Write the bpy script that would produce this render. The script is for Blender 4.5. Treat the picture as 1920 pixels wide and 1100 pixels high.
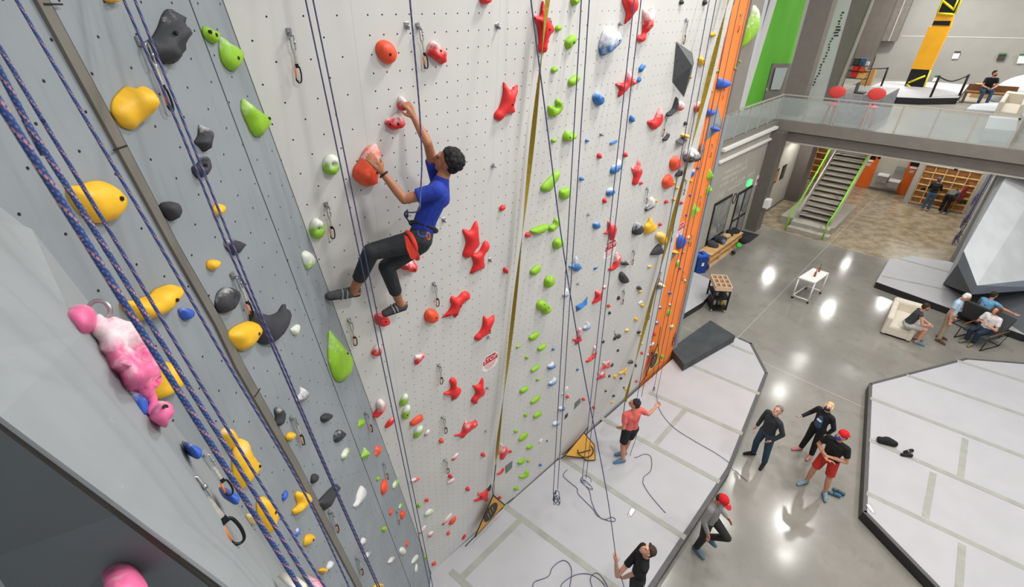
import bpy, bmesh, math, random
from mathutils import Vector, Matrix, geometry, noise
for o in list(bpy.data.objects): bpy.data.objects.remove(o)
C = bpy.context.scene.collection
S = bpy.context.scene
R0 = random.Random(7)
# ---------------------------------------------------------------- camera
FPX, CX, CY, CAMZ = 853.0, 960.0, 550.0, 9.0
_d = Vector((20.0, -1375.0, -FPX)).normalized()       # straight down, in camera axes
_up = -_d
_f = Vector((0, 0, -1)); _Y = (_f - _up * _f.dot(_up)).normalized(); _X = _Y.cross(_up)
ROT = Matrix((_X, _Y, _up))                            # camera axes -> world
CAM = Vector((0, 0, CAMZ))
cd = bpy.data.cameras.new('camera'); cam = bpy.data.objects.new('camera', cd); C.objects.link(cam)
cd.sensor_width = 36; cd.lens = FPX / 1920 * 36; cd.clip_start = .05; cd.clip_end = 300
cam.matrix_world = Matrix.Translation(CAM) @ ROT.to_4x4()
cd.dof.use_dof = True; cd.dof.focus_distance = 4.6; cd.dof.aperture_fstop = 6.3
S.camera = cam
# ---------------------------------------------------------------- world, exposure
w = bpy.data.worlds.new('world'); S.world = w; w.use_nodes = True
w.node_tree.nodes['Background'].inputs[0].default_value = (.97, .98, 1, 1)
w.node_tree.nodes['Background'].inputs[1].default_value = .51
S.view_settings.view_transform = 'Standard'; S.view_settings.look = 'None'
S.view_settings.exposure = 0.16; S.view_settings.gamma = 1; S.view_settings.use_curve_mapping = False
# ---------------------------------------------------------------- geometry of the place
A0 = math.radians(43.92)
U = Vector((math.cos(A0), math.sin(A0), 0)); V = Vector((U.y, -U.x, 0)); Zv = Vector((0, 0, 1))
def UV(u, v, z=0): return U * u + V * v + Zv * z
def ray(x, y): return ROT @ Vector(((x - CX) / FPX, -(y - CY) / FPX, -1.0))
def hit(x, y, p, n):
    r = ray(x, y); return CAM + r * ((p - CAM).dot(n) / r.dot(n))
def onZ(x, y, z=0): return hit(x, y, Vector((0, 0, z)), Zv)
def onU(x, y, u): return hit(x, y, U * u, U)
def onV(x, y, v): return hit(x, y, V * v, V)
def dep(x, y, d): return CAM + ray(x, y) * d
class Plane:                                            # origin, in-plane axes a (along), b (up), outward normal n
    def __init__(s, o, a, b):
        s.o = Vector(o); s.a = a.normalized(); s.n = s.a.cross(b).normalized(); s.b = s.n.cross(s.a).normalized()
        s.M = Matrix((s.a, s.b, s.n)).transposed().to_4x4(); s.M.translation = s.o
    def at(s, x, y, off=0):                             # point seen at (x, y), off in front of the plane, in plane axes
        p = hit(x, y, s.o + s.n * off, s.n) - s.o
        return (p.dot(s.a), p.dot(s.b))
    def pt(s, x, y, off=0): return hit(x, y, s.o + s.n * off, s.n)
    def w(s, a, b, h=0): return s.o + s.a * a + s.b * b + s.n * h
base = onZ(1200, 720, .25)
colv = ray(880, 1670).normalized()
_n = colv.cross(U)
PW = Plane(base, U, -colv)                              # overhanging white wall
PG = Plane(Vector((-1.57, 0, 0)), Vector((0, 1, 0)), Zv)   # grey wall
PO = Plane(base, U, Zv)                                 # orange wall
PE = Plane(Vector((-1.35, 0, 0)), Vector((0, 1, 0)), Zv)   # face of the near bulge
# ---------------------------------------------------------------- lamps on the ceiling
def lamp(p, power, size=1.1):
    ld = bpy.data.lights.new('ceiling_lamp', 'AREA'); ld.shape = 'DISK'; ld.size = size; ld.energy = power
    ld.color = (1, .985, .95)
    lo = bpy.data.objects.new('ceiling_lamp', ld); C.objects.link(lo); lo.location = p
    return lo
LZ = 12.5
for x, y in [(1405,520),(1610,455),(1703,468),(1568,525),(1500,672),(1660,565),(1350,985),(1475,1040),(1462,735),(1385,900)]:
    f = onZ(x, y, 0); h = Vector((f.x, f.y, 0)) * (1 + LZ / CAMZ); lamp(Vector((h.x, h.y, LZ)), 78 if y < 950 else 45, .5)
for x, y in [(3.5, .5), (2.5, 4.5), (6.5, 4.0), (9.5, 8.0), (6.0, 11.0), (10, 1.5), (13.5, 13), (12, 6)]:
    lamp(Vector((x, y, LZ)), 210, .8)
for u, v in [(34, -1), (37, -5), (37, 6), (42, 2), (46, -3)]:
    q = UV(u, v, 11.5); lamp(q, 300 if u < 35 else 480, .8)
for u, v in [(24.6, -2.6), (26, -6.0), (27.4, -.8), (24.8, 1.2), (30.6, -3.4), (30.2, -.6), (31.0, -7)]:
    lamp(UV(u, v, 3.95), 62, .35)
# ---------------------------------------------------------------- materials
def lin(c): return tuple(((x / 255) / 12.92 if x / 255 <= .04045 else ((x / 255 + .055) / 1.055) ** 2.4) for x in c)
MATS = {}
class NT:
    def __init__(s, name):
        s.m = bpy.data.materials.new(name); s.m.use_nodes = True; s.t = s.m.node_tree; s.n = s.t.nodes; s.l = s.t.links
        s.b = s.n['Principled BSDF']
    def node(s, k, **kw):
        q = s.n.new(k)
        for a, b in kw.items():
            if a.startswith('i_'): q.inputs[a[2:].replace('_', ' ')].default_value = b
            else: setattr(q, a, b)
        return q
    def link(s, a, b): s.l.new(a, b)
    def math(s, op, a, b=None, c=None):
        q = s.n.new('ShaderNodeMath'); q.operation = op
        for i, v in enumerate((a, b, c)):
            if v is None: continue
            if isinstance(v, (int, float)): q.inputs[i].default_value = v
            else: s.l.new(v, q.inputs[i])
        return q.outputs[0]
    def mix(s, f, a, b):
        q = s.n.new('ShaderNodeMix'); q.data_type = 'RGBA'
        for i, v in ((0, f), (6, a), (7, b)):
            if isinstance(v, (int, float)): q.inputs[i].default_value = v
            elif isinstance(v, tuple): q.inputs[i].default_value = (*v[:3], 1)
            else: s.l.new(v, q.inputs[i])
        return q.outputs[2]
    def noise(s, scale, detail=3, vec=None, rough=.55):
        q = s.n.new('ShaderNodeTexNoise'); q.inputs['Scale'].default_value = scale; q.inputs['Detail'].default_value = detail
        q.inputs['Roughness'].default_value = rough
        if vec is not None: s.l.new(vec, q.inputs['Vector'])
        return q.outputs[0]
    def coord(s, k='Object'): return s.n.new('ShaderNodeTexCoord').outputs[k]
    def ramp(s, f, lo, hi):
        q = s.n.new('ShaderNodeMapRange'); q.interpolation_type = 'SMOOTHSTEP'; s.l.new(f, q.inputs[0])
        q.inputs[1].default_value = lo; q.inputs[2].default_value = hi; return q.outputs[0]
    def bump(s, f, strength=.2, dist=.01):
        q = s.n.new('ShaderNodeBump'); q.inputs['Strength'].default_value = strength; q.inputs['Distance'].default_value = dist
        s.l.new(f, q.inputs['Height']); s.l.new(q.outputs[0], s.b.inputs['Normal'])
    def scale(s, vec, v):
        q = s.n.new('ShaderNodeMapping'); s.l.new(vec, q.inputs[0]); q.inputs['Scale'].default_value = v; return q.outputs[0]
def mat(name, rgb, rough=.6, var=.12, sc=8, metal=0, bump=0, emit=None, spec=.4, var2=None):
    if name in MATS: return MATS[name]
    t = NT(name); c = lin(rgb)
    nz = t.noise(sc, 4, t.coord())
    dk = tuple(x * (1 - var) for x in c); lt = tuple(min(1, x * (1 + var)) for x in c)
    t.link(t.mix(t.ramp(nz, .3, .7), dk, lt), t.b.inputs['Base Color'])
    t.b.inputs['Roughness'].default_value = rough; t.b.inputs['Metallic'].default_value = metal
    t.b.inputs['Specular IOR Level'].default_value = spec
    if bump:
        t.bump(t.math('ADD', t.math('MULTIPLY', t.noise(sc * 12, 3, t.coord()), .12), t.noise(sc * .55, 3, t.scale(t.coord(), (1, 1, .55)))), bump * 2.6, .03)
    if emit:
        t.b.inputs['Emission Color'].default_value = (*c, 1); t.b.inputs['Emission Strength'].default_value = emit
    MATS[name] = t.m; return t.m
def mat_glass(name, rgb, alpha=.3, rough=.15):
    if name in MATS: return MATS[name]
    t = NT(name); t.b.inputs['Base Color'].default_value = (*lin(rgb), 1); t.b.inputs['Roughness'].default_value = rough
    t.link(t.ramp(t.noise(3, 2, t.coord()), -2, 2.5), t.b.inputs['Alpha']) if False else None
    t.b.inputs['Alpha'].default_value = alpha
    MATS[name] = t.m; return t.m
def mat_hold(name, rgb, chalk=.3, rough=.55, dark=None):
    key = f'{name}_{chalk}'
    if key in MATS: return MATS[key]
    t = NT(key); c = lin(rgb); co = t.coord(); ge = t.coord('Generated')
    sx = t.n.new('ShaderNodeSeparateXYZ'); t.link(ge, sx.inputs[0])
    nz = t.noise(14, 5, co, .6); n2 = t.noise(45, 3, co)
    up = t.math('MULTIPLY', sx.outputs[1], .55)
    f = t.math('ADD', t.math('ADD', up, nz), t.math('MULTIPLY', n2, .25))
    fac = t.math('MULTIPLY', t.ramp(f, 1.42 - chalk, 1.42 - chalk + .38), .86 if chalk > .5 else .68)
    base = t.mix(t.ramp(t.noise(5, 3, co), .3, .7), tuple(x * .86 for x in c), tuple(min(1, x * 1.1) for x in c))
    t.link(t.mix(fac, base, lin((226, 224, 222))), t.b.inputs['Base Color'])
    t.b.inputs['Roughness'].default_value = rough
    t.bump(t.noise(160, 2, co), .25, .002)
    MATS[key] = t.m; return t.m
def mat_wall(name, rgb, ds, dt, ps, pt, split=None, seams=None, wear=.1, streak=None, rad=.0068):
    """painted plywood with a lattice of bolt holes drilled in it"""
    t = NT(name); c = lin(rgb); co = t.coord()
    sx = t.n.new('ShaderNodeSeparateXYZ'); t.link(co, sx.inputs[0]); s, q = sx.outputs[0], sx.outputs[1]
    a = t.math('DIVIDE', t.math('SUBTRACT', s, ps), ds); b = t.math('DIVIDE', t.math('SUBTRACT', q, pt), dt)
    ra, rb = t.math('ROUND', a), t.math('ROUND', b)
    da = t.math('MULTIPLY', t.math('SUBTRACT', a, ra), ds); db = t.math('MULTIPLY', t.math('SUBTRACT', b, rb), dt)
    d = t.math('SQRT', t.math('ADD', t.math('MULTIPLY', da, da), t.math('MULTIPLY', db, db)))
    hole = t.math('LESS_THAN', d, rad)
    par = t.math('MODULO', t.math('ABSOLUTE', t.math('ADD', ra, rb)), 2.0)
    chk = t.math('LESS_THAN', t.math('ABSOLUTE', t.math('SUBTRACT', par, 0)), .5)
    if split is not None: chk = t.math('MAXIMUM', chk, t.math('GREATER_THAN', s, split))
    hole = t.math('MULTIPLY', hole, chk)
    nz = t.noise(1.3, 4, co); sc = t.scale(co, (9, 1.0, 1)); n2 = t.noise(2.2, 5, sc, .65)
    col = t.mix(t.ramp(nz, .3, .7), tuple(x * (1 - wear) for x in c), tuple(min(1, x * (1 + wear * .5)) for x in c))
    if streak: col = t.mix(t.math('MULTIPLY', t.ramp(n2, .5, .75), streak), col, tuple(x * .78 for x in c))
    sm = t.math('MULTIPLY', t.ramp(t.noise(7, 6, co, .7), .66, .8), .3 if streak else .22)
    col = t.mix(sm, col, (.72, .73, .74))
    if seams:
        k = t.math('DIVIDE', t.math('SUBTRACT', s, seams[0]), seams[1])
        dd = t.math('MULTIPLY', t.math('ABSOLUTE', t.math('SUBTRACT', k, t.math('ROUND', k))), seams[1])
        hole = t.math('MULTIPLY', hole, t.math('GREATER_THAN', dd, ds * .45))
        col = t.mix(t.math('MULTIPLY', t.math('LESS_THAN', dd, .0025), .22), col, (.2, .2, .2))
    t.link(t.mix(hole, col, (.02, .02, .02)), t.b.inputs['Base Color'])
    t.b.inputs['Roughness'].default_value = .72; t.b.inputs['Specular IOR Level'].default_value = .25
    t.bump(t.noise(220, 2, co), .18, .002)
    MATS[name] = t.m; return t.m
def mat_rope(name, c1, c2, pitch=.05):
    if name in MATS: return MATS[name]
    t = NT(name); uv = t.n.new('ShaderNodeUVMap').outputs[0]
    sx = t.n.new('ShaderNodeSeparateXYZ'); t.link(uv, sx.inputs[0]); a, l = sx.outputs[0], sx.outputs[1]
    k1 = t.math('FRACT', t.math('ADD', t.math('MULTIPLY', a, 2), t.math('DIVIDE', l, pitch)))
    k2 = t.math('FRACT', t.math('SUBTRACT', t.math('MULTIPLY', a, 4), t.math('DIVIDE', l, .011)))
    k3 = t.math('FRACT', t.math('ADD', t.math('MULTIPLY', a, 4), t.math('DIVIDE', l, .011)))
    flk = t.math('MULTIPLY', t.math('LESS_THAN', k1, .22), t.math('GREATER_THAN', k2, .35))
    col = t.mix(flk, lin(c1), lin(c2))
    wv = t.math('MULTIPLY', t.math('LESS_THAN', k3, .28), t.math('LESS_THAN', k2, .5))
    col = t.mix(t.math('MULTIPLY', wv, .55), col, lin((120, 140, 190)))
    t.link(col, t.b.inputs['Base Color']); t.b.inputs['Roughness'].default_value = .8; MATS[name] = t.m; return t.m
# ---------------------------------------------------------------- mesh helpers
def mesh_obj(name, verts, faces, m, parent=None, M=None, smooth=False, **tags):
    me = bpy.data.meshes.new(name); me.from_pydata([tuple(v) for v in verts], [], faces); me.update()
    if smooth:
        for p in me.polygons: p.use_smooth = True
    if m: me.materials.append(m)
    o = bpy.data.objects.new(name, me); C.objects.link(o)
    if parent: o.parent = parent
    if M is not None: o.matrix_world = M if not parent else o.matrix_world; 
    if M is not None and parent: o.matrix_local = M
    for k, v in tags.items(): o[k] = v
    return o
def bm_obj(name, bm, m, parent=None, smooth=False, recalc=True, **tags):
    if recalc: bmesh.ops.recalc_face_normals(bm, faces=bm.faces)
    me = bpy.data.meshes.new(name); bm.to_mesh(me); bm.free()
    if smooth:
        for p in me.polygons: p.use_smooth = True
    for mm in (m if isinstance(m, list) else [m]): me.materials.append(mm)
    o = bpy.data.objects.new(name, me); C.objects.link(o)
    if parent: o.parent = parent
    for k, v in tags.items(): o[k] = v
    return o
def tag(o, label, cat, group=None):
    o['label'] = label; o['category'] = cat
    if group: o['group'] = group
    return o
def empty(name, loc, label, cat, group=None, rz=0):
    e = bpy.data.objects.new(name, None); C.objects.link(e); e.location = loc; e.rotation_euler = (0, 0, rz)
    e.empty_display_size = .05; return tag(e, label, cat, group)
def struct(o): o['kind'] = 'structure'; return o
def box(bm, c, s, M=None):                              # centre, full size
    r = bmesh.ops.create_cube(bm, size=1)['verts']
    for q in r:
        q.co = Vector((q.co.x * s[0] + c[0], q.co.y * s[1] + c[1], q.co.z * s[2] + c[2]))
        if M is not None: q.co = M @ q.co
    return r
def BX(name, c, s, m, parent=None, M=None, bev=0, **tags):
    bm = bmesh.new(); box(bm, c, s, M)
    if bev: bmesh.ops.bevel(bm, geom=list(bm.edges), offset=bev, segments=2, affect='EDGES')
    return bm_obj(name, bm, m, parent, **tags)
def prism(name, pts, vec, m, parent=None, **tags):       # polygon in space pushed along vec
    bm = bmesh.new(); a = [bm.verts.new(p) for p in pts]; b = [bm.verts.new(Vector(p) + vec) for p in pts]
    bm.faces.new(a); bm.faces.new(b[::-1]); n = len(a)
    for i in range(n): bm.faces.new((a[i], b[i], b[(i + 1) % n], a[(i + 1) % n]))
    return bm_obj(name, bm, m, parent, **tags)
def tube_verts(bm, pts, r, seg=8, uvl=None, closed=False, caps=True, v0=0.0):
    pts = [Vector(p) for p in pts]; n = len(pts); rs = r if isinstance(r, (list, tuple)) else [r] * n
    t = (pts[1] - pts[0]).normalized(); ref = Vector((0, 0, 1)) if abs(t.z) < .9 else Vector((1, 0, 0))
    nx = t.cross(ref).normalized(); rings = []; L = v0; Ls = []
    for i, p in enumerate(pts):
        t2 = (pts[min(i + 1, n - 1)] - pts[max(i - 1, 0)]) if not closed else (pts[(i + 1) % n] - pts[i - 1])
        t2 = t2.normalized() if t2.length > 1e-9 else t
        nx = (nx - t2 * nx.dot(t2)); nx = nx.normalized() if nx.length > 1e-6 else t2.orthogonal().normalized()
        ny = t2.cross(nx)
        rings.append([bm.verts.new(p + (nx * math.cos(a) + ny * math.sin(a)) * rs[i]) for a in [2 * math.pi * k / seg for k in range(seg)]])
        if i: L += (pts[i] - pts[i - 1]).length
        Ls.append(L)
    m = n if closed else n - 1
    for i in range(m):
        j = (i + 1) % n
        for k in range(seg):
            k2 = (k + 1) % seg; f = bm.faces.new((rings[i][k], rings[i][k2], rings[j][k2], rings[j][k]))
            if uvl:
                lj = Ls[j] if j else Ls[i] + .01
                for lp, (uu, vv) in zip(f.loops, ((k / seg, Ls[i]), ((k + 1) / seg, Ls[i]), ((k + 1) / seg, lj), (k / seg, lj))): lp[uvl].uv = (uu, vv)
    if caps and not closed: bm.faces.new(rings[0][::-1]); bm.faces.new(rings[-1])
def TB(name, pts, r, m, parent=None, seg=8, closed=False, **tags):
    bm = bmesh.new(); uvl = bm.loops.layers.uv.new('UVMap'); tube_verts(bm, pts, r, seg, uvl, closed)
    return bm_obj(name, bm, m, parent, smooth=True, recalc=False, **tags)
def crom(pts, k=8, closed=False):
    P = [Vector(p) for p in pts]; n = len(P); out = []
    for i in range(n if closed else n - 1):
        p0, p1, p2, p3 = (P[(i - 1) % n], P[i], P[(i + 1) % n], P[(i + 2) % n]) if closed else (P[max(i - 1, 0)], P[i], P[i + 1], P[min(i + 2, n - 1)])
        for j in range(k):
            t = j / k
            out.append(.5 * ((2 * p1) + (p2 - p0) * t + (2 * p0 - 5 * p1 + 4 * p2 - p3) * t * t + (3 * p1 - p0 - 3 * p2 + p3) * t ** 3))
    if not closed: out.append(P[-1])
    return out
def text(s, M, size, m, parent=None, ext=.0008, name='lettering', align='CENTER'):
    cu = bpy.data.curves.new(name, 'FONT'); cu.body = s; cu.size = size; cu.extrude = ext; cu.align_x = align; cu.align_y = 'CENTER'
    t_ = bpy.data.objects.new('tmp', cu); C.objects.link(t_); bpy.context.view_layer.update()
    me = bpy.data.meshes.new_from_object(t_.evaluated_get(bpy.context.evaluated_depsgraph_get())); bpy.data.objects.remove(t_)
    me.materials.clear(); me.materials.append(m); o = bpy.data.objects.new(name, me); C.objects.link(o)
    if parent:
        o.parent = parent; bpy.context.view_layer.update(); o.matrix_local = parent.matrix_world.inverted() @ M
    else: o.matrix_world = M
    return o
def frame(o, a, b):                                      # matrix: x = a, y ~ b, z = normal
    a = a.normalized(); n = a.cross(b).normalized(); b = n.cross(a); M = Matrix((a, b, n)).transposed().to_4x4(); M.translation = o; return M
# ================================================================ the room
M_floor = NT('polished_concrete')
def _fl():
    t = M_floor; co = t.coord(); nz = t.noise(.35, 6, co, .62); n2 = t.noise(2.2, 5, co, .6)
    col = t.mix(t.ramp(nz, .32, .68), lin((126, 123, 115)), lin((148, 145, 137)))
    col = t.mix(t.math('MULTIPLY', t.ramp(n2, .52, .72), .55), col, lin((118, 114, 101)))
    sx = t.n.new('ShaderNodeSeparateXYZ'); t.link(co, sx.inputs[0])
    k = t.ramp(sx.outputs[0], 22.85, 22.95)                      # browner slab beyond the joint
    col = t.mix(t.math('MULTIPLY', k, .75), col, t.mix(t.ramp(n2, .35, .65), lin((132, 114, 86)), lin((172, 156, 128))))
    for ax, at_ in ((0, 22.9), (1, -3.35), (0, 12.6), (1, 3.4)):
        d = t.math('ABSOLUTE', t.math('SUBTRACT', sx.outputs[ax], at_))
        col = t.mix(t.math('MULTIPLY', t.math('LESS_THAN', d, .012), .5), col, lin((196, 193, 186)))
    t.link(col, t.b.inputs['Base Color']); t.link(t.math('ADD', t.math('MULTIPLY', n2, .12), .085), t.b.inputs['Roughness'])
    t.b.inputs['Specular IOR Level'].default_value = .6
_fl()
MUV = Matrix((U, V, Zv)).transposed().to_4x4()
fl = mesh_obj('floor', [(-12, -14, 0), (46, -14, 0), (46, 22, 0), (-12, 22, 0)], [(0, 1, 2, 3)], M_floor.m); fl.matrix_world = MUV; struct(fl)
W_white = mat_wall('white_climbing_panel', (207, 205, 201), .11, .1205, -7.13, 8.80, split=-7.30 + .02, seams=(-5.914, 1.33), wear=.05, rad=.0061)
W_grey = mat_wall('grey_climbing_panel', (140, 146, 150), .105, .1168, 2.64, 8.235, wear=.09, streak=.5, rad=.006)
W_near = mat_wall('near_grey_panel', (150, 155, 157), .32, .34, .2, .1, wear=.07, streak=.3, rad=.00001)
W_orange = mat_wall('orange_climbing_panel', (248, 138, 66), .22, .24, 0, 0, wear=.06, rad=.004)
M_dark = mat('dark_gap', (34, 33, 32), .9); M_chan = mat('brown_grey_trim', (112, 108, 100), .55, .08, 5)
M_steel = mat('painted_steel_grey', (128, 122, 114), .5, .05, 3); M_steelD = mat('dark_steel_grey', (104, 98, 92), .5, .06, 3)
M_black = mat('black_vinyl', (34, 35, 36), .45, .1); M_wallc = mat('warm_grey_paint', (170, 164, 153), .8, .04, 2)
# white wall: a solid wedge, overhanging in front
zt = 11.4
def Wz(s_, z): return (z - PW.o.z) / PW.b.z
def s_on_x(t_, X=-1.565):                                # where the white plane meets the grey one
    return (X - PW.o.x - PW.b.x * t_) / PW.a.x
tb, tt = Wz(0, .02), Wz(0, zt)
e0, e1 = PW.at(1376, 0), PW.at(1200, 722)
def edge_s(t_): k = (t_ - e1[1]) / (e0[1] - e1[1]); return e1[0] + (e0[0] - e1[0]) * k
fr = [(s_on_x(tb), tb), (edge_s(tb), tb), (edge_s(tt), tt), (s_on_x(tt), tt)]
vs = [Vector((a, b, 0)) for a, b in fr]
back = []
for a, b in fr:                                          # back face on the vertical plane behind the orange wall
    p = PW.w(a, b); p = p - V * (p.dot(V) - (PO.o.dot(V) - .35)); q = p - PW.o; back.append(Vector((q.dot(PW.a), q.dot(PW.b), q.dot(PW.n))))
o = mesh_obj('wall_white', vs + back, [(0, 1, 2, 3), (7, 6, 5, 4), (0, 4, 5, 1), (1, 5, 6, 2), (2, 6, 7, 3), (3, 7, 4, 0)], W_white)
o.matrix_world = PW.M; struct(o)
# grey wall: panels over a dark backing
def gpts(px): return [PG.at(x, y) for x, y in px]
chL = gpts([(60.6,0),(187,230),(313.6,460),(400,610),(438.7,690),(544,870),(665.5,1100)])
chR = gpts([(83,0),(208,230),(329,460),(416,610),(456,690),(557,870),(677,1100)])
sm = gpts([(355,0),(484,345),(528,460),(614,690),(682,870),(770,1100)])
wb = gpts([(430,0),(610,525),(798,1060)])
def ext(pl, up=zt, dn=.03):
    (a, b), (c, d) = pl[0], pl[1]; k = (up - b) / (d - b); top = (a + (c - a) * k, up)
    (a, b), (c, d) = pl[-2], pl[-1]; k = (dn - b) / (d - b); bot = (a + (c - a) * k, dn)
    return [top] + list(pl) + [bot]
def off(pl, d): return [(a + d, b) for a, b in pl]
def panel(name, L, Rr, thick, m, n0=0.0):
    loop = L + Rr[::-1]; bm = bmesh.new()
    a = [bm.verts.new((x, y, n0)) for x, y in loop]; b = [bm.verts.new((x, y, n0 - thick)) for x, y in loop]; n = len(a)
    bm.faces.new(a); bm.faces.new(b[::-1])
    for i in range(n): bm.faces.new((a[i], b[i], b[(i + 1) % n], a[(i + 1) % n]))
    bmesh.ops.triangulate(bm, faces=[f for f in bm.faces if len(f.verts) > 4])
    o = bm_obj(name, bm, m); o.matrix_world = PG.M; return struct(o)
CL, CR, SM, WB = ext(chL), ext(chR), ext(sm), ext(wb)
panel('wall_grey', off(CR, .022), off(SM, -.006), .03, W_grey)
panel('wall_grey_strip', off(SM, .006), off([(5.2 if i else 5.2, b) for i, (a, b) in enumerate(WB)], 0), .03, W_grey)
panel('wall_grey_left', [(-1.6, zt), (-1.6, .03)], CL, .03, W_grey)
panel('trim_channel', CL, CR, .05, M_chan, .016)
o = BX('wall_backing', (0, 0, 0), (1, 1, 1), M_dark); o.matrix_world = Matrix.Translation((-1.9, 1.9, zt / 2 + .01)) @ Matrix.Diagonal((.58, 7.0, zt, 1)); struct(o)
for (xa, ya) in ((215, 278), (476, 738), (87, 8)):       # butt joints of the channel
    a, b = PG.at(xa, ya); q = BX('trim_joint', (0, 0, 0), (.006, .075, .004), M_dark); q.matrix_world = Matrix.Translation(PG.w(a + .012, b, .0175)) @ Matrix.Rotation(math.pi / 2, 4, 'X') @ Matrix.Rotation(0, 4, 'Z'); 
    q.matrix_world = PG.M @ Matrix.Translation((a + .008, b, .017)) @ Matrix.Rotation(math.pi / 2, 4, 'Z'); struct(q)
# near bulge
Rd = [dep(-160, 250, 1.19), dep(20, 420, 1.42), dep(150, 628, 1.44), dep(300, 812, 1.64), dep(445, 1014, 1.93), dep(517, 1100, 2.08), dep(640, 1245, 2.35)]
Kr = [PG.pt(-160, 250), PG.pt(60, 425), PG.pt(215, 625), PG.pt(325, 790), PG.pt(445, 945), PG.pt(546, 1090), PG.pt(655, 1240)]
Lr = [dep(-260, 330, 1.02), dep(-260, 480, .93), dep(-140, 676, .98), dep(0, 780, 1.07), dep(215, 940, 1.32), dep(430, 1100, 1.6), dep(560, 1197, 1.75)]
bm = bmesh.new()
kv = [bm.verts.new(p - Vector((.004, 0, 0))) for p in Kr]; rv = [bm.verts.new(p) for p in Rd]; lv = [bm.verts.new(p) for p in Lr]
for i in range(6):
    bm.faces.new((kv[i], kv[i + 1], rv[i + 1], rv[i])); bm.faces.new((rv[i], rv[i + 1], lv[i + 1], lv[i]))
bmesh.ops.triangulate(bm, faces=bm.faces)
bmesh.ops.solidify(bm, geom=list(bm.faces), thickness=-.012)
o = bm_obj('wall_near', bm, W_near, recalc=False, smooth=False); struct(o)
Fr = [dep(-140, 700, 1.0), dep(0, 805, 1.09), dep(215, 966, 1.35), dep(430, 1128, 1.63), dep(560, 1225, 1.8)]
Fb = [dep(-700, 1000, 1.1), dep(-600, 1250, 1.35), dep(-500, 1500, 1.6), dep(-200, 1700, 1.9), dep(100, 1800, 2.1)]
bm = bmesh.new(); a = [bm.verts.new(p) for p in Fr]; b = [bm.verts.new(p) for p in Fb]
for i in range(4): bm.faces.new((a[i], a[i + 1], b[i + 1], b[i]))
bmesh.ops.triangulate(bm, faces=bm.faces)
bmesh.ops.solidify(bm, geom=list(bm.faces), thickness=-.012)
M_nearShade = mat_wall('near_shaded_panel', (106, 112, 116), .32, .34, .2, .1, wear=.07, rad=.00001)  # bulge paint darkened: shade of the down-facing side is in the colour
struct(bm_obj('wall_near_underside', bm, M_nearShade, recalc=False))
bm = bmesh.new()
T = Lr[2:]; B = Fr
a = [bm.verts.new(p) for p in T]; b = [bm.verts.new(p) for p in B]
for i in range(4): bm.faces.new((a[i], a[i + 1], b[i + 1], b[i]))
bmesh.ops.solidify(bm, geom=list(bm.faces), thickness=-.01)
struct(bm_obj('trim_near_channel', bm, M_chan, recalc=False))
# orange wall and its steel end
def ov(u, z, dv=0): return UV(u, PO.o.dot(V) + dv, z)
prism('wall_orange', [ov(8.97, .02), ov(10.64, .02), ov(10.64, 6.0), ov(11.54, zt), ov(7.3, zt), ov(7.3, 2), ov(8.93, .28)], -V * .14, W_orange)['kind'] = 'structure'
bpy.data.objects['wall_orange'].data.transform(PO.M.inverted()); bpy.data.objects['wall_orange'].matrix_world = PO.M
for du in (-.3, -.42): pass
M_end = mat('blue_grey_end_panel', (140, 147, 150), .5, .05, 3)
prism('wall_orange_end', [ov(10.645, .02, .015), ov(10.86, .02, .015), ov(10.86, 7.0, .015), ov(10.645, 7.0, .015)], -V * .9, M_end)['kind'] = 'structure'
prism('wall_orange_end_upper', [ov(10.645, 7.02, .012), ov(11.35, 7.02, .012), ov(11.35, zt, .012), ov(10.645, zt, .012)], -V * .9, M_steel)['kind'] = 'structure'
# ---------------------------------------------------------------- mats
M_mat = mat('pale_grey_mat_vinyl', (180, 179, 182), .6, .035, 1.5); M_strip = mat('grey_green_seam_tape', (160, 161, 152), .75, .07, 4)
M_edge = mat('black_mat_edge', (40, 40, 41), .4, .1)
def pad(name, px, z, label, extra=()):
    P = [onZ(x, y, z) if not isinstance(x, Vector) else x for x, y in px] if not isinstance(px[0], Vector) else px
    root = empty(name, Vector((P[0].x, P[0].y, 0)), label, 'mat'); inv = Matrix.Translation(-root.location)
    P = [inv @ p for p in P]
    prism('core', [Vector((p.x, p.y, 0)) for p in P], Vector((0, 0, z - .012)), M_edge, root)
    c = sum(P, Vector()) / len(P)
    prism('cover', [Vector((p.x, p.y, z - .012)) for p in P], Vector((0, 0, .012)), M_mat, root)
    return root
SK = 0
def strip(root, a, b, z, wdt=.12):
    global SK; SK += 1
    p, q = onZ(*a, z), onZ(*b, z); d = (q - p).normalized(); s = Vector((-d.y, d.x, 0)) * wdt / 2; L = root.location
    prism('seam_tape', [p + s - L, q + s - L, q - s - L, p - s - L], Vector((0, 0, .002 + .0007 * (SK % 7))), M_strip, root)
M_border = mat('dark_mat_border', (84, 84, 84), .5, .08, 6)
def border(root, a, b, z, wdt=.085):
    a, b = Vector(a), Vector(b); d = (b - a).normalized(); c = root_c[root.name]; s = Vector((-d.y, d.x, 0)); s = s if s.dot(c - a) > 0 else -s; L = root.location
    prism('edge_border', [a - L - s * .004, b - L - s * .004, b - L + s * wdt, a - L + s * wdt], Vector((0, 0, .0018)), M_border, root)
root_c = {}
ZM = .25
m1 = [Vector((-1.56, onZ(805,1075,ZM).y + .03, ZM)), onZ(1262,671,ZM) + V*.01, onZ(1385,632,ZM), onZ(1410,643,ZM), onZ(1440,700,ZM), onZ(1370,880,ZM), onZ(1225,1102,ZM)]
pe = onZ(1225,1102,ZM); m1 += [pe - U * 3.6, Vector((-1.56, .3, ZM))]
mm = pad('landing_mat', m1, ZM, 'large pale grey mat with seams along the foot of the white climbing wall')
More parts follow.
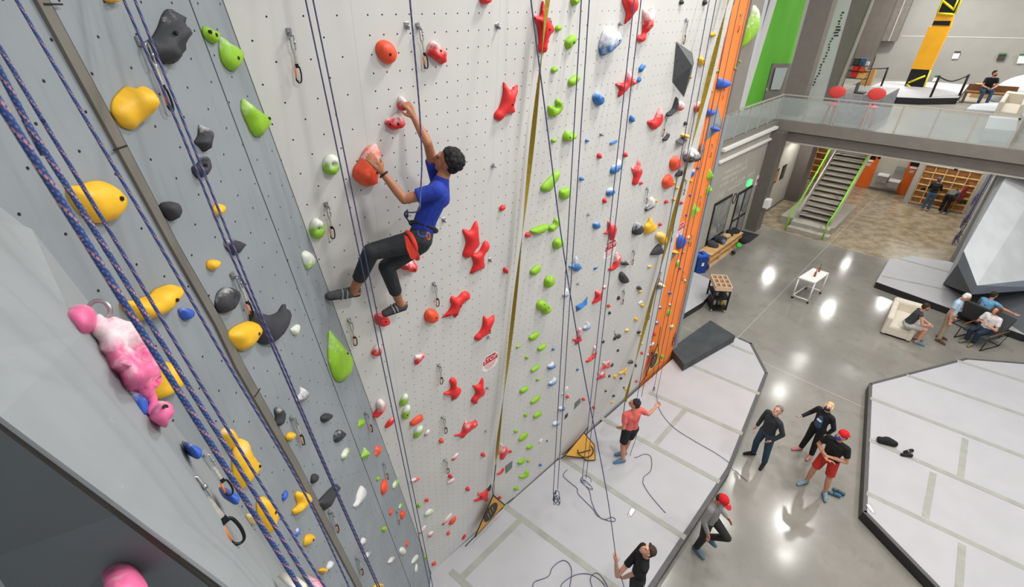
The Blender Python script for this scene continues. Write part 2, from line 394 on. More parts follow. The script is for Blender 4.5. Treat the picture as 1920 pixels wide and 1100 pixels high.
for a, b in [((938,942),(1240,1165)),((975,975),(858,1090)),((845,1070),(905,1125)),((1046,853),(1285,1008)),((1125,782),(1349,903)),((1217,735),(1392,813)),((1297,685),(1424,738)),((1362,643),(1412,664)),((1287,765),(1230,832))]:
    strip(mm, a, b, ZM)
m2 = pad('landing_mat', [(1630,718),(1810,671),(1925,680),(2150,705),(2300,1000),(2000,1400),(1758,1102),(1618,958)], ZM, 'large pale grey mat at the lower right with a black bag on it')
for a, b in [((1795,676),(1990,737)),((1700,703),(2060,826)),((1632,746),(2100,925)),((1630,824),(2120,1037)),((1625,924),(2100,1150)),((1810,822),(1801,893)),((1750,886),(1735,970)),((1804,1020),(1796,1130))]:
    strip(m2, a, b, ZM)
root_c[mm.name] = sum(m1, Vector()) / len(m1); root_c[m2.name] = onZ(1850, 850, ZM)
for i in range(1, len(m1) - 2):
    if i > 1: border(mm, m1[i], m1[i + 1], ZM)
for a, b in (((1630,718),(1810,671)),((1618,958),(1630,718)),((1758,1102),(1618,958)),((1810,671),(1925,680)),((2000,1400),(1758,1102))): border(m2, onZ(*a, ZM), onZ(*b, ZM), ZM, .07)
m3 = pad('landing_mat', [(1643,528),(1668,485),(1712,480),(1780,490),(1950,545),(2150,640),(2040,655),(1920,627)], ZM, 'pale grey mat in front of the grey overhanging boulder wall')
for a, b in [((1653,517),(1775,543)),((1684,484),(1790,513)),((1860,605),(2000,640))]: strip(m3, a, b, ZM)
m4 = pad('landing_mat', [(1262,600),(1282,588),(1318,566),(1336,545),(1341,528),(1298,508),(1285,505)], ZM, 'small pale grey mat behind the orange wall, next to the blue bin')
P = [onZ(x, y, .50) for x, y in [(1258,653),(1283,683),(1379,629),(1332,600)]]
pad_ = tag(prism('crash_pad', [Vector((p.x, p.y, .255)) for p in P], Vector((0, 0, .245)), mat('dark_grey_pad', (62, 66, 68), .6, .15, 3)), 'thick dark grey crash pad lying beside the orange wall', 'crash pad')
# ================================================================ climbing holds
COL = dict(red=(224, 46, 46), orange=(236, 84, 48), yellow=(243, 189, 42), black=(56, 57, 61), green=(142, 192, 42),
           blue=(44, 116, 184), royal=(54, 96, 196), pink=(238, 112, 160), grey=(140, 143, 146), dgrey=(96, 98, 100), olive=(178, 184, 60), cream=(238, 214, 150), purple=(96, 70, 140))
KR = {'A': (0, 0), 'B': (200, 0), 'Cc': (0, 230), 'D': (300, 230), 'E': (0, 460), 'F': (300, 460), 'G': (400, 690), 'H': (400, 870), 'I': (640, 0),
      'J': (820, 230), 'K': (1000, 0), 'L': (560, 560), 'M': (820, 460), 'N': (820, 690)}
KR = {k: (*v, 4.7825) for k, v in KR.items()}
KR.update({'O': (640, 740, 5), 'P': (860, 880, 5), 'Q': (1230, 0, 4.582), 'R': (1180, 220, 4.582), 'S': (1160, 440, 6.11), 'T': (1120, 580, 5.5),
           'X': (960, 430, 6.47), 'Y': (590, 160, 5), 'Z': (590, 360, 4.23), 'a': (960, 620, 7.855), 'b': (700, 900, 7.855), 'c': (480, 0, 2),
           'd': (960, 0, 2), 'e': (0, 550, 2), 'f': (480, 550, 2), '_': (0, 0, 1)})
_v1 = Vector((.70, -.52, .48)).normalized(); _h1 = Vector((0, 0, 1)).cross(_v1).normalized()
PK = Plane(dep(225, 680, 1.60), _h1, _v1.cross(_h1)); PJ = Plane(dep(415, 930, 1.93), _h1, _v1.cross(_h1))
def kp(k, x, y): a, b, s = KR[k]; return (a + x / s, b + y / s)
PL = {'w': PW, 'g': PG, 'o': PO, 'e': PK, 'j': PJ}
LAND = [(725,97,'the big orange dome'),(820,98,'the knobbly red hold near the top'),(952,190,'the red fish-tail hold right of the climber'),(1020,52,'the red hold behind the gold strap'),
 (1143,77,'the big blue teardrop'),(1276,130,'the dark grey pyramid volume'),(1297,290,'the big black ball hold'),(1041,202,'the hooked green hold'),(1030,340,'the long green hold'),
 (883,450,'the upper red bone of the close pair'),(919,678,'the stop sticker beside the gold strap'),(1144,466,'the stop sticker behind the paired ropes'),(1091,571,'the angular blue hold'),
 (1020,575,'the twin-pocket green hold'),(1030,528,'the single-pocket green hold'),(808,592,'the round orange dome below the climber'),(621,309,'the round green-white hold'),
 (715,770,'the long red bean hold'),(802,843,'the chalky green hold under the two green ovals'),(1100,835,'the large yellow gate flag'),(920,960,'the narrow yellow gate'),
 (1220,423,'the big yellow triangle hold'),(1240,460,'the sharp black wedge'),(320,65,'the big dark rock hold'),(255,200,'the yellow horn hold'),(190,376,'the big yellow slab hold'),
 (511,610,'the black half-moon hold'),(640,668,'the long green teardrop'),(322,392,'the black arrowhead hold'),(290,566,'the long yellow banana hold'),(465,870,'the tall yellow boot hold'),
 (569,940,'the yellow blob hold by the channel'),(621,929,'the long black paddle hold'),(1400,50,'the large green leaf hold'),(1357,157,'the blue cup hold on the orange wall'),
 (1277,455,'the blue shell hold'),(1341,232,'the pale triangle volume'),(850,730,'the red propeller hold'),(1130,690,'the two chalky red stars'),(1196,322,'the slim red star hold'),(950,870,'the grey tag beside the gold strap'),
 (1268,305,'the upper orange ring hold'),(1174,157,'the four-pointed red hold'),(1028,765,'the boy in coral'),(435,100,'the green teardrop near the top'),(728,270,'the climber')]
LAND = [l for l in LAND if 'boy' not in l[2]]
USED = set(); GROUPS = {'w': 'holds on the white wall', 'g': 'holds on the grey wall', 'o': 'holds on the orange wall', 'e': 'holds on the near grey bulge', 'j': 'holds on the near grey bulge'}
WALLN = {'w': 'white', 'g': 'grey', 'o': 'orange', 'e': 'near grey', 'j': 'near grey'}
def rel(x, y, lx, ly):
    dx, dy = x - lx, y - ly
    if abs(dx) > 2.2 * abs(dy): return 'right of' if dx > 0 else 'left of'
    if abs(dy) > 2.2 * abs(dx): return 'below' if dy > 0 else 'above'
    return ('lower right of' if dx > 0 else 'lower left of') if dy > 0 else ('upper right of' if dx > 0 else 'upper left of')
def autolabel(cx, cy, size, shape, color, chalk, pl):
    c = {'royal': 'blue', 'dgrey': 'dark grey'}.get(color, color)
    if pl == 'w' and cx > 1100 and color == 'yellow': pass
    sz = 'tiny' if size < 9 else 'small' if size < 20 else 'mid-sized' if size < 45 else 'large'
    head = f"{sz} {shape}{'chalky ' if chalk >= .6 else ''}{c} hold"
    L = sorted(LAND, key=lambda l: (l[0] - cx) ** 2 + (l[1] - cy) ** 2)[:9]
    for far in ('', 'further '):
        for l in L:
            s = f"{head} {far}{rel(cx, cy, l[0], l[1])} {l[2]}"
            if s not in USED and len(s.split()) <= 15 and (l[0] - cx) ** 2 + (l[1] - cy) ** 2 > 60: USED.add(s); return s
    s = f"{head} on the {WALLN[pl]} wall, {rel(cx, cy, *L[0][:2])} {L[0][2]}"; USED.add(s); return s
def inflate(poly, h, skirt=0.0, flat=False, prof='round', bumps=(), rough=0, seed=0):
    """closed 2D outline -> pillow-shaped solid; returns verts, faces"""
    n = len(poly); P = [Vector((a, b)) for a, b in poly]
    xs = [p.x for p in P]; ys = [p.y for p in P]; wx, wy = max(xs) - min(xs), max(ys) - min(ys)
    A = abs(sum(P[i].x * P[(i + 1) % n].y - P[(i + 1) % n].x * P[i].y for i in range(n))) / 2
    sp = max(math.sqrt(A) / 7.5, .004)
    def dist(q):
        m = 1e9
        for i in range(n):
            a, b = P[i], P[(i + 1) % n]; ab = b - a; t = max(0, min(1, (q - a).dot(ab) / max(ab.length_squared, 1e-12)))
            m = min(m, (a + ab * t - q).length_squared)
        return math.sqrt(m)
    def inside(q):
        c = False; j = n - 1
        for i in range(n):
            if (P[i].y > q.y) != (P[j].y > q.y) and q.x < (P[j].x - P[i].x) * (q.y - P[i].y) / (P[j].y - P[i].y) + P[i].x: c = not c
            j = i
        return c
    inn = []; y = min(ys) + sp * .5; r = 0
    while y < max(ys):
        x = min(xs) + (sp / 2 if r % 2 else 0)
        while x < max(xs):
            q = Vector((x, y))
            if inside(q) and dist(q) > sp * .45: inn.append(q)
            x += sp
        y += sp * .87; r += 1
    verts = P + inn
    res = geometry.delaunay_2d_cdt([tuple(v) for v in verts], [], [list(range(n))], 1, 1e-7)
    vo, fo = res[0], res[2]; orig = res[3]
    D = [dist(v) for v in vo]; Dm = max(max(D), 1e-4); out = []
    bd = set(i for i, s in enumerate(orig) if any(k < n for k in s))
    e = h * (.22 if prof != 'cone' else .05)
    for i, v in enumerate(vo):
        if i in bd: z = e
        else:
            d = min(D[i] / Dm, 1)
            z = e + (h - e) * (math.sqrt(max(0, 1 - (1 - d) ** 2)) if prof == 'round' else d if prof == 'cone' else min(1, d * 2.2) * (.85 + .15 * d))
        for bx, by, br, bh in bumps:
            z += bh * math.exp(-((v.x - bx) ** 2 + (v.y - by) ** 2) / (br * br)) * (0 if i in bd else 1)
        if rough and i not in bd: z += h * rough * noise.noise(Vector((v.x * 16, v.y * 16, seed)))
        out.append(Vector((v.x, v.y, z)))
    faces = [tuple(f) for f in fo]
    idx = {}
    for i, s in enumerate(orig):
        for k in s:
            if k < n: idx[k] = i
    loop = [idx[k] for k in range(n) if k in idx]
    b0 = len(out); ccw = sum(P[i].x * P[(i + 1) % n].y - P[(i + 1) % n].x * P[i].y for i in range(n)) > 0
    for i in loop: out.append(Vector((vo[i].x, vo[i].y, -skirt - .001)))
    m = len(loop)
    for k in range(m):
        a, b, c, d = loop[k], loop[(k + 1) % m], b0 + (k + 1) % m, b0 + k
        faces.append((a, d, c, b) if ccw else (a, b, c, d))
    faces.append(tuple(range(b0, b0 + m))[::-1] if ccw else tuple(range(b0, b0 + m)))
    if not ccw:
        pass
    return out, faces
M_bolt = mat('bolt_recess', (20, 20, 20), .5, 0)
HN = 0
def hold(k, pl, col, chalk, h, pts, label=None, kind='p', hole=None, name='climbing_hold', skirt=0, prof='round', bumps=(), rough=0, shape=None, dish=False):
    global HN; HN += 1
    plane = PL[pl]; s = KR[k][2]
    if len(pts) == 5 and not isinstance(pts[0], tuple):
        cx, cy, a, b, ang = pts; ca, sa = math.cos(math.radians(ang)), math.sin(math.radians(ang)); R = random.Random(HN * 13 + 1); eg = R.uniform(-.22, .22)
        q = []
        for i in range(12):
            t = 2 * math.pi * i / 12; u_, v_ = a * math.cos(t), b * math.sin(t) * (1 + eg * math.cos(t)); rr = 1 + R.uniform(-.05, .05)
            q.append((cx + (u_ * ca - v_ * sa) * rr, cy + (u_ * sa + v_ * ca) * rr))
        el = True
        if shape is None: shape = 'round ' if max(a, b) < 1.35 * min(a, b) else 'oval ' if max(a, b) < 2.4 * min(a, b) else 'narrow '
        pts = q
    else: el = False
    px = [kp(k, x, y) for x, y in pts]
    cx, cy = sum(p[0] for p in px) / len(px), sum(p[1] for p in px) / len(px)
    size = max(math.dist(a, b) for a in px for b in px)
    h = h * (.8 if pl == 'g' else 1); offm = h * (.45 if pl == 'g' else .30)
    loc = [plane.at(x, y, offm) for x, y in px]
    if kind == 'p':
        sub = 2 if size < 30 else 3 if size < 60 else 5
        loc = [(v.x, v.y) for v in crom([Vector((a, b, 0)) for a, b in loc], sub if not el else 2, True)]
    else:
        L2 = []
        for i in range(len(loc)):
            a, b = Vector(loc[i]), Vector(loc[(i + 1) % len(loc)])
            for t in (0, .33, .67): L2.append(tuple(a.lerp(b, t)))
        loc = L2
    ox, oy = sum(p[0] for p in loc) / len(loc), sum(p[1] for p in loc) / len(loc)
    loc = [(a - ox, b - oy) for a, b in loc]
    bl = []
    for (bx, by, br, bh) in bumps:
        p = plane.at(*kp(k, bx, by), h); bl.append((p[0] - ox, p[1] - oy, br, bh))
    if dish and hole:
        p = plane.at(*kp(k, *hole), h * .8); bl.append((p[0] - ox, p[1] - oy, .02, -h * .5))
    vs, fs = inflate(loc, h, skirt, prof=prof if kind == 'p' else 'cone', bumps=bl, rough=rough, seed=HN)
    o = mesh_obj(name, vs, fs, mat_hold(f'{col}_resin', COL[col], chalk, .72 if col in ('grey', 'black', 'dgrey') else .5), smooth=(kind == 'p'))
    M = plane.M.copy(); M.translation = plane.w(ox, oy, .0005); o.matrix_world = M
    if label is None: label = autolabel(cx, cy, size, shape or '', col, chalk, pl)
    tag(o, label, 'climbing hold', GROUPS[pl])
    if hole is not None:
        hs = hole if isinstance(hole[0], tuple) else (hole,)
        for hh in hs:
            p = plane.at(*kp(k, *hh), h * .8); q = (p[0] - ox, p[1] - oy)
            zz = max((v.z for v in vs if (Vector((v.x, v.y)) - Vector(q)).length < .03), default=h * .8)
            best = min(vs, key=lambda v: (Vector((v.x, v.y)) - Vector(q)).length if v.z > 0 else 9)
            bm = bmesh.new(); bmesh.ops.create_cone(bm, cap_ends=True, segments=12, radius1=.009, radius2=.009, depth=.012)
            b_ = bm_obj('bolt_recess', bm, M_bolt, o); b_.matrix_local = Matrix.Translation((q[0], q[1], best.z - .002))
    return o
h_ = hold
W = 'w'
h_('I',W,'orange',0,.07,[(385,362),(440,378),(485,430),(497,490),(480,550),(432,578),(380,560),(335,500),(318,440),(335,385)],'big smooth orange dome hold near the top left of the white wall',hole=(430,485))
h_('I',W,'red',.55,.07,[(800,385),(835,368),(875,400),(920,440),(945,480),(940,540),(905,580),(880,560),(830,525),(790,500),(778,465),(788,420)],'knobbly chalked red hold right of the upper hanging quickdraw',hole=(893,458),rough=.5)
h_('I',W,'red',0,.06,(1293,-2,45,40,0),'red knob hold cut by the top edge, above the red fish-tail hold')
h_('I',W,'red',.3,.06,[(1463,738),(1500,790),(1530,810),(1585,762),(1570,860),(1550,930),(1555,1000),(1530,1020),(1470,1030),(1450,1070),(1415,1085),(1380,1060),(1385,1015),(1420,970),(1445,900),(1460,820)],'red fish-tail hold on the white wall, right of and above the climber',hole=(1527,937))
h_('K',W,'red',0,.07,[(95,10),(115,90),(135,160),(178,230),(178,280),(140,330),(120,400),(120,450),(95,478),(55,465),(47,430),(60,380),(50,250),(8,150),(70,140),(85,60)],'tall red bone hold crossed by the gold strap at the top',hole=((138,263),(42,170)))
h_('K',W,'green',0,.05,[(345,-20),(412,-20),(412,5),(370,52),(347,25)],'green hold cut by the top edge of the white wall')
h_('K',W,'green',0,.04,(225,252,32,20,-65)); h_('K',W,'green',0,.05,[(365,308),(382,335),(375,380),(345,415),(315,445),(300,430),(290,380),(310,345)],hole=(357,380))
h_('K',W,'green',0,.04,(188,625,30,22,-50)); h_('K',W,'green',0,.05,[(390,665),(412,690),(400,725),(365,765),(330,775),(318,750),(325,715),(355,690)])
h_('K',W,'green',0,.06,[(222,885),(258,925),(255,970),(215,1030),(165,1050),(145,1030),(138,960),(160,945),(200,960),(215,945),(203,915)],'hooked green hold right of the gold strap, below two small green holds')
h_('K',W,'blue',.75,.12,[(690,255),(745,265),(775,310),(770,360),(735,420),(640,500),(615,480),(608,400),(630,320),(650,275)],'big blue teardrop hold with a chalk-white top near the top of the white wall',hole=(757,360))
h_('K',W,'blue',.5,.07,[(575,820),(612,850),(628,890),(618,920),(583,952),(548,910),(540,870),(555,838)],hole=(620,880))
h_('K',W,'red',.3,.08,[(815,-30),(920,-30),(925,80),(895,120),(832,215),(845,120),(820,45)],'pointed red hold cut by the top edge beside the paired ropes')
h_('K',W,'red',.6,.07,[(995,80),(1045,110),(1075,60),(1082,100),(1068,180),(1068,240),(1035,275),(1005,310),(995,360),(965,382),(940,360),(950,325),(985,300),(990,220)],'chalky red bone hold with a forked top, right of the paired ropes',hole=(1050,227))
h_('K',W,'red',.5,.06,[(860,635),(885,680),(885,710),(915,712),(922,740),(905,765),(870,760),(830,810),(770,872),(770,840),(780,800),(745,752),(800,745),(825,735),(840,660)],'four-pointed red hold behind the paired ropes, below the big blue teardrop')
h_('K',W,'blue',.4,.04,[(998,562),(995,600),(965,648),(952,640),(955,605)]); h_('K',W,'blue',0,.03,(948,716,28,14,-65))
h_('K',W,'blue',.2,.04,[(880,1033),(905,1060),(900,1090),(878,1098),(863,1075),(870,1045)])
h_('d',W,'red',.5,.07,[(558,405),(565,440),(553,470),(530,487),(513,465),(515,452),(535,448),(548,420)])
h_('K',W,'black',0,.04,(1328,18,24,13,-80)); h_('K',W,'black',0,.04,(1538,22,28,14,-75)); h_('K',W,'yellow',.2,.04,(1612,310,24,18,-50)); h_('K',W,'yellow',.2,.06,(1507,548,42,24,85),hole=(1520,545))
h_('K',W,'yellow',.3,.03,(1408,690,16,9,80))
h_('K',W,'black',.3,.07,[(1288,870),(1285,940),(1265,990),(1225,1035),(1198,1050),(1200,1020),(1245,985),(1268,930)],'curved black horn hold below the dark grey pyramid volume')
h_('K',W,'orange',.75,.08,(1312,948,50,30,-75)); h_('K',W,'orange',.6,.08,(1480,960,50,28,-70)); h_('R',W,'black',0,.04,(483,52,17,11,-70))
def volume(k, pl, col, base_, apex, ah, label, chalk=.1):
    plane = PL[pl]; b = [plane.at(*kp(k, x, y), 0) for x, y in base_]; a = plane.at(*kp(k, *apex), ah)
    vs = [Vector((x, y, 0)) for x, y in b] + [Vector((a[0], a[1], ah))]; n = len(b)
    o = mesh_obj('wall_volume', vs, [(i, (i + 1) % n, n) for i in range(n)] + [tuple(range(n))[::-1]], mat_wall(f'{col}_volume', COL[col] if isinstance(col, str) else col, .06, .06, 0, 0, wear=.08, rad=.005))
    o.matrix_world = plane.M; bm = bmesh.new(); bm.from_mesh(o.data); bmesh.ops.recalc_face_normals(bm, faces=bm.faces); bm.to_mesh(o.data); bm.free()
    return tag(o, label, 'wall volume')
volume('K',W,'dgrey',[(1280,372),(1245,735),(1350,872),(1412,690),(1440,560),(1425,470)],(1422,585),.2,'dark grey pyramid volume bolted high on the white wall')
volume('R',W,'dgrey',[(398,197),(430,215),(460,238),(500,197),(470,170),(430,178)],(462,236),.12,'small dark grey wedge volume with a yellow hold on top')
h_('R',W,'yellow',.5,.1,(480,158,24,20,0),'yellow hold sitting on the small dark grey wedge volume')
h_('J',W,'green',0,.04,(1045,158,22,17,-35)); h_('J',W,'green',0,.07,[(1165,72),(1190,100),(1215,90),(1235,85),(1240,115),(1220,150),(1165,168),(1133,160),(1140,110)],hole=(1182,130))
h_('J',W,'blue',0,.03,(1343,162,14,13,0)); h_('J',W,'blue',.4,.03,[(1550,180),(1612,155),(1608,172),(1560,195)],shape='flat ')
h_('J',W,'red',.1,.04,(1453,298,24,17,90)); h_('J',W,'red',.1,.04,(1685,288,22,16,90))
h_('J',W,'blue',.6,.06,[(1635,330),(1652,360),(1648,400),(1600,450),(1565,462),(1557,430),(1580,390),(1605,370)])
h_('J',W,'green',0,.06,[(1085,430),(1097,445),(1080,500),(1050,550),(1005,615),(960,620),(937,610),(937,575),(985,520),(1030,475),(1050,450)],'long green hold crossed by the slanting belay rope')
h_('J',W,'blue',.2,.04,(1293,503,17,15,0)); h_('J',W,'green',0,.06,[(1150,590),(1185,580),(1190,640),(1155,688),(1110,680),(1100,650),(1105,605)])
h_('J',W,'red',.5,.05,[(1810,318),(1825,400),(1840,435),(1810,500),(1795,550),(1765,560),(1752,540),(1765,480),(1745,400),(1785,395)],'slim chalky red star hold at mid height of the white wall')
h_('J',W,'red',.1,.03,(1828,541,16,11,-30)); h_('J',W,'blue',.55,.05,[(1560,580),(1590,600),(1580,640),(1535,660),(1518,635),(1530,600)])
h_('J',W,'red',.1,.04,(1500,700,22,15,90)); h_('J',W,'red',.1,.04,(582,765,30,18,-50))
h_('c',W,'red',.1,.06,[(830,830),(838,900),(838,915),(805,960),(790,968),(778,955),(790,910),(778,862),(805,865)],'upper red bone hold of the close pair right of the climber')
h_('c',W,'red',.1,.06,[(860,905),(875,915),(870,935),(855,960),(858,1003),(840,1010),(806,1027),(818,990),(810,955),(838,945)],'lower red bone hold of the close pair right of the climber')
h_('J',W,'red',0,.04,(812,1007,24,19,-40)); h_('J',W,'green',0,.06,[(840,965),(915,930),(985,910),(990,940),(950,980),(880,1005),(850,990)]); h_('J',W,'green',0,.06,[(1075,855),(1095,900),(1055,950),(1015,983),(1003,960),(1005,930),(1045,905),(1055,870)])
h_('X',W,'green',0,.08,[(560,108),(610,120),(625,150),(590,200),(525,243),(510,220),(508,165),(530,125)])
h_('J',W,'blue',.45,.05,[(1405,895),(1440,890),(1460,920),(1440,950),(1410,950),(1398,925)])
h_('J',W,'red',.35,.06,[(1535,885),(1555,890),(1560,920),(1605,925),(1600,970),(1575,1050),(1550,1045),(1545,1000),(1495,995),(1530,970)],'cross-shaped red hold just above the stop sticker behind the paired ropes')
h_('J',W,'black',.5,.09,[(1800,890),(1835,920),(1842,960),(1805,1005),(1765,1005),(1755,980),(1770,920)],'black egg-shaped hold with grey chalk left of the big yellow triangle hold')
h_('R',W,'yellow',.15,.09,[(185,860),(205,905),(240,940),(225,965),(150,1005),(135,990),(140,930),(165,905)],'big yellow triangle hold right of a black egg-shaped hold')
h_('R',W,'black',.4,.05,[(340,120),(335,160),(310,200),(290,200),(295,180),(318,160)])
h_('R',W,'black',.65,.16,[(545,258),(580,285),(595,330),(565,375),(500,390),(482,360),(485,310),(515,280)],'big black ball hold with a chalk-white top beside the orange wall')
h_('R',W,'orange',.35,.09,(398,395,66,42,-72),'upper orange ring hold below the small grey wedge volume',hole=(420,378),dish=True); h_('R',W,'orange',.05,.08,(332,552,64,38,-72),'lower orange ring hold, a smooth oval with a pocket',hole=(350,530),dish=True)
h_('R',W,'black',.4,.06,[(455,435),(450,480),(430,510),(398,505),(410,480),(440,450)])
for q in [(385,562,15,14,0),(408,605,14,14,0),(384,705,14,13,0),(229,716,13,12,0)]: h_('R',W,'yellow',0,.04,q)
h_('R',W,'red',0,.04,(317,724,16,12,-60)); h_('R',W,'red',0,.04,(447,733,15,10,-60)); h_('R',W,'red',0,.04,(265,919,14,11,-60))
h_('R',W,'black',.8,.07,[(200,685),(222,720),(215,760),(180,790),(145,808),(142,780),(165,745),(178,700)],'grey chalked black scoop hold below a hanging quickdraw on the white wall')
h_('R',W,'yellow',.45,.1,[(270,985),(310,1000),(318,1050),(300,1095),(270,1080),(250,1045),(233,1030),(245,995)],'yellow and white hold directly above the sharp black wedge')
h_('S',W,'black',0,.09,[(470,110),(495,140),(505,195),(470,225),(375,235),(385,205),(420,150)],'sharp black wedge hold under the yellow and white hold')
h_('S',W,'yellow',.5,.04,(358,362,24,15,-25)); h_('S',W,'black',.5,.06,[(25,290),(60,285),(110,325),(105,345),(50,350),(20,330)])
h_('S',W,'black',.1,.08,[(45,425),(95,475),(112,510),(95,545),(50,558),(15,510),(15,455)])
h_('S',W,'black',.2,.05,(232,610,24,20,0)); h_('S',W,'yellow',0,.04,(247,650,18,14,0)); h_('S',W,'cream',.6,.03,(252,775,28,12,-35)); h_('S',W,'yellow',.2,.04,(278,808,22,16,0)); h_('S',W,'yellow',0,.04,(203,968,22,19,0))
volume('S',W,'grey',[(490,520),(470,560),(425,632),(480,622),(525,600),(515,560)],(480,585),.1,'small pale grey volume low on the right edge of the white wall'); h_('S',W,'cream',.5,.13,(482,572,26,20,-30),'cream hold on the small pale grey volume'); h_('S',W,'cream',.5,.04,(332,985,15,16,0))
h_('M',W,'red',0,.05,(612,225,26,17,90)); h_('M',W,'green',0,.06,[(910,172),(925,195),(905,235),(865,268),(838,255),(842,225),(870,200)])
h_('M',W,'green',0,.08,[(1015,275),(1047,295),(1040,340),(990,380),(968,370),(970,310),(990,285)],'green hold with a single round pocket above the twin-pocket one',hole=(1022,300),dish=True)
h_('M',W,'green',0,.08,[(950,488),(975,510),(990,530),(1018,545),(1015,575),(965,622),(942,605),(940,575),(910,583),(898,560),(905,515)],'green hold with two round pockets right of the gold strap',hole=((955,528),(997,557)),dish=False)
h_('M',W,'green',0,.05,[(912,772),(912,795),(870,845),(835,853),(823,830),(850,800)]); h_('M',W,'green',0,.05,[(970,880),(965,905),(925,945),(903,940),(905,918),(940,895)])
h_('M',W,'green',.2,.03,(727,905,22,10,-40)); h_('M',W,'green',0,.03,(805,1002,15,14,-30))
h_('M',W,'blue',.6,.06,[(1250,100),(1260,150),(1290,180),(1285,205),(1240,235),(1222,215),(1190,200),(1188,180),(1222,175),(1235,130)],'knuckled blue hold with chalk left of the angular blue hold')
h_('M',W,'blue',.5,.03,(1420,200,22,10,-50)); h_('M',W,'blue',.85,.05,[(1165,385),(1180,430),(1170,455),(1135,462),(1125,445),(1140,420)])
h_('M',W,'blue',.3,.06,[(1355,458),(1340,530),(1252,598),(1248,545),(1310,515)],'angular blue hold right of the crossing ropes',kind='k')
h_('M',W,'blue',.75,.05,[(1345,685),(1375,715),(1365,745),(1315,762),(1310,740),(1335,715)]); h_('M',W,'red',.45,.06,[(1430,400),(1470,405),(1480,440),(1455,495),(1392,522),(1420,470),(1420,430)])
h_('M',W,'red',.75,.03,(1500,372,18,14,-40)); h_('M',W,'red',.6,.05,[(1612,60),(1630,95),(1650,80),(1645,120),(1620,190),(1560,230),(1535,215),(1570,190),(1590,120)])
h_('M',W,'red',0,.03,(1537,541,14,13,0)); h_('M',W,'black',0,.03,(1545,605,14,9,-60)); h_('M',W,'black',.1,.03,(1625,472,20,10,-65))
h_('M',W,'red',.55,.05,[(1275,740),(1298,765),(1285,800),(1295,845),(1262,870),(1245,895),(1240,865),(1218,850),(1220,838),(1255,840),(1258,790)])
h_('a',W,'red',.65,.05,[(1215,225),(1248,240),(1250,310),(1225,400),(1190,415),(1115,468),(1098,450),(1105,425),(1165,385),(1195,320),(1205,250)])
h_('a',W,'blue',.2,.03,(608,270,20,16,-40)); h_('a',W,'blue',.6,.06,[(600,460),(638,490),(630,530),(555,572),(530,555),(535,515),(575,490)]); h_('a',W,'blue',.65,.06,[(625,690),(655,710),(640,760),(570,812),(542,805),(550,765),(600,730)])
h_('a',W,'blue',.85,.03,[(825,815),(825,860),(800,920),(745,945),(722,935),(765,905),(785,850)]); h_('a',W,'red',0,.04,(815,970,23,20,0)); h_('a',W,'red',0,.04,(1053,1008,22,20,0))
h_('a',W,'red',.6,.05,[(1340,462),(1365,455),(1395,470),(1430,420),(1445,470),(1430,545),(1385,550),(1310,575),(1305,562),(1350,520)],'upper of two chalky red star holds low on the white wall')
h_('a',W,'red',.6,.05,[(1262,610),(1305,628),(1355,585),(1375,620),(1365,690),(1320,700),(1260,718),(1255,700),(1290,670)],'lower of two chalky red star holds low on the white wall')
for q in [(1345,162,25,10,-60),(1475,505,32,9,-60),(1435,665,22,10,-65),(1380,887,15,11,-45),(1497,958,22,14,-35),(1562,290,18,9,-60)]: h_('a',W,'black',0,.03,q)
h_('a',W,'blue',.2,.03,(965,572,20,9,-60)); h_('a',W,'yellow',0,.03,(1475,1050,20,14,0))
for q in ([(235,815),(235,840),(190,900),(135,922),(120,905),(130,870),(190,830)],[(405,945),(412,970),(365,1040),(295,1075),(278,1050),(340,990)],[(400,495),(405,515),(360,575),(295,607),(280,585),(330,535)]): h_('a',W,'green',0,.05,q,shape='slanted ')
h_('a',W,'green',0,.03,(222,390,24,20,-30)); h_('a',W,'green',0,.03,(382,718,24,20,-30)); h_('T',W,'yellow',0,.03,(188,690,24,16,-60),rough=.5)
h_('T',W,'black',.6,.04,[(182,212),(190,255),(242,255),(240,275),(215,305),(205,285),(175,320),(168,300),(185,270)],'grey branching hold low on the right side of the white wall')
h_('T',W,'yellow',.5,.04,(310,215,22,16,-30)); h_('T',W,'yellow',0,.04,(402,102,18,16,0)); h_('T',W,'black',.45,.04,[(440,210),(445,235),(425,252),(410,240),(420,215)]); h_('T',W,'cream',.5,.03,(447,255,22,13,-20)); h_('T',W,'cream',.6,.03,(460,348,14,12,0))
h_('T',W,'black',0,.03,(213,422,15,8,-60)); h_('T',W,'black',.4,.05,(345,540,26,18,-20)); h_('T',W,'yellow',.5,.04,[(300,598),(298,620),(270,655),(228,668),(222,650),(265,635)],'curved yellow and white banana hold low on the white wall'); h_('T',W,'yellow',0,.03,(289,657,14,14,0))
h_('T',W,'black',0,.03,(244,710,14,10,-30)); h_('T',W,'yellow',0,.03,(298,820,16,13,0)); h_('T',W,'black',0,.02,(275,806,10,8,0)); h_('T',W,'red',0,.03,(460,450,15,13,90)); h_('T',W,'red',0,.03,(403,740,14,12,0)); h_('T',W,'black',.2,.03,(396,578,18,10,90))
h_('N',W,'blue',.6,.05,(1115,362,30,20,-15)); h_('N',W,'blue',.7,.05,(1068,495,36,18,-30)); h_('N',W,'red',0,.03,(1402,353,14,12,90)); h_('N',W,'blue',0,.02,(1257,12,10,9,0))
h_('N',W,'green',0,.03,(705,566,18,14,-30)); h_('N',W,'green',0,.05,[(805,575),(810,600),(770,645),(735,655),(732,635),(770,595)],shape='slanted '); h_('N',W,'green',0,.03,(795,420,18,14,-30)); h_('N',W,'green',0,.05,[(930,388),(935,405),(900,440),(868,450),(865,430),(895,400)],shape='slanted ')
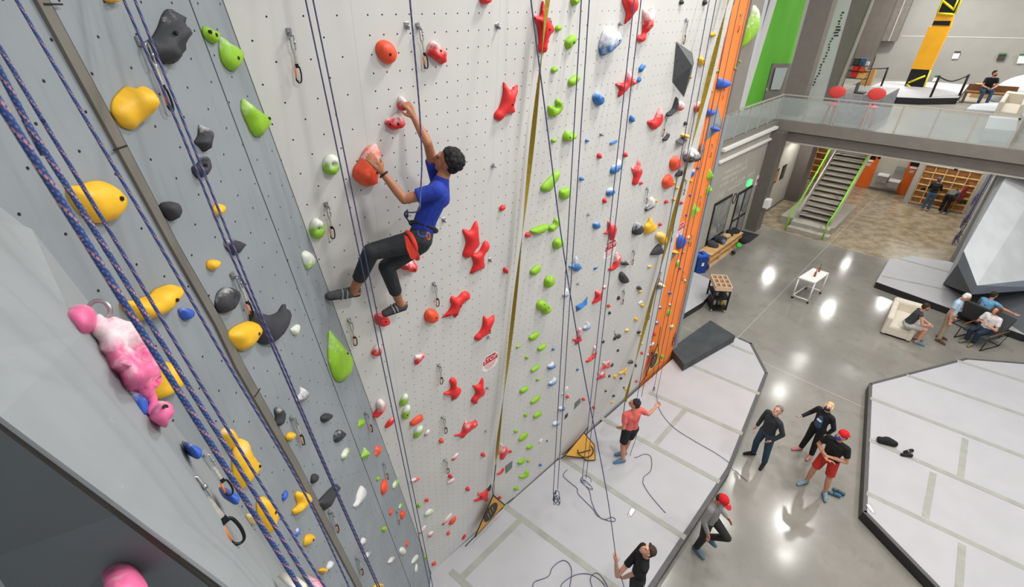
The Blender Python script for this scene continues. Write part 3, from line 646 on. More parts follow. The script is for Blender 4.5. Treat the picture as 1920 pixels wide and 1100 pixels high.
h_('N',W,'green',0,.04,(832,705,34,16,-35)); h_('N',W,'green',.1,.05,[(790,808),(785,835),(740,868),(722,858),(725,840),(765,812)],shape='slanted '); h_('N',W,'olive',0,.03,(818,830,15,13,-40))
h_('N',W,'green',0,.06,[(810,918),(822,930),(815,960),(780,988),(742,985),(740,968),(780,950),(795,925)],'bright green wedge hold, lowest but one of the green line'); h_('N',W,'green',0,.04,(708,1078,22,17,-30),'small green hold at the very bottom of the green line')
h_('N',W,'blue',0,.02,(985,652,8,8,0)); h_('N',W,'blue',0,.03,(925,868,13,11,0)); h_('N',W,'green',.9,.02,(925,655,26,8,-55))
h_('N',W,'red',.55,.05,[(578,675),(595,710),(628,715),(630,750),(600,800),(585,822),(565,815),(565,775),(525,765),(555,745)],'chalky red star hold behind the lower end of the gold strap')
h_('N',W,'red',0,.03,(653,747,16,12,-30)); h_('N',W,'red',.4,.03,[(595,885),(595,915),(570,945),(540,955),(538,942),(570,925)],shape='curved '); h_('N',W,'red',0,.04,(410,776,18,17,0))
h_('N',W,'red',.65,.03,(158,795,38,10,-45)); h_('N',W,'red',.2,.04,(118,970,18,17,0)); h_('N',W,'red',.8,.03,(122,1012,38,14,-30)); h_('N',W,'orange',0,.04,(37,650,20,16,-40))
h_('N',W,'red',.1,.06,[(145,88),(175,115),(172,165),(215,188),(205,215),(140,295),(128,250),(70,240),(68,225),(115,200),(125,160),(115,115)],'red propeller hold left of the stop sticker, beside another star')
h_('N',W,'red',.2,.06,[(410,88),(418,130),(415,170),(430,210),(395,255),(365,270),(360,310),(335,325),(310,305),(315,275),(345,235),(340,190),(322,158),(370,155)],'red star hold directly below the stop sticker beside the gold strap')
h_('N',W,'red',.5,.06,[(265,478),(300,495),(345,470),(360,490),(355,510),(300,550),(245,600),(225,632),(205,612),(160,612),(165,600),(215,585),(240,510)],'chalked slanting red bone hold below the red propeller hold')
h_('P',W,'red',.3,.06,[(262,190),(278,210),(272,240),(275,285),(255,295),(225,280),(155,300),(150,288),(205,265),(185,240),(185,218),(225,225)],'red forked hold just left of the narrow yellow gate')
h_('P',W,'red',0,.03,(385,262,16,12,-45)); h_('P',W,'red',.1,.03,(50,632,30,9,-55)); h_('P',W,'red',0,.04,(85,182,20,17,-60))
h_('L',W,'orange',.2,.08,[(1185,97),(1235,110),(1255,150),(1240,190),(1190,218),(1145,205),(1135,160),(1150,115)],'round orange dome hold below and right of the climber',hole=(1228,165))
h_('M',W,'red',.15,.06,[(265,415),(295,440),(285,480),(235,510),(205,560),(170,645),(150,640),(145,620),(60,648),(55,640),(105,590),(130,540),(122,490),(140,458),(180,472),(230,425)],'slanting red bone hold right of the round orange dome',hole=(205,540))
h_('L',W,'red',.3,.06,[(1665,155),(1700,185),(1755,148),(1750,200),(1725,260),(1725,305),(1680,320),(1640,350),(1620,378),(1590,372),(1583,345),(1625,300),(1655,240)],'red fish-tail hold directly above the stop sticker beside the gold strap',hole=(1705,280))
h_('L',W,'red',.3,.1,[(700,150),(740,140),(800,165),(812,190),(790,220),(740,240),(705,235),(690,190)],"red hold under the climber's right shoe",hole=(773,200))
h_('L',W,'red',.6,.06,[(715,405),(740,430),(738,490),(690,512),(658,500),(665,465),(690,430)]); h_('L',W,'red',.6,.04,[(1045,512),(1075,505),(1140,490),(1105,540),(1060,592),(1042,580)],shape='forked ')
h_('O',W,'red',.7,.07,[(370,45),(410,70),(410,110),(375,165),(320,210),(295,200),(310,180),(335,140),(335,80)],'long chalky red bean hold beside the edge of the grey wall')
h_('O',W,'red',.35,.04,[(485,210),(497,230),(480,270),(420,308),(412,300),(440,250)]); h_('O',W,'green',.55,.05,[(600,-5),(628,0),(625,45),(585,100),(550,100),(555,60),(575,20)],'upper of two chalky green oval holds beside the paired ropes'); h_('O',W,'green',.55,.05,[(635,98),(648,120),(635,195),(600,228),(570,215),(575,170),(600,125)],'lower of two chalky green oval holds beside the paired ropes',hole=(615,185))
h_('O',W,'orange',0,.05,[(750,188),(768,205),(755,240),(665,292),(648,280),(655,255),(700,215)],'smooth slanting orange hold right of the two green ovals'); h_('O',W,'green',.6,.05,[(745,290),(768,300),(760,340),(720,390),(685,408),(680,390),(700,320)],'chalky green hold under the two green ovals')
h_('O',W,'red',.8,.03,(805,355,36,14,-50)); h_('O',W,'orange',0,.04,(938,430,22,18,-60)); h_('O',W,'red',.7,.03,(1068,580,45,12,-50)); h_('O',W,'red',.1,.03,(800,988,20,13,-25)); h_('O',W,'red',.65,.03,(690,795,48,14,-20))
h_('b',W,'green',.1,.04,(672,370,34,18,-60)); h_('b',W,'green',.75,.04,[(890,440),(870,480),(780,535),(757,530),(760,490),(830,430)]); h_('b',W,'red',.8,.03,(1085,575,110,18,-52)); h_('b',W,'orange',0,.04,(1170,600,78,28,-52))
h_('b',W,'orange',0,.03,(1105,780,34,20,-50)); h_('b',W,'red',.1,.03,(1335,832,45,12,-58)); h_('b',W,'red',.7,.03,(845,795,55,25,-50)); h_('b',W,'red',.8,.03,(725,730,80,18,-52))
h_('f',W,'orange',0,.03,(627,1017,16,6,-50)); h_('f',W,'orange',0,.03,(668,1013,10,6,-40)); h_('f',W,'green',0,.03,(636,988,8,6,-30))
h_('Y',W,'red',.7,.07,[(815,105),(850,130),(865,180),(850,225),(815,240),(790,215),(785,160),(795,120)],"small chalky red hold under the climber's raised right hand"); h_('Y',W,'red',.6,.07,[(780,255),(805,275),(840,320),(835,365),(780,410),(725,415),(690,385),(668,350),(685,320),(740,290)],"chalky red hold just below the one in the climber's raised hand",hole=((773,358),(710,368)),rough=.3)
h_('Y',W,'orange',.5,.13,[(575,557),(600,575),(610,650),(600,760),(585,850),(580,930),(530,935),(490,953),(430,925),(385,880),(376,850),(385,790),(430,720),(460,660),(500,600)],"large orange fin hold under the climber's left hand",hole=(572,808))
h_('Y',W,'green',.65,.07,[(150,652),(205,665),(235,710),(230,770),(190,835),(135,838),(95,810),(83,750),(100,690)],'round green hold with chalk left of the paired ropes, level with the climber',hole=(182,745),dish=True)
h_('c',W,'green',.6,.06,[(225,820),(250,830),(261,855),(255,880),(235,895),(212,890),(203,865),(208,835)],'round green hold with chalk beside the grey wall edge, left of a quickdraw',hole=(238,858),dish=True)
h_('Z',W,'red',.55,.08,[(690,550),(740,540),(805,565),(805,600),(790,635),(740,625),(685,605)],"chalky red hold directly below the climber's hips",hole=(787,610))
G = 'g'
h_('A',G,'yellow',0,.05,(1020,-6,55,28,0),'yellow hold cut by the top edge on the grey wall'); h_('A',G,'black',.3,.10,[(1570,80),(1625,120),(1650,170),(1655,300),(1655,480),(1610,535),(1590,572),(1500,555),(1440,530),(1395,500),(1385,420),(1380,370),(1430,330),(1480,240),(1520,130)],'big dark grey rock-shaped hold near the top of the grey wall',prof='flat',rough=.7,hole=((1555,295),))
h_('A',G,'yellow',0,.06,[(1160,775),(1210,795),(1240,800),(1300,773),(1360,795),(1395,850),(1400,920),(1370,990),(1300,1080),(1235,1150),(1200,1160),(1120,1130),(1065,1060),(1037,1000),(1045,910),(1090,840)],'yellow hold with a stubby horn beside the trim channel',bumps=((1290,890,.055,.06),))
h_('B',G,'green',.2,.05,[(895,235),(950,262),(1000,280),(1015,300),(1000,335),(995,385),(960,385),(910,345),(882,280)],'small green hold with two holes near the top of the grey wall',hole=((925,285),(970,312)))
h_('B',G,'green',.45,.07,[(1045,330),(1085,370),(1150,400),(1200,440),(1222,500),(1210,570),(1165,630),(1120,620),(1070,560),(1045,470),(1040,390)],'green teardrop hold near the top edge of the grey wall',hole=(1163,520))
h_('_',G,'green',.45,.08,[(462,185),(472,195),(489,207),(503,217),(506,226),(504,240),(489,256),(478,247),(470,230),(460,205)],'green teardrop hold with a chalky tip, below the upper one',hole=(503,222))
h_('Cc',G,'yellow',.1,.09,[(680,570),(760,560),(840,530),(910,520),(980,530),(1050,565),(1080,610),(1125,660),(1135,720),(1120,790),(1060,865),(990,890),(910,895),(830,850),(760,790),(700,700),(665,620)],'big yellow slab hold crossed by a thin blue rope',hole=(1057,680))
h_('Cc',G,'black',0,.07,[(1500,715),(1575,708),(1605,760),(1612,810),(1575,880),(1520,840),(1475,780),(1475,740)],'black arrowhead hold right of the trim channel',kind='p')
h_('D',G,'black',.45,.07,[(385,20),(410,40),(445,70),(460,110),(445,200),(430,260),(390,215),(348,175),(365,140),(380,100)],'upper of two black claw holds right of the paired ropes'); h_('D',G,'black',.4,.07,[(375,290),(410,300),(435,370),(435,430),(385,498),(340,460),(325,400),(365,370),(385,340)],'lower of two black claw holds, crossed by the paired ropes',hole=(408,383))
h_('D',G,'yellow',0,.05,[(525,725),(565,735),(577,780),(555,820),(520,832),(495,800),(500,755)],'small round yellow hold crossed by the paired ropes'); h_('_',G,'black',.4,.05,[(428,448),(445,450),(461,457),(455,468),(443,478),(432,470),(425,458)])
h_('F',G,'yellow',0,.05,[(470,128),(520,130),(532,160),(510,210),(480,222),(450,205),(443,155)],'small yellow knob hold above a quickdraw on the grey wall'); h_('F',G,'black',.35,.08,[(630,373),(690,390),(708,430),(700,500),(660,580),(600,605),(555,590),(535,530),(545,450),(580,395)],'black oval hold with a scooped edge left of a quickdraw',hole=(680,470),dish=True)
h_('F',G,'black',.25,.12,[(862,590),(920,600),(1020,625),(1100,600),(1130,560),(1157,530),(1155,650),(1120,760),(1060,850),(990,888),(930,860),(895,800),(870,700)],'large black half-moon hold on the grey wall')
h_('F',G,'yellow',.1,.09,[(820,678),(870,690),(905,740),(900,800),(850,880),(800,935),(740,938),(690,890),(648,830),(650,780),(700,730),(760,700)],'rounded yellow hold touching the black half-moon hold',hole=(870,792))
h_('F',G,'green',.85,.06,[(1320,45),(1365,80),(1390,150),(1340,215),(1310,160),(1290,80)],"white chalked green hold on the grey strip above the climber's shoe"); h_('F',G,'green',.9,.04,[(1235,705),(1250,720),(1240,790),(1215,805),(1190,775),(1185,745)])
h_('L',G,'green',.4,.09,[(300,288),(340,330),(400,400),(450,460),(480,520),(480,620),(450,710),(400,745),(350,720),(315,630),(293,540),(292,420)],'long bright green teardrop hold on the grey strip',hole=(430,490))
h_('F',G,'royal',.4,.05,[(190,575),(230,560),(290,575),(295,640),(250,672),(210,640)],'small blue hold right of the long yellow banana hold')
h_('E',G,'yellow',.1,.1,[(1560,350),(1600,365),(1618,420),(1590,490),(1500,600),(1420,650),(1350,662),(1290,675),(1240,655),(1150,540),(1165,500),(1250,490),(1340,460),(1400,440),(1450,390)],'long yellow banana hold crossed by several blue ropes',hole=(1555,490))
h_('e',G,'yellow',0,.09,[(640,255),(680,330),(685,345),(640,385),(600,392),(605,320)],'yellow hold half hidden behind the big pink hold')
h_('G',G,'grey',.6,.06,[(800,170),(850,205),(855,240),(830,280),(780,305),(760,290),(770,250),(795,220)]); h_('G',G,'black',.35,.06,[(600,348),(630,380),(637,430),(620,500),(595,522),(573,500),(580,440),(570,370)])
h_('G',G,'yellow',.2,.05,[(710,570),(732,595),(710,640),(680,650),(667,625),(678,585)]); h_('G',G,'black',.1,.06,[(1025,402),(1062,415),(1050,455),(1010,485),(983,465),(985,430)]); h_('G',G,'black',.35,.06,[(1135,550),(1180,570),(1180,610),(1130,663),(1100,650),(1098,600)])
h_('G',G,'green',.7,.05,[(1200,708),(1215,740),(1190,780),(1180,822),(1165,815),(1160,775)]); h_('G',G,'green',.3,.05,[(1320,460),(1360,455),(1362,485),(1335,542),(1313,520)],kind='k',shape='boxy '); h_('G',G,'green',.3,.08,[(1375,705),(1415,790),(1370,818),(1348,795)],kind='k',shape='pyramid-shaped '); h_('G',G,'orange',.4,.06,[(1465,690),(1525,705),(1485,797),(1467,780)],kind='k',shape='triangular ')
h_('G',G,'black',0,.05,[(925,945),(938,970),(925,1015),(905,1033),(890,1015),(898,960)]); h_('G',G,'green',.1,.03,(1480,990,22,10,-80)); h_('H',G,'orange',.1,.06,(1538,203,68,22,-85)); h_('G',G,'green',.6,.04,[(1650,995),(1660,1020),(1630,1080),(1615,1070),(1620,1030)])
h_('G',G,'yellow',.4,.07,[(145,530),(175,560),(205,630),(180,720),(155,715),(105,630),(95,580),(110,545)],'yellow hold just above the tall yellow boot hold'); h_('G',G,'yellow',.35,.09,[(265,628),(305,650),(325,710),(360,780),(410,840),(415,890),(385,960),(330,1020),(280,1095),(255,1070),(225,980),(210,850),(215,720),(240,650)],'tall yellow boot-shaped hold behind the thick ropes',hole=(400,880))
h_('H',G,'black',.1,.08,[(1125,178),(1130,215),(1090,290),(1040,390),(1010,410),(970,370),(965,335),(1030,260),(1090,200)],'long black paddle hold crossed by the paired ropes'); h_('H',G,'grey',.75,.06,[(1335,190),(1368,230),(1360,300),(1320,360),(1285,388),(1268,370),(1290,330),(1300,270)],'long chalk-white and grey crescent hold right of the black paddle hold')
h_('H',G,'yellow',.05,.07,[(780,238),(800,255),(840,248),(872,290),(870,340),(830,390),(760,450),(735,430),(740,400),(780,360),(758,290),(765,250)],'lumpy yellow hold against the trim channel'); h_('H',G,'yellow',.2,.08,[(440,300),(480,290),(520,340),(560,390),(565,490),(520,620),(500,610),(450,530),(425,420),(425,330)],'tall yellow hold below the yellow boot, behind the thick ropes',hole=(542,435))
h_('H',G,'royal',.3,.03,(648,280,48,15,-75)); h_('H',G,'royal',.55,.03,(755,610,45,10,-75)); h_('H',G,'yellow',.1,.05,[(870,622),(905,640),(895,690),(850,730),(825,722),(835,650)],hole=(888,678)); h_('H',G,'cream',.3,.06,[(320,450),(350,450),(382,510),(370,545),(340,525)]); h_('H',G,'yellow',0,.05,(987,952,28,24,0))
for q, c in [((1050,905,50,16,-70),.7),((1350,695,45,18,-80),.6),((1385,812,45,16,-60),.6),((1600,855,40,15,-60),.7)]: h_('H',G,'grey',c,.05,q)
h_('H',G,'green',.9,.05,(1700,775,38,22,85)); h_('H',G,'orange',0,.03,(1595,427,32,10,-85)); h_('H',G,'orange',0,.05,(1700,452,42,14,-85)); h_('H',G,'green',.1,.04,(1535,580,28,16,-80)); h_('H',G,'green',.5,.03,(1680,375,30,10,-75)); h_('H',G,'orange',0,.03,(1740,712,30,9,-85)); h_('H',G,'green',.9,.04,(1810,850,48,16,-60)); h_('H',G,'green',.9,.03,(1822,930,42,8,-85)); h_('H',G,'yellow',.1,.06,(1485,1088,36,22,-20))
h_('e','e','pink',.5,.14,[(225,85),(262,50),(310,40),(350,55),(365,100),(350,140),(300,165),(265,140)],'pink and white knob hold, topmost of the pink ones on the near bulge',skirt=.12,rough=.2)
h_('e','e','pink',.62,.12,[(340,140),(350,98),(372,75),(402,92),(430,85),(470,100),(497,108),(522,135),(542,165),(552,200),(580,218),(598,262),(606,300),(606,335),(584,362),(592,392),(590,425),(568,455),(553,440),(562,405),(530,388),(512,365),(478,372),(455,345),(440,300),(405,290),(388,235),(368,215),(372,180)],'big marbled pink and white hold on the near bulge, left of the thick ropes',skirt=.12,rough=.9,bumps=((440,140,.05,-.075),(515,215,.035,-.05),(390,110,.04,.03),(470,300,.05,.03),(575,300,.03,.03),(420,210,.03,-.03),(560,250,.025,-.03)))
h_('e','e','pink',.45,.1,[(600,405),(640,410),(655,445),(635,475),(625,503),(600,495),(560,470),(575,430)],'small pink knob hold below the big marbled pink hold',skirt=.12,hole=(618,425))
h_('e','e','royal',.55,.05,[(475,360),(530,370),(558,400),(550,460),(510,440)],'blue and white hold wedged under the big marbled pink hold',skirt=.12)
h_('e','j','royal',.4,.05,[(705,562),(758,585),(748,620),(725,612)],'small blue hold beside the smaller near quickdraw',skirt=.12); h_('e','j','royal',.1,.05,[(850,745),(895,755),(890,790),(868,785)],'small blue hold below the smaller near quickdraw',skirt=.12)
h_('H','j','cream',.9,.05,(755,1080,85,34,0),'white hold with a blue mark at the bottom edge under the thick ropes',skirt=.12); h_('H','j','pink',.55,.06,(945,1092,55,32,0),'pink and white hold at the bottom edge under the thick ropes',skirt=.12)
PF = Plane(dep(235, 1090, 1.36), _h1, _v1.cross(_h1)); PL['f'] = PF; GROUPS['f'] = GROUPS['e']; WALLN['f'] = 'near grey'
h_('e','f','pink',.3,.08,[(392,1110),(440,1062),(500,1052),(545,1085),(555,1120),(470,1160)],'pink hold at the bottom edge on the shaded near panel',skirt=.12)
O_ = 'o'
h_('Q',O_,'green',.55,.13,[(855,45),(880,95),(880,200),(860,280),(820,340),(750,410),(745,390),(775,260),(815,140),(835,70)],'large green leaf-shaped hold with chalk at the top of the orange wall')
h_('Q',O_,'royal',.3,.14,[(560,668),(620,690),(628,720),(600,755),(535,765),(533,720),(545,680)],'blue cup-shaped hold on the orange wall'); h_('Q',O_,'royal',.1,.1,[(440,930),(505,950),(512,970),(480,990),(430,998),(425,950)],'blue tongue-shaped hold left of the pale triangle volume')
volume('_',O_,'grey',[(1345,195),(1354,228),(1355,240),(1320,266),(1330,228)],(1343,230),.06,'pale grey triangle volume on the orange wall'); h_('R',O_,'royal',.1,.15,(731,100,25,25,0),'round blue hold on the pale grey triangle volume')
volume('R',O_,'grey',[(615,215),(650,275),(600,345),(592,290)],(610,280),.06,'pale grey diamond volume on the orange wall beside the black ball hold')
h_('R',O_,'green',.35,.1,[(707,440),(735,520),(680,548),(672,520),(690,460)],'uppermost of three pyramid-shaped green holds on the orange wall',kind='k'); h_('R',O_,'green',.35,.1,[(693,575),(722,620),(658,668),(672,620)],'middle one of three pyramid-shaped green holds on the orange wall',kind='k'); h_('R',O_,'green',.3,.1,[(565,742),(620,795),(530,872),(545,790)],'lowest of three pyramid-shaped green holds on the orange wall',kind='k')
h_('R',O_,'yellow',0,.05,(530,543,14,12,80)); h_('R',O_,'royal',0,.04,(587,436,11,11,0)); h_('R',O_,'royal',0,.03,(522,670,10,9,0)); h_('R',O_,'royal',0,.03,(490,840,9,8,0)); h_('Q',O_,'olive',0,.04,(530,612,14,12,80)); h_('Q',O_,'olive',0,.04,(685,590,14,10,80)); h_('Q',O_,'olive',0,.04,(717,528,14,8,80)); h_('Q',O_,'olive',.4,.04,(478,780,14,10,80)); h_('K',O_,'green',.1,.05,(1725,200,45,16,-75))
h_('S',O_,'royal',.05,.12,[(715,5),(760,30),(765,75),(720,150),(690,165),(675,150),(680,70),(700,20)],'large blue shell-shaped hold on the orange wall'); h_('S',O_,'green',.5,.05,[(685,280),(692,320),(665,370),(657,340)]); h_('S',O_,'olive',0,.04,(743,199,14,12,80)); h_('S',O_,'purple',0,.04,(700,386,12,11,0)); h_('S',O_,'green',.6,.04,(762,530,20,10,90)); h_('S',O_,'royal',.45,.05,(585,668,18,15,90)); h_('S',O_,'green',.6,.04,(590,803,16,13,90)); h_('S',O_,'green',.1,.05,[(590,845),(600,890),(575,925),(553,920),(565,870)])
h_('S',O_,'royal',.6,.04,(475,832,18,14,90)); h_('S',O_,'royal',.6,.04,(435,1008,18,16,90)); h_('S',O_,'green',.6,.05,(610,1052,24,16,-45)); h_('S',O_,'cream',.4,.04,(803,28,22,12,-50)); h_('S',O_,'olive',0,.04,(805,80,14,12,90))
volume('S',O_,'grey',[(650,160),(680,205),(595,305),(602,230)],(640,215),.06,'pale grey volume on the orange wall with a yellow hold'); h_('S',O_,'yellow',.4,.13,(645,195,26,18,-20),'yellow and white hold on the pale grey volume of the orange wall')
h_('T',O_,'green',.1,.05,(740,32,30,14,-75)); h_('T',O_,'green',.6,.05,(770,178,24,16,-45)); h_('T',O_,'green',0,.05,(670,485,22,14,90)); h_('T',O_,'red',.5,.06,(553,240,26,20,70)); h_('T',O_,'red',.2,.06,(583,252,24,14,80)); h_('T',O_,'royal',.6,.05,(612,135,20,16,0)); h_('T',O_,'red',.5,.05,(520,330,26,14,-25)); h_('T',O_,'royal',.8,.04,(565,360,30,12,-40)); h_('T',O_,'royal',.7,.04,(522,470,20,12,90)); h_('T',O_,'purple',0,.04,(566,447,12,9,90)); h_('R',O_,'royal',.5,.05,[(560,440),(550,500),(525,515),(530,470)]); h_('Q',O_,'red',.5,.06,(532,468,24,14,-70)); h_('Q',O_,'red',.1,.05,(508,530,30,12,-75)); h_('Q',O_,'royal',.6,.05,(464,712,20,12,-70)); h_('Q',O_,'yellow',.2,.04,(428,905,22,8,-80))
h_('Q',O_,'black',.2,.1,[(640,0),(697,-14),(650,60),(612,95),(598,50)],'dark angular hold at the top of the orange wall',kind='k')
# flat things screwed to the white wall
M_tagg = mat('grey_green_tag', (104, 116, 108), .6, .1, 20); M_tagd = mat('dark_tag', (62, 58, 60), .6, .1, 20)
def plate(k, pl, pts, m, label, name='route_tag', th=.006):
    plane = PL[pl]; P = [plane.at(*kp(k, x, y), 0) for x, y in pts]; c = Vector((sum(p[0] for p in P) / len(P), sum(p[1] for p in P) / len(P), 0))
    bm = bmesh.new(); a = [bm.verts.new((x - c.x, y - c.y, 0)) for x, y in P]; b = [bm.verts.new((x - c.x, y - c.y, th)) for x, y in P]; n = len(P); bm.faces.new(a[::-1]); bm.faces.new(b)
    for i in range(n): bm.faces.new((a[i], a[(i + 1) % n], b[(i + 1) % n], b[i]))
    o = bm_obj(name, bm, m); M = plane.M.copy(); M.translation = plane.w(c.x, c.y, .0005); o.matrix_world = M; return tag(o, label, 'tag', 'route tags on the white wall')
plate('N','w',[(672,828),(668,890),(612,945),(608,878)],M_tagg,'square grey-green tag beside the lower end of the gold strap')
plate('N','w',[(1282,265),(1280,310),(1225,370),(1232,310)],M_tagg,'large grey-green tag low between the two rope pairs')
plate('N','w',[(1170,398),(1168,430),(1140,458),(1145,420)],M_tagd,'small dark patterned tag below the large grey-green tag')
plate('P','w',[(302,135),(306,165),(285,205),(262,185)],M_tagd,'dark tag above the red forked hold, left of the strap end')
M_sr = mat('sticker_red', (196, 32, 36), .4, .03); M_sw = mat('sticker_white', (240, 236, 234), .4, .02)
def stop(plane, cx, cy, hw, label, drop=0):
    c = plane.at(cx, cy, 0); R = hw; ch = R * .42
    oct_ = [(-R + ch, -R), (R - ch, -R), (R, -R + ch), (R, R - ch), (R - ch, R), (-R + ch, R), (-R, R - ch), (-R, -R + ch)]
    me = [Vector((x, y * 1.0, 0)) for x, y in oct_] + [Vector((x, y, .0015)) for x, y in oct_]
    o = mesh_obj('stop_sticker', me, [tuple(range(8))[::-1], tuple(range(8, 16))] + [(i, (i + 1) % 8, 8 + (i + 1) % 8, 8 + i) for i in range(8)], M_sw)
    M = plane.M.copy(); M.translation = plane.w(c[0], c[1], .0005); o.matrix_world = M
    k = .93; t = [(-R, 0.0), (R, 0.0), (R, R - ch), (R - ch, R), (-R + ch, R), (-R, R - ch)]
    q = mesh_obj('red_half', [Vector((x * k, y * k, .0017)) for x, y in t], [tuple(range(6))], M_sr, o); q.matrix_local = Matrix()
    text('STOP', M @ Matrix.Translation((0, R * .42, .0018)), R * .72, M_sw, o, .0004)
    for i, (y, w_) in enumerate(((-.15, .78), (-.36, .74), (-.56, .6), (-.76, .34))):
        b = BX('printed_line', (0, 0, 0), (R * 2 * w_, R * .075, .0004), M_sr, o); b.matrix_local = Matrix.Translation((0, y * R, .0018))
    return tag(o, label, 'sticker', 'stop stickers')
stop(PW, 919, 678, .145, 'octagonal red and white stop sticker beside the gold strap'); stop(PW, 1144, 467, .165, 'octagonal stop sticker behind the paired ropes on the white wall'); stop(PO, 1276, 430, .17, 'octagonal stop sticker above the blue shell hold on the orange wall')
# ================================================================ quickdraws and bolts
M_metal = mat('brushed_steel', (176, 178, 180), .32, .08, 30, metal=.85); M_blackm = mat('black_anodised', (26, 27, 29), .3, .05, metal=.4)
M_og = mat('orange_gate_metal', (232, 116, 40), .35, .05); M_sling = mat('grey_sling', (176, 170, 160), .8, .1, 60)
QD = None
def arc(cx, cy, rx, ry, a0, a1, n=10): return [Vector((cx + rx * math.cos(math.radians(a0 + (a1 - a0) * i / n)), cy + ry * math.sin(math.radians(a0 + (a1 - a0) * i / n)), 0)) for i in range(n + 1)]
def make_qd():
    root = empty('quickdraw', (0, 0, 0), 'x', 'quickdraw')
    bm = bmesh.new(); box(bm, (0, .0, .006), (.035, .05, .012)); box(bm, (0, -.018, .022), (.012, .03, .04)); bmesh.ops.bevel(bm, geom=list(bm.edges), offset=.003, segments=2, affect='EDGES')
    bm_obj('bolt_hanger', bm, M_metal, root)
    z = .034
    lp = arc(0, -.025, .013, .013, 180, 0, 8) + arc(0, -.115, .013, .013, 0, -180, 8)
    o = TB('upper_link', [Vector((p.x, p.y, z)) for p in lp], .0045, M_metal, root, 8, True)
    TB('link_nut', [(.013, -.06, z), (.013, -.082, z)], .0075, M_metal, root, 6)
    bm = bmesh.new(); box(bm, (0, -.18, z), (.017, .135, .009)); bmesh.ops.bevel(bm, geom=list(bm.edges), offset=.003, segments=2, affect='EDGES'); bm_obj('sling', bm, M_sling, root)
    bm = bmesh.new(); box(bm, (0, -.235, z), (.021, .03, .013)); bm_obj('sling_keeper', bm, M_blackm, root)
    cb = crom([(-.007, -.235, z), (.011, -.24, z), (.019, -.262, z), (.02, -.31, z), (.012, -.352, z), (-.004, -.36, z), (-.018, -.343, z), (-.02, -.325, z)], 5)
    TB('carabiner', cb, .0055, M_blackm, root, 8)
    TB('gate', [(-.011, -.238, z), (-.016, -.28, z), (-.02, -.325, z)], .0052, M_og, root, 8)
    return root
QN = 0
def copy_tree(o, parent=None):
    c = o.copy(); C.objects.link(c); c.parent = parent
    for ch in list(o.children): copy_tree(ch, c)
    return c
def qd(pl, a, b, where, off_=.0, fat=1.12):
    global QD, QN; plane = PL[pl]
    if QD is None: QD = make_qd(); r = QD
    else: r = copy_tree(QD)
    A, B = plane.pt(*a, .03) , plane.pt(*b, .03); A0_ = plane.pt(*a, .0)
    y = (A - B); L = y.length; y.normalize(); n = plane.n; x = y.cross(n).normalized(); n = x.cross(y)
    s = L / .36; M = Matrix((x, y, n)).transposed().to_4x4() @ Matrix.Diagonal((s * fat, s, s * fat, 1)); M.translation = A - plane.n * .03 + plane.n * (off_ + .001); r.matrix_world = M
    QN += 1; tag(r, where, 'quickdraw', 'quickdraws hanging on the climbing walls'); return r
for pl, a, b, l in [('w',(545,60),(562,155),'quickdraw left of the paired ropes near the top of the white wall'),('w',(787,49),(800,128),'quickdraw beside the knobbly red hold near the top'),('w',(614,385),(625,447),'quickdraw right of the lower round green-white hold'),
 ('w',(816,533),(821,574),"quickdraw right of the climber's lower shoe, above the round orange dome"),('w',(657,602),(667,647),'quickdraw right of the long green teardrop hold'),('w',(825,686),(828,719),'quickdraw left of the red propeller hold'),
 ('w',(832,783),(836,811),'quickdraw left of the slanting chalky red bone, low on the white wall'),('w',(836,863),(840,886),'lowest quickdraw on the white wall, above two small red holds'),('w',(1289.6,38),(1282,83),'quickdraw just above the dark grey pyramid volume'),
 ('w',(1251,218),(1242,256),'quickdraw between a red hold and the black horn hold'),('w',(1215,354),(1211.6,382),'quickdraw directly above the grey chalked scoop hold'),('w',(1287,338),(1281.5,365),'quickdraw at the white wall edge below the black ball hold'),
 ('w',(1262,430),(1257.5,454),'quickdraw at the white wall edge beside the sharp black wedge'),('w',(1189.5,471),(1185.4,496),'quickdraw right of the chalky black hold at mid height'),('w',(1170.6,546),(1166.5,570),'quickdraw left of the small yellow pair on the white wall'),
 ('w',(1239.4,510),(1235,530),'quickdraw above the small pale grey volume'),('w',(1219,579),(1215.6,599),'quickdraw beside the second gold strap, near the orange wall foot'),
 ('g',(272,76),(323,208),'quickdraw with the paired ropes left of the big dark rock hold'),('g',(444,516),(473.5,593),'quickdraw right of the black oval scooped hold'),('g',(552.6,783),(570.4,833),'quickdraw right of a small yellow hold on the grey wall'),
 ('g',(688.6,774),(698,809),'quickdraw on the grey strip left of the long red bean hold'),('g',(722,869),(728,898),'quickdraw above the long orange oval on the grey strip'),('g',(622.7,960),(635,996.5),'quickdraw below the long black paddle hold'),
 ('g',(747,959),(750,983),'quickdraw low on the grey strip beside a small orange oval'),('g',(673,1046),(681,1077),'lowest quickdraw on the grey wall'),
 ('o',(1391,28),(1383.4,61),'quickdraw left of the large green leaf hold'),('o',(1360.5,168),(1355.5,187),'quickdraw below the blue cup hold on the orange wall'),('o',(1337,271),(1332,295),'quickdraw below the pale triangle volume'),
 ('o',(1315,369),(1312.5,386),'quickdraw above the lowest green pyramid hold'),('o',(1298,442),(1294,462),'quickdraw right of the blue shell hold'),('o',(1282.7,510),(1279.5,527),'quickdraw low on the right edge of the orange wall')]: qd(pl, a, b, l)
r = qd('j', (352,890), (449,1012), 'largest and nearest quickdraw, on the grey bulge at lower left', .02, 1.3); qd('j', (383,850), (432,925), 'smaller near quickdraw between two small blue holds', .02, 1.3)
bm = bmesh.new(); uvl = None; tube_verts(bm, [Vector((.0, .0 + .026 * math.cos(a), .028 + .026 * math.sin(a))) for a in [math.pi * 2 * i / 20 for i in range(20)]], .006, 8, None, True)
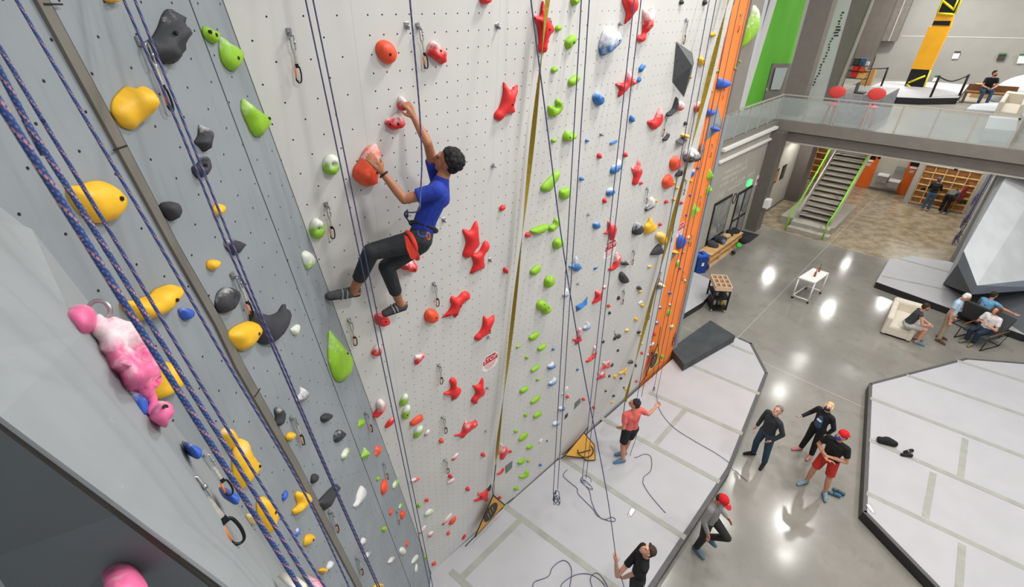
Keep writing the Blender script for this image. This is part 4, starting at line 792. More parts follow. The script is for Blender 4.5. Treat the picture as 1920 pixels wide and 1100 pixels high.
rg = bm_obj('bolt_ring', bm, M_metal, None, smooth=True, recalc=False); rg.matrix_world = PK.M @ Matrix.Translation(PK.at(168, 588, 0) + (-.03,)) @ Matrix.Rotation(.9, 4, 'Y') @ Matrix.Scale(1.3, 4); tag(rg, 'steel bolt ring above the topmost pink hold', 'bolt ring')
HB = None
for i, (x, y, l) in enumerate([(762,47,'left of the upper quickdraw on the white wall'),(931.7,48,'below the red knob cut by the top edge'),(923.5,310,"right of the climber's head"),(831.5,411,"right of the climber's lower back"),(1126,251,'above a tiny blue hold, right of the double ropes'),(1102,401.5,'left of the small chalky blue hold at mid height'),
  (918,486,'right of the lower red bone of the close pair'),(1082.4,531,'above the angular blue hold'),(914.5,631.5,'below the red fish-tail hold above the stop sticker'),(913,726,'right of the red star below the stop sticker'),(910,807,'right of the slanting chalky red bone'),(1161,44,'above the big blue teardrop'),(1029,38,'by the tall red bone hold at the top')]):
    if HB is None:
        bm = bmesh.new(); box(bm, (0, 0, .004), (.04, .045, .008)); box(bm, (0, -.012, .02), (.01, .03, .034)); bmesh.ops.bevel(bm, geom=list(bm.edges), offset=.003, segments=1, affect='EDGES'); HB = bm_obj('bolt_hanger', bm, M_metal); o = HB
    else: o = HB.copy(); C.objects.link(o)
    a_, b_ = PW.at(x, y, 0); o.matrix_world = PW.M @ Matrix.Translation((a_, b_, .001)) @ Matrix.Rotation(.4 * (i % 3), 4, 'Z'); tag(o, f'bare steel bolt hanger {l}', 'bolt hanger', 'bare bolt hangers on the white wall')
# ================================================================ ropes
R_blue = mat_rope('blue_flecked_rope', (36, 60, 112), (182, 122, 116)); R_navy = mat_rope('navy_rope', (52, 56, 92), (92, 96, 130)); R_purple = mat_rope('purple_rope', (84, 74, 120), (130, 120, 160))
def rope(name, strands, m, label, r=.005, coil=None, seg=8):
    bm = bmesh.new(); uvl = bm.loops.layers.uv.new('UVMap')
    for s in strands: tube_verts(bm, s, r, seg, uvl)
    c = strands[0][len(strands[0]) // 2]; o = bm_obj(name, bm, m, smooth=True, recalc=False); o.data.transform(Matrix.Translation(-Vector(c))); o.location = c
    tag(o, label, 'rope', 'climbing ropes')
    if coil:
        c0, hh, rr, n = coil; R = random.Random(len(label)); pts = []
        for i in range(n * 10):
            a = i / 10 * 2 * math.pi; k = .7 + .5 * math.sin(i * .37 + 1); pts.append(c0 - Vector(c) + Vector((rr * k * math.cos(a * .5 + i * .05), rr * k * math.sin(a * .5), hh * math.sin(a) * (.75 + .25 * math.cos(i * .21)))))
        TB('rope_coil', crom(pts, 3), r, m, o, 6)
        TB('knot', [c0 - Vector(c) + Vector((0, 0, hh)), c0 - Vector(c) + Vector((.01, .01, hh * 1.5))], r * 2.6, m, o, 8)
    return o
def line(p, q, n=14, sag=0, up=2.5):
    p, q = Vector(p), Vector(q); d = (p - q).normalized(); p = p + d * up
    return [p.lerp(q, i / n) + Vector((0, 0, -sag * math.sin(math.pi * i / n))) for i in range(n + 1)]
def bez(px, deps, up=1.6):
    P = [dep(x, y, d) for (x, y), d in zip(px, deps)]; d = (P[0] - P[1]).normalized(); e = (P[-1] - P[-2]).normalized()
    return crom([P[0] + d * up] + P + [P[-1] + e * 1.5], 6)
rope('climbing_rope', [bez([(22,230),(166,460),(308,690),(419,870),(561,1100)], (.58,.66,.76,.87,1.05))], R_blue, 'thickest blue flecked rope, nearest to the viewer at far left', .0052, seg=12)
rope('climbing_rope', [bez([(0,134),(51,230),(194.5,460),(332.5,690),(444,870),(584,1100)], (.74,.78,.88,1.0,1.12,1.3))], R_blue, 'second blue flecked rope from the left, crossing the yellow banana hold', .0051, seg=12)
rope('climbing_rope', [bez([(0,90),(83,230),(221.6,460),(358,690),(467,870),(604,1092)], (1.05,1.12,1.3,1.5,1.7,2.0))], R_blue, 'thinner blue flecked rope crossing the big yellow slab hold', .005)
rope('climbing_rope', [bez([(31,0),(165,230),(300,460),(432,690),(569,920),(655,1100)], (1.3,1.36,1.52,1.8,2.2,2.6))], R_blue, 'blue flecked rope running close beside the trim channel', .005)
rope('climbing_rope', [bez([(232,0),(332,230),(425.5,460),(484,590),(528,690),(606,870),(708,1100)], (1.7,1.8,2.0,2.2,2.4,2.8,3.4)), bez([(253,0),(345,230),(437,460),(490,590),(534,690),(610,870),(712,1100)], (1.7,1.8,2.0,2.2,2.4,2.8,3.4))], R_blue, 'paired blue rope passing the upper grey wall quickdraw', .005)
def plumb(px, p, z0, z1=11.2, n=10): return [Vector((p.x, p.y, z1 + (z0 - z1) * i / n)) for i in range(n + 1)]
def mat_pt(x, y, z): return onZ(x, y, z)
p1, p2 = dep(573, 0, 2.62), dep(587, 0, 2.62); rope('climbing_rope', [plumb(0, p1, .27), plumb(0, p2, .27)], R_navy, "paired dark blue rope hanging left of the climber's legs", .005)
def drop(x0, y, o_=.13):
    p = PW.pt(x0, 0, o_); r_ = min((abs((lambda q: CY - FPX * q.y / -q.z)(ROT.transposed() @ (Vector((p.x, p.y, z / 100)) - CAM)) - y), z / 100) for z in range(26, 600, 2)); return Vector((p.x, p.y, r_[1]))
a, b = drop(1090, 924), drop(1105, 926); za = a.z; rope('climbing_rope', [plumb(0, a, za), plumb(0, b, za)], R_navy, 'paired rope ending in a hanging coil above the mat', .006, coil=((a + b) / 2 + Vector((0, 0, -.14)), .14, .07, 6))
a, b = drop(1189, 905), drop(1202, 906); za = a.z; rope('climbing_rope', [plumb(0, a, za), plumb(0, b, za)], R_navy, 'paired rope passing the yellow gate flag to a coil on the mat', .006, coil=(Vector((*((a + b) / 2).xy, za - .06)), .05, .13, 5))
a, b = drop(1330, 752), drop(1343, 752); za = a.z; rope('climbing_rope', [plumb(0, a, za), plumb(0, b, za)], R_navy, 'paired rope hanging beside the boy in the coral shirt', .006, coil=((a + b) / 2 + Vector((0, 0, -.05)), .08, .03, 3))
a, b = mat_pt(1226,728,.45), mat_pt(1231,740,.3); fl_ = crom([b] + [onZ(x, y, .262) for x, y in [(1238,770),(1262,800),(1300,825),(1340,848),(1366,866)]] + [onZ(1374,880,.02), onZ(1381,883,.012), onZ(1386,889,.012), onZ(1392,894,.012), onZ(1401,902,.012)], 6)
rope('climbing_rope', [plumb(0, a, .45), plumb(0, b, .3) + fl_[1:]], R_navy, 'paired rope in front of the orange wall trailing over the mat edge', .006, coil=(a + Vector((0, 0, -.05)), .07, .03, 3))
a = mat_pt(1263,640,.9); rope('climbing_rope', [plumb(0, a, .95), plumb(0, a + Vector((.07, .03, 0)), .95)], R_navy, 'paired rope along the right edge of the orange wall with a purple coil', .0055, coil=(a, .2, .04, 4))
for o in bpy.data.objects:
    if o.name.startswith('rope_coil') and o.parent and 'purple coil' in o.parent.get('label', ''): o.data.materials.clear(); o.data.materials.append(R_purple)
for x in (1370, 1380):
    pass
rope('climbing_rope', [[PO.pt(1376 + k, -60, .16), PO.pt(1310 + k, 300, .14), PO.pt(1247 + k, 590, .12), PO.pt(1222 + k, 712, .1)] for k in (0, 7)], mat_rope('dark_wine_rope', (70, 40, 66), (130, 80, 110)), 'paired dark rope close to the left edge of the orange wall', .006)
rope('climbing_rope', [crom([PW.pt(1056,891,.02) if False else onZ(1064,880,.262)] + [onZ(x, y, .262) for x, y in [(1056,891),(1070,905),(1082,915),(1084,925),(1098,940),(1112,954),(1120,966),(1135,974),(1150,977),(1154,973),(1147,969),(1136,973),(1126,970),(1116,956),(1109,938),(1106,922),(1100,912)]], 5)], R_navy, 'loose rope end looping over the mat below the hanging coils', .006)
rope('climbing_rope', [crom([onZ(x, y, .262) for x, y in [(985,1112),(998,1100),(1003,1090),(1028,1080),(1035,1065),(1045,1055),(1057,1050),(1067,1056),(1072,1070),(1070,1090),(1066,1106),(1056,1112),(1051,1100),(1060,1088),(1080,1077),(1100,1075),(1115,1080),(1130,1092),(1138,1108),(1120,1115),(1110,1098),(1107,1085),(1112,1076),(1120,1074),(1130,1083),(1140,1100)]], 5)], R_navy, 'slack rope looped on the mat beside the belayer', .006)
# ---------------------------------------------------------------- gold straps
M_gold = mat('gold_webbing', (150, 128, 36), .7, .12, 40); M_blkw = mat('black_webbing', (30, 30, 30), .7, .1, 40)
def ribbon(name, P, w_, tw, m, label=None, parent=None):
    bm = bmesh.new(); prev = None
    for i, p in enumerate(P):
        t = (P[min(i + 1, len(P) - 1)] - P[max(i - 1, 0)]).normalized(); s = t.cross(PW.n).normalized(); n = s.cross(t); a = tw(i / (len(P) - 1)); d = (s * math.cos(a) + n * math.sin(a)) * w_ / 2; e = t.cross(d).normalized() * .001
        cur = [bm.verts.new(p + d + e), bm.verts.new(p - d + e), bm.verts.new(p - d - e), bm.verts.new(p + d - e)]
        if prev:
            for k in range(4): bm.faces.new((prev[k], prev[(k + 1) % 4], cur[(k + 1) % 4], cur[k]))
        prev = cur
    return bm_obj(name, bm, m, parent, smooth=False, recalc=True)
P = [PW.pt(1026.8 + (1026.8 - 1002) / 230 * 60, -60, .1), PW.pt(1026.8,0,.1), PW.pt(1001.8,230,.1), PW.pt(977,460,.09), PW.pt(952,680,.09), PW.pt(934,826,.09), PW.pt(929.5,870,.09)]
st = ribbon('auto_belay_strap', crom(P, 12), .05, lambda t: math.pi * 4.1 * t + .75, M_gold); tag(st, 'gold webbing strap running down the white wall to the narrow yellow gate', 'strap', 'gold auto belay straps')
ribbon('black_end', [PW.pt(929.5,870,.09), PW.pt(926,905,.09)], .05, lambda t: .4, M_blkw, parent=st)
TB('clip', [PW.pt(926.2,903,.09), PW.pt(925,918,.09), PW.pt(924.6,929,.09)], [.012, .03, .012], M_metal, st)
P = [PW.pt(1382,-60,.1), PW.pt(1366,0,.1), PW.pt(1310,222,.1), PW.pt(1252,450,.1), PW.pt(1212,600,.1), PW.pt(1172,752,.35)]
st = ribbon('auto_belay_strap', crom(P, 12), .07, lambda t: math.pi * 4.4 * t + .5, M_gold); tag(st, 'gold webbing strap beside the orange wall, running down to the boy', 'strap', 'gold auto belay straps')
ribbon('black_end', [PW.pt(1172,752,.35), PW.pt(1168,782,.6)], .05, lambda t: .2, M_blkw, parent=st)
# ---------------------------------------------------------------- yellow gates
M_gy = mat('gate_yellow_vinyl', (250, 200, 92), .5, .05, 5); M_gy2 = mat('gate_amber_vinyl', (204, 150, 56), .5, .06, 5); M_gb = mat('gate_print_dark', (48, 46, 46), .6, .08, 40)
def sheet(name, P, m, nrm, th=.008, parent=None):
    return prism(name, [Vector(p) for p in P], nrm.normalized() * th, m, parent)
def gate(P, m, label, emb, ends):
    n = (P[1] - P[0]).cross(P[2] - P[0]).normalized()
    if n.dot(CAM - P[0]) < 0: n = -n
    o = sheet('belay_gate', P, m, n); tag(o, label, 'belay gate', 'yellow belay gates')
    for i in range(len(P)): TB('black_binding', [P[i] + n * .004, P[(i + 1) % len(P)] + n * .004], .012, M_blkw, o, 6)
    for a, b in ends: TB('tether', [a, b], .008, M_blkw, o, 6)
    emb(o, P, n); return o
def on_tri(P, n, x, y, h=.012): return hit(x, y, P[0] + n * h, n)
def emb_oval(cx, cy, a, b, ang):
    def f(o, P, n):
        pts = []; ca, sa = math.cos(math.radians(ang)), math.sin(math.radians(ang))
        for i in range(28): t = 2 * math.pi * i / 28; u_, v_ = a * math.cos(t), b * math.sin(t); pts.append(on_tri(P, n, cx + u_ * ca - v_ * sa, cy + u_ * sa + v_ * ca, .009))
        sheet('oval_emblem', pts, M_gb, n, .002, o)
        for k in (-.35, 0, .35):
            p0 = on_tri(P, n, cx + ca * a * (k - .13) - sa * b * .4, cy + sa * a * (k - .13) + ca * b * .4, .013); p1 = on_tri(P, n, cx + ca * a * (k + .1) + sa * b * .4, cy + sa * a * (k + .1) - ca * b * .4, .013); TB('emblem_line', [p0, p1], .007, m_, o, 4)
    m_ = M_gy2; return f
P = [PW.pt(924.5,928,.1), PW.pt(946,946,.12), PW.pt(890,1006,.16)]
gate(P, M_gy2, 'narrow yellow triangular gate at the foot of the gold strap', emb_oval(920,960,21,8,-58), [(P[1], PW.pt(963,933,.04)), (P[2], PW.pt(868,1028,.05))])
P = [PO.pt(1233,644,.08), PO.pt(1235.5,678,.14), PO.pt(1210,706,.16)]
gate(P, M_gy2, 'narrow yellow triangular gate in front of the orange wall', emb_oval(1226,676,15,4.5,-68), [(P[0], PO.pt(1239,612,.05)), (P[1], PO.pt(1241,679,.06)), (P[2], PO.pt(1200,720,.05))])
q = [onZ(1059,854,.42), onZ(1095,811,.62), onZ(1114.5,834,.36), onZ(1116,862,.28), onZ(1100,863,.28), onZ(1094,858,.29)]
def emb_ring(o, P, n):
    ring = []
    for i in range(24): t = 2 * math.pi * i / 24; ring.append(onZ(1098 + 14.5 * math.cos(t), 845 + 12 * math.sin(t), .395 - .0018 * (14.5 * math.cos(t))))
    TB('ring_emblem', ring, .013, M_gb, o, 6, True); TB('emblem_bar', [onZ(1085,849,.42), onZ(1108,843,.385)], .012, M_gb, o, 6)
bm = bmesh.new(); vv = [bm.verts.new(p) for p in q]; cen = bm.verts.new(onZ(1097,845,.37))
for i in range(6): bm.faces.new((vv[i], vv[(i + 1) % 6], cen))
bmesh.ops.solidify(bm, geom=list(bm.faces), thickness=.008); o = bm_obj('belay_gate', bm, M_gy); tag(o, 'large yellow gate flag folded over the mat at the white wall foot', 'belay gate', 'yellow belay gates')
for i in range(6): TB('black_binding', [q[i], q[(i + 1) % 6]], .010, M_blkw, o, 6)
TB('tether', [q[0], PW.pt(1050,860,.03)], .012, M_blkw, o, 6); TB('tether', [q[1], PW.pt(1103,800,.03)], .012, M_blkw, o, 6); emb_ring(o, q, None)
# printed tag on the mats
def flat_tag(cx, cy, pts, label):
    P = [onZ(x, y, .2535) for x, y in pts]; o = prism('mat_label', P, Vector((0, 0, .0015)), M_sw); tag(o, label, 'label', 'printed labels on the mats')
    c = sum(P, Vector()) / len(P)
    for i in range(len(P)): TB('border_line', [P[i].lerp(c, .06) + Vector((0, 0, .002)), P[(i + 1) % len(P)].lerp(c, .06) + Vector((0, 0, .002))], .004, M_tagg, o, 4)
    q = [P[i].lerp(c, .25) for i in range(len(P))]; d = (q[0] - q[1]) if len(q) > 1 else Vector(); prism('red_print', [P[0].lerp(P[1], .2).lerp(P[3], .12), P[0].lerp(P[1], .2).lerp(P[3], .85) , P[0].lerp(P[1], .42).lerp(P[3], .85), P[0].lerp(P[1], .42).lerp(P[3], .12)], Vector((0, 0, .0025)), mat('faded_red_print', (206, 150, 146), .6), o)
flat_tag(1185, 959, [(1175.5,966),(1184,950),(1192.5,955),(1183,969)], 'small white printed label on the large mat below the climber')
flat_tag(1630, 953, [(1634,961),(1623,945),(1631,944),(1642,963)], 'white printed label at the corner of the lower right mat')
# ================================================================ people
def _cap(bm, p0, r0, p1, r1, flat=False, seg=14):
    p0, p1 = Vector(p0), Vector(p1); d = p1 - p0
    if d.length < 1e-5: d = Vector((0, 0, 1e-4)); p1 = p0 + d
    t = d.normalized(); n = t.orthogonal().normalized(); b = t.cross(n); rings = []
    prof = [(-math.cos(a), math.sin(a)) for a in [math.pi / 2 * k / 4 for k in range(1, 5)]]
    R = [(p0 + t * (c * r0), s * r0) for c, s in prof] + ([(p1, r1)] if flat else [(p1 + t * (-c * r1), s * r1) for c, s in prof[::-1]])
    for c, r in R: rings.append([bm.verts.new(c + (n * math.cos(2 * math.pi * k / seg) + b * math.sin(2 * math.pi * k / seg)) * r) for k in range(seg)])
    for i in range(len(rings) - 1):
        for k in range(seg): k2 = (k + 1) % seg; bm.faces.new((rings[i][k], rings[i][k2], rings[i + 1][k2], rings[i + 1][k]))
    bm.faces.new(rings[0][::-1]); bm.faces.new(rings[-1])
def _ell(bm, c, r, M=None):
    q = bmesh.ops.create_icosphere(bm, subdivisions=3, radius=1)['verts']
    for v in q:
        p = Vector((v.co.x * r[0], v.co.y * r[1], v.co.z * r[2])); v.co = (M @ p if M is not None else p) + Vector(c)
def blob(name, prims, vox, m, parent, sm=4, **tags):
    bm = bmesh.new()
    for q in prims:
        if q[0] == 'c': _cap(bm, *q[1:])
        else: _ell(bm, *q[1:])
    me = bpy.data.meshes.new('t'); bm.to_mesh(me); bm.free(); t = bpy.data.objects.new('t', me); C.objects.link(t)
    r = t.modifiers.new('r', 'REMESH'); r.mode = 'VOXEL'; r.voxel_size = vox
    s = t.modifiers.new('s', 'SMOOTH'); s.iterations = sm; s.factor = .5
    bpy.context.view_layer.update()
    me2 = bpy.data.meshes.new_from_object(t.evaluated_get(bpy.context.evaluated_depsgraph_get())); bpy.data.objects.remove(t)
    for p in me2.polygons: p.use_smooth = True
    me2.materials.clear(); me2.materials.append(m); me2.name = name
    o = bpy.data.objects.new(name, me2); C.objects.link(o)
    if parent:
        o.parent = parent; acc = Vector(); p_ = parent
        while p_: acc += p_.location; p_ = p_.parent
        o.location = -acc
    for k, v in tags.items(): o[k] = v
    return o
def skin(rgb): return mat(f'skin_{rgb[0]}', rgb, .5, .06, 9)
def cloth(n, rgb, var=.1): return mat(f'cloth_{n}', rgb, .85, var, 18, bump=.25)
TEMPL = dict(pel=(0, 0, .94), wai=(0, .01, 1.12), che=(0, .0, 1.30), nec=(0, -.01, 1.47), hea=(0, .02, 1.63),
             shL=(-.175, 0, 1.41), elL=(-.22, -.02, 1.13), wrL=(-.23, .05, .89), haL=(-.235, .08, .79), shR=(.175, 0, 1.41), elR=(.22, -.02, 1.13), wrR=(.23, .05, .89), haR=(.235, .08, .79),
             hiL=(-.09, 0, .93), knL=(-.105, .03, .50), anL=(-.11, 0, .09), toL=(-.13, .19, .035), hiR=(.09, 0, .93), knR=(.105, .03, .50), anR=(.11, 0, .09), toR=(.13, .19, .035))
def hand(pr, wr, ha, side, s, curl=.35, spread=.010, up=None):
    """palm, four unequal fingers and a thumb; ha is the knuckle line centre, side points to the thumb"""
    wr, ha = Vector(wr), Vector(ha); d = (ha - wr).normalized(); side = (side - d * side.dot(d)).normalized(); nrm = d.cross(side)
    if up is not None and nrm.dot(up) < 0: nrm = -nrm
    pr.append(('c', wr, .026 * s, ha - d * .015 * s + side * .018 * s, .017 * s)); pr.append(('c', wr, .024 * s, ha - d * .015 * s - side * .02 * s, .015 * s)); pr.append(('c', ha - d * .04 * s + side * .02 * s, .017 * s, ha - d * .03 * s - side * .022 * s, .016 * s))
    for k, L in zip((-1.5, -.5, .5, 1.5), (.058, .072, .078, .070)):
        b = ha + side * (k * .0185 * s); dd = (d + side * k * spread * 6).normalized(); L *= s
        m1 = b + (dd * math.cos(curl) + nrm * math.sin(curl)) * L * .52; m2 = m1 + (dd * math.cos(curl * 2.6) + nrm * math.sin(curl * 2.6)) * L * .55
        pr.append(('c', b, .0095 * s, m1, .0085 * s)); pr.append(('c', m1, .0085 * s, m2, .0072 * s))
    tb = wr + d * .028 * s + side * .022 * s; t1 = tb + (side * .75 + d * .65 + nrm * .25).normalized() * .04 * s; t2 = t1 + (d * .85 + side * .25 + nrm * .45).normalized() * .032 * s
    pr.append(('c', tb, .014 * s, t1, .011 * s)); pr.append(('c', t1, .011 * s, t2, .0085 * s))
def person(label, J, s, f, hu, skin_, top, bottom, shoes, hair, vox=.011, extra=None, thumbs=None, curls=(.35, .35), base=None, mask=None, cap=None, beard=None, hands_up=(None, None), group=None, eyes=True, bare_belly=False):
    """J: world joints.  f / hu: where the face points and the up axis of the head"""
    J = {k: Vector(v) for k, v in J.items()}; base = base or Vector((J['pel'].x, J['pel'].y, min(J['toL'].z, J['toR'].z) - .03))
    root = empty('person', base, label, 'person', group)
    sk = skin(skin_); f = f.normalized(); hu = (hu - f * hu.dot(f)).normalized(); rt = f.cross(hu); Mh = Matrix((rt, f, hu)).transposed()
    sx = (J['shR'] - J['shL']).normalized(); hx = (J['hiR'] - J['hiL']).normalized()
    pr = []; H_ = J['hea']
    def hp(x, y, z): return H_ + (rt * x + f * y + hu * z) * s
    pr += [('e', hp(0, -.012, .025), (.072 * s, .09 * s, .085 * s), Mh), ('e', hp(0, .018, -.025), (.060 * s, .070 * s, .085 * s), Mh), ('c', hp(0, .05, -.085), .026 * s, hp(0, .02, -.08), .035 * s),
           ('c', hp(0, .088, .012), .009 * s, hp(0, .104, -.022), .0135 * s), ('c', hp(-.03, .075, .028), .014 * s, hp(.03, .075, .028), .014 * s),
           ('c', hp(-.014, .09, -.055), .008 * s, hp(.014, .09, -.055), .008 * s)]
    for q in (-1, 1): pr += [('e', hp(q * .075, -.012, -.005), (.010 * s, .018 * s, .03 * s), Mh)]
    pr += [('c', hp(0, -.02, -.04), .052 * s, J['nec'], .056 * s), ('c', J['nec'], .056 * s, J['che'], .09 * s)]
    cl, cr = J['che'].lerp(J['shL'], .42), J['che'].lerp(J['shR'], .42); wl, wr_ = J['wai'] - sx * .055 * s, J['wai'] + sx * .055 * s; pl_, pr2 = J['pel'] - hx * .065 * s, J['pel'] + hx * .065 * s
    def torso(g, low=True):
        t = [('c', J['shL'].lerp(J['nec'], .1), .052 * s + g, J['shR'].lerp(J['nec'], .1), .052 * s + g), ('c', J['nec'] - (J['nec'] - J['che']) * .15, .055 * s + g, J['che'], .1 * s + g), ('c', cl, .088 * s + g, wl, .082 * s + g), ('c', cr, .088 * s + g, wr_, .082 * s + g), ('c', cl, .085 * s + g, cr, .085 * s + g)]
        if low: t += [('c', wl, .082 * s + g, pl_, .088 * s + g), ('c', wr_, .082 * s + g, pr2, .088 * s + g)]
        return t
    pr += torso(0)
    for q in 'LR':
        sh, el, wr, ha = J['sh' + q], J['el' + q], J['wr' + q], J['ha' + q]
        pr += [('c', sh, .052 * s, sh.lerp(el, .5), .046 * s), ('c', sh.lerp(el, .5), .046 * s, el, .037 * s), ('c', el, .038 * s, el.lerp(wr, .35), .039 * s), ('c', el.lerp(wr, .35), .039 * s, wr, .026 * s)]
        side = (thumbs or {}).get(q) or (f if abs((ha - wr).normalized().dot(f)) < .8 else hu)
        hand(pr, wr, ha, side, s, curls[0 if q == 'L' else 1], up=hands_up[0 if q == 'L' else 1])
        hi, kn, an, to = J['hi' + q], J['kn' + q], J['an' + q], J['to' + q]
        pr += [('c', hi, .088 * s, kn.lerp(hi, .1), .058 * s), ('c', kn, .057 * s, kn.lerp(an, .3), .056 * s), ('c', kn.lerp(an, .3), .056 * s, an, .036 * s), ('c', an, .036 * s, to.lerp(an, .25), .034 * s), ('c', an - (to - an) * .2, .032 * s, to, .03 * s)]
    blob('body', pr, vox, sk, root, 3)
    # clothes
    tn, tc, ts = top; g = .012
    t = torso(g) ; lim = {'short': .62, 'none': .12, 'long': 2.0, 'cap': .45}[ts]
    for q in 'LR':
        sh, el, wr = J['sh' + q], J['el' + q], J['wr' + q]
        if lim > 1: t += [('c', sh, .062 * s, el, .052 * s), ('c', el, .052 * s, wr, .040 * s, True)]
        else: t += [('c', sh, .064 * s, sh.lerp(el, lim), .060 * s, True)]
    blob('shirt' if ts != 'long' else 'jacket' if 'jacket' in tn else 'shirt', t, vox, cloth(tn, tc), root, 3)
    bn, bc, bl = bottom; t = [('c', pl_ + (J['wai'] - J['pel']) * .30, .085 * s + g, pl_, .094 * s + g), ('c', pr2 + (J['wai'] - J['pel']) * .30, .085 * s + g, pr2, .094 * s + g)]
    for q in 'LR':
        hi, kn, an = J['hi' + q], J['kn' + q], J['an' + q]
        if bl == 'short': t += [('c', hi, .10 * s, hi.lerp(kn, .78), .088 * s, True)]
        else: t += [('c', hi, .10 * s, kn, .072 * s), ('c', kn, .072 * s, kn.lerp(an, .62 if bl == 'crop' else .93), .06 * s, True)]
    blob('shorts' if bl == 'short' else 'trousers', t, vox, cloth(bn, bc), root, 3)
    for q in 'LR':
        an, to = J['an' + q], J['to' + q]; d = (to - an); dn = Vector((0, 0, -1)); heel = an - d * .22 + (to - an).cross(hx).normalized() * 0
        sh_ = blob('shoe', [('c', heel.lerp(Vector((heel.x, heel.y, to.z)), .75 if abs(d.z) < .12 * s else 0), .038 * s, to, .036 * s), ('c', an.lerp(to, .1), .045 * s, to.lerp(an, .25), .04 * s)], min(vox, .009), cloth(shoes[0], shoes[1]), root, 3)
        so = Vector((0, 0, -.030 * s)) if abs(d.normalized().z) < .75 else Vector()
        blob('sole', [('c', heel + Vector((0, 0, min(0, to.z - heel.z))) + so * .6, .026 * s, to + so * .6, .030 * s)], min(vox, .009), mat('shoe_sole', (176, 172, 166), .7, .05) if shoes[1][0] < 120 and 'climb' not in shoes[0] else mat('dark_sole', (40, 40, 42), .7, .05), sh_, 2)
        if len(shoes) > 2: blob('shoe_strap', [('c', an.lerp(to, .45) + hu * .03 * s - hx * .028 * s, .014 * s, an.lerp(to, .45) + hu * .03 * s + hx * .028 * s, .014 * s), ('c', an.lerp(to, .62) + hu * .02 * s - hx * .03 * s, .011 * s, an.lerp(to, .62) + hu * .02 * s + hx * .03 * s, .011 * s)], .006, cloth(shoes[2], shoes[3]), sh_, 2) if False else None
    if hair:
        hc, style = hair; t = [('e', hp(0, -.03, .052), (.083 * s, .090 * s, .078 * s), Mh), ('e', hp(0, -.06, .0), (.078 * s, .06 * s, .075 * s), Mh)]
        if style == 'bob': t += [('e', hp(0, -.05, -.04), (.092 * s, .06 * s, .09 * s), Mh), ('e', hp(-.075, .01, -.03), (.025 * s, .045 * s, .08 * s), Mh), ('e', hp(.075, .01, -.03), (.025 * s, .045 * s, .08 * s), Mh)]
        if style == 'curly':
            R = random.Random(5)
            for i in range(230):
                a, b = R.uniform(0, 6.28), R.uniform(-1, 1); v = Vector((math.cos(a) * math.sqrt(1 - b * b), math.sin(a) * math.sqrt(1 - b * b), b))
                if v.y > .42 and v.z < .55 or v.z < -.62 or (v.y > -.1 and v.z < -.1): continue
                c_ = hp(v.x * .092, -.028 + v.y * .100, .035 + v.z * .092); t.append(('e', c_, (.017 * s,) * 3))
        if style == 'fringe': t += [('c', hp(-.045, .062, .085), .022 * s, hp(.045, .06, .09), .022 * s)]
        blob('hair', t, .007 if vox < .009 else .010, mat(f'hair_{hc[0]}_{hc[2]}', hc, .75, .25, 40), root, 1 if style == 'curly' else 2)
    if eyes:
        for q in (-1, 1): blob('eye', [('e', hp(q * .029, .081, .008), (.012 * s, .007 * s, .006 * s), Mh)], .004, mat('eye_dark', (40, 30, 26), .3, .05), root, 1)
        if not mask: blob('mouth', [('c', hp(-.018, .094, -.056), .005 * s, hp(.018, .094, -.056), .005 * s)], .004, mat('lips', (172, 96, 88), .5, .05), root, 1)
    if beard: blob('beard', [('e', hp(0, .045, -.072), (.055 * s, .052 * s, .045 * s), Mh)], .008, mat(f'beard_{beard[0]}', beard, .8, .2, 60), root, 2)
    if mask: blob('face_mask', [('e', hp(0, .048, -.045), (.063 * s, .062 * s, .052 * s), Mh)], .008, cloth('mask' + str(mask[0]), mask), root, 2)
    if cap:
        cc, back = cap; k = -1 if back else 1
        c_ = blob('cap', [('e', hp(0, -.012, .062), (.088 * s, .102 * s, .09 * s), Mh), ('c', hp(0, -.012, .145), .008 * s, hp(0, -.012, .152), .008 * s), ('e', hp(0, k * .115, .045), (.065 * s, .07 * s, .011 * s), Mh)], .008, cloth('cap' + str(cc[2]), cc), root, 2)
    return root, hp, Mh, J
def stand(px, z0, face_deg, height, ov=None, turn=0):
    """foot point pixel -> world joints of a figure of that height facing face_deg (world)"""
    b = onZ(*px, z0) if not isinstance(px, Vector) else px; s = height / 1.75; a = math.radians(face_deg); F = Vector((math.cos(a), math.sin(a), 0)); Rr = Vector((F.y, -F.x, 0))
    J = dict(TEMPL); J.update(ov or {}); return {k: b + (Rr * v[0] + F * v[1] + Zv * v[2]) * s for k, v in J.items()}, s, F, Rr
def hdir(F, Rr, yaw=0, pitch=0):
    y, p = math.radians(yaw), math.radians(pitch); d = F * math.cos(y) + Rr * math.sin(y); return d * math.cos(p) + Zv * math.sin(p), Zv * math.cos(p) - d * math.sin(p)
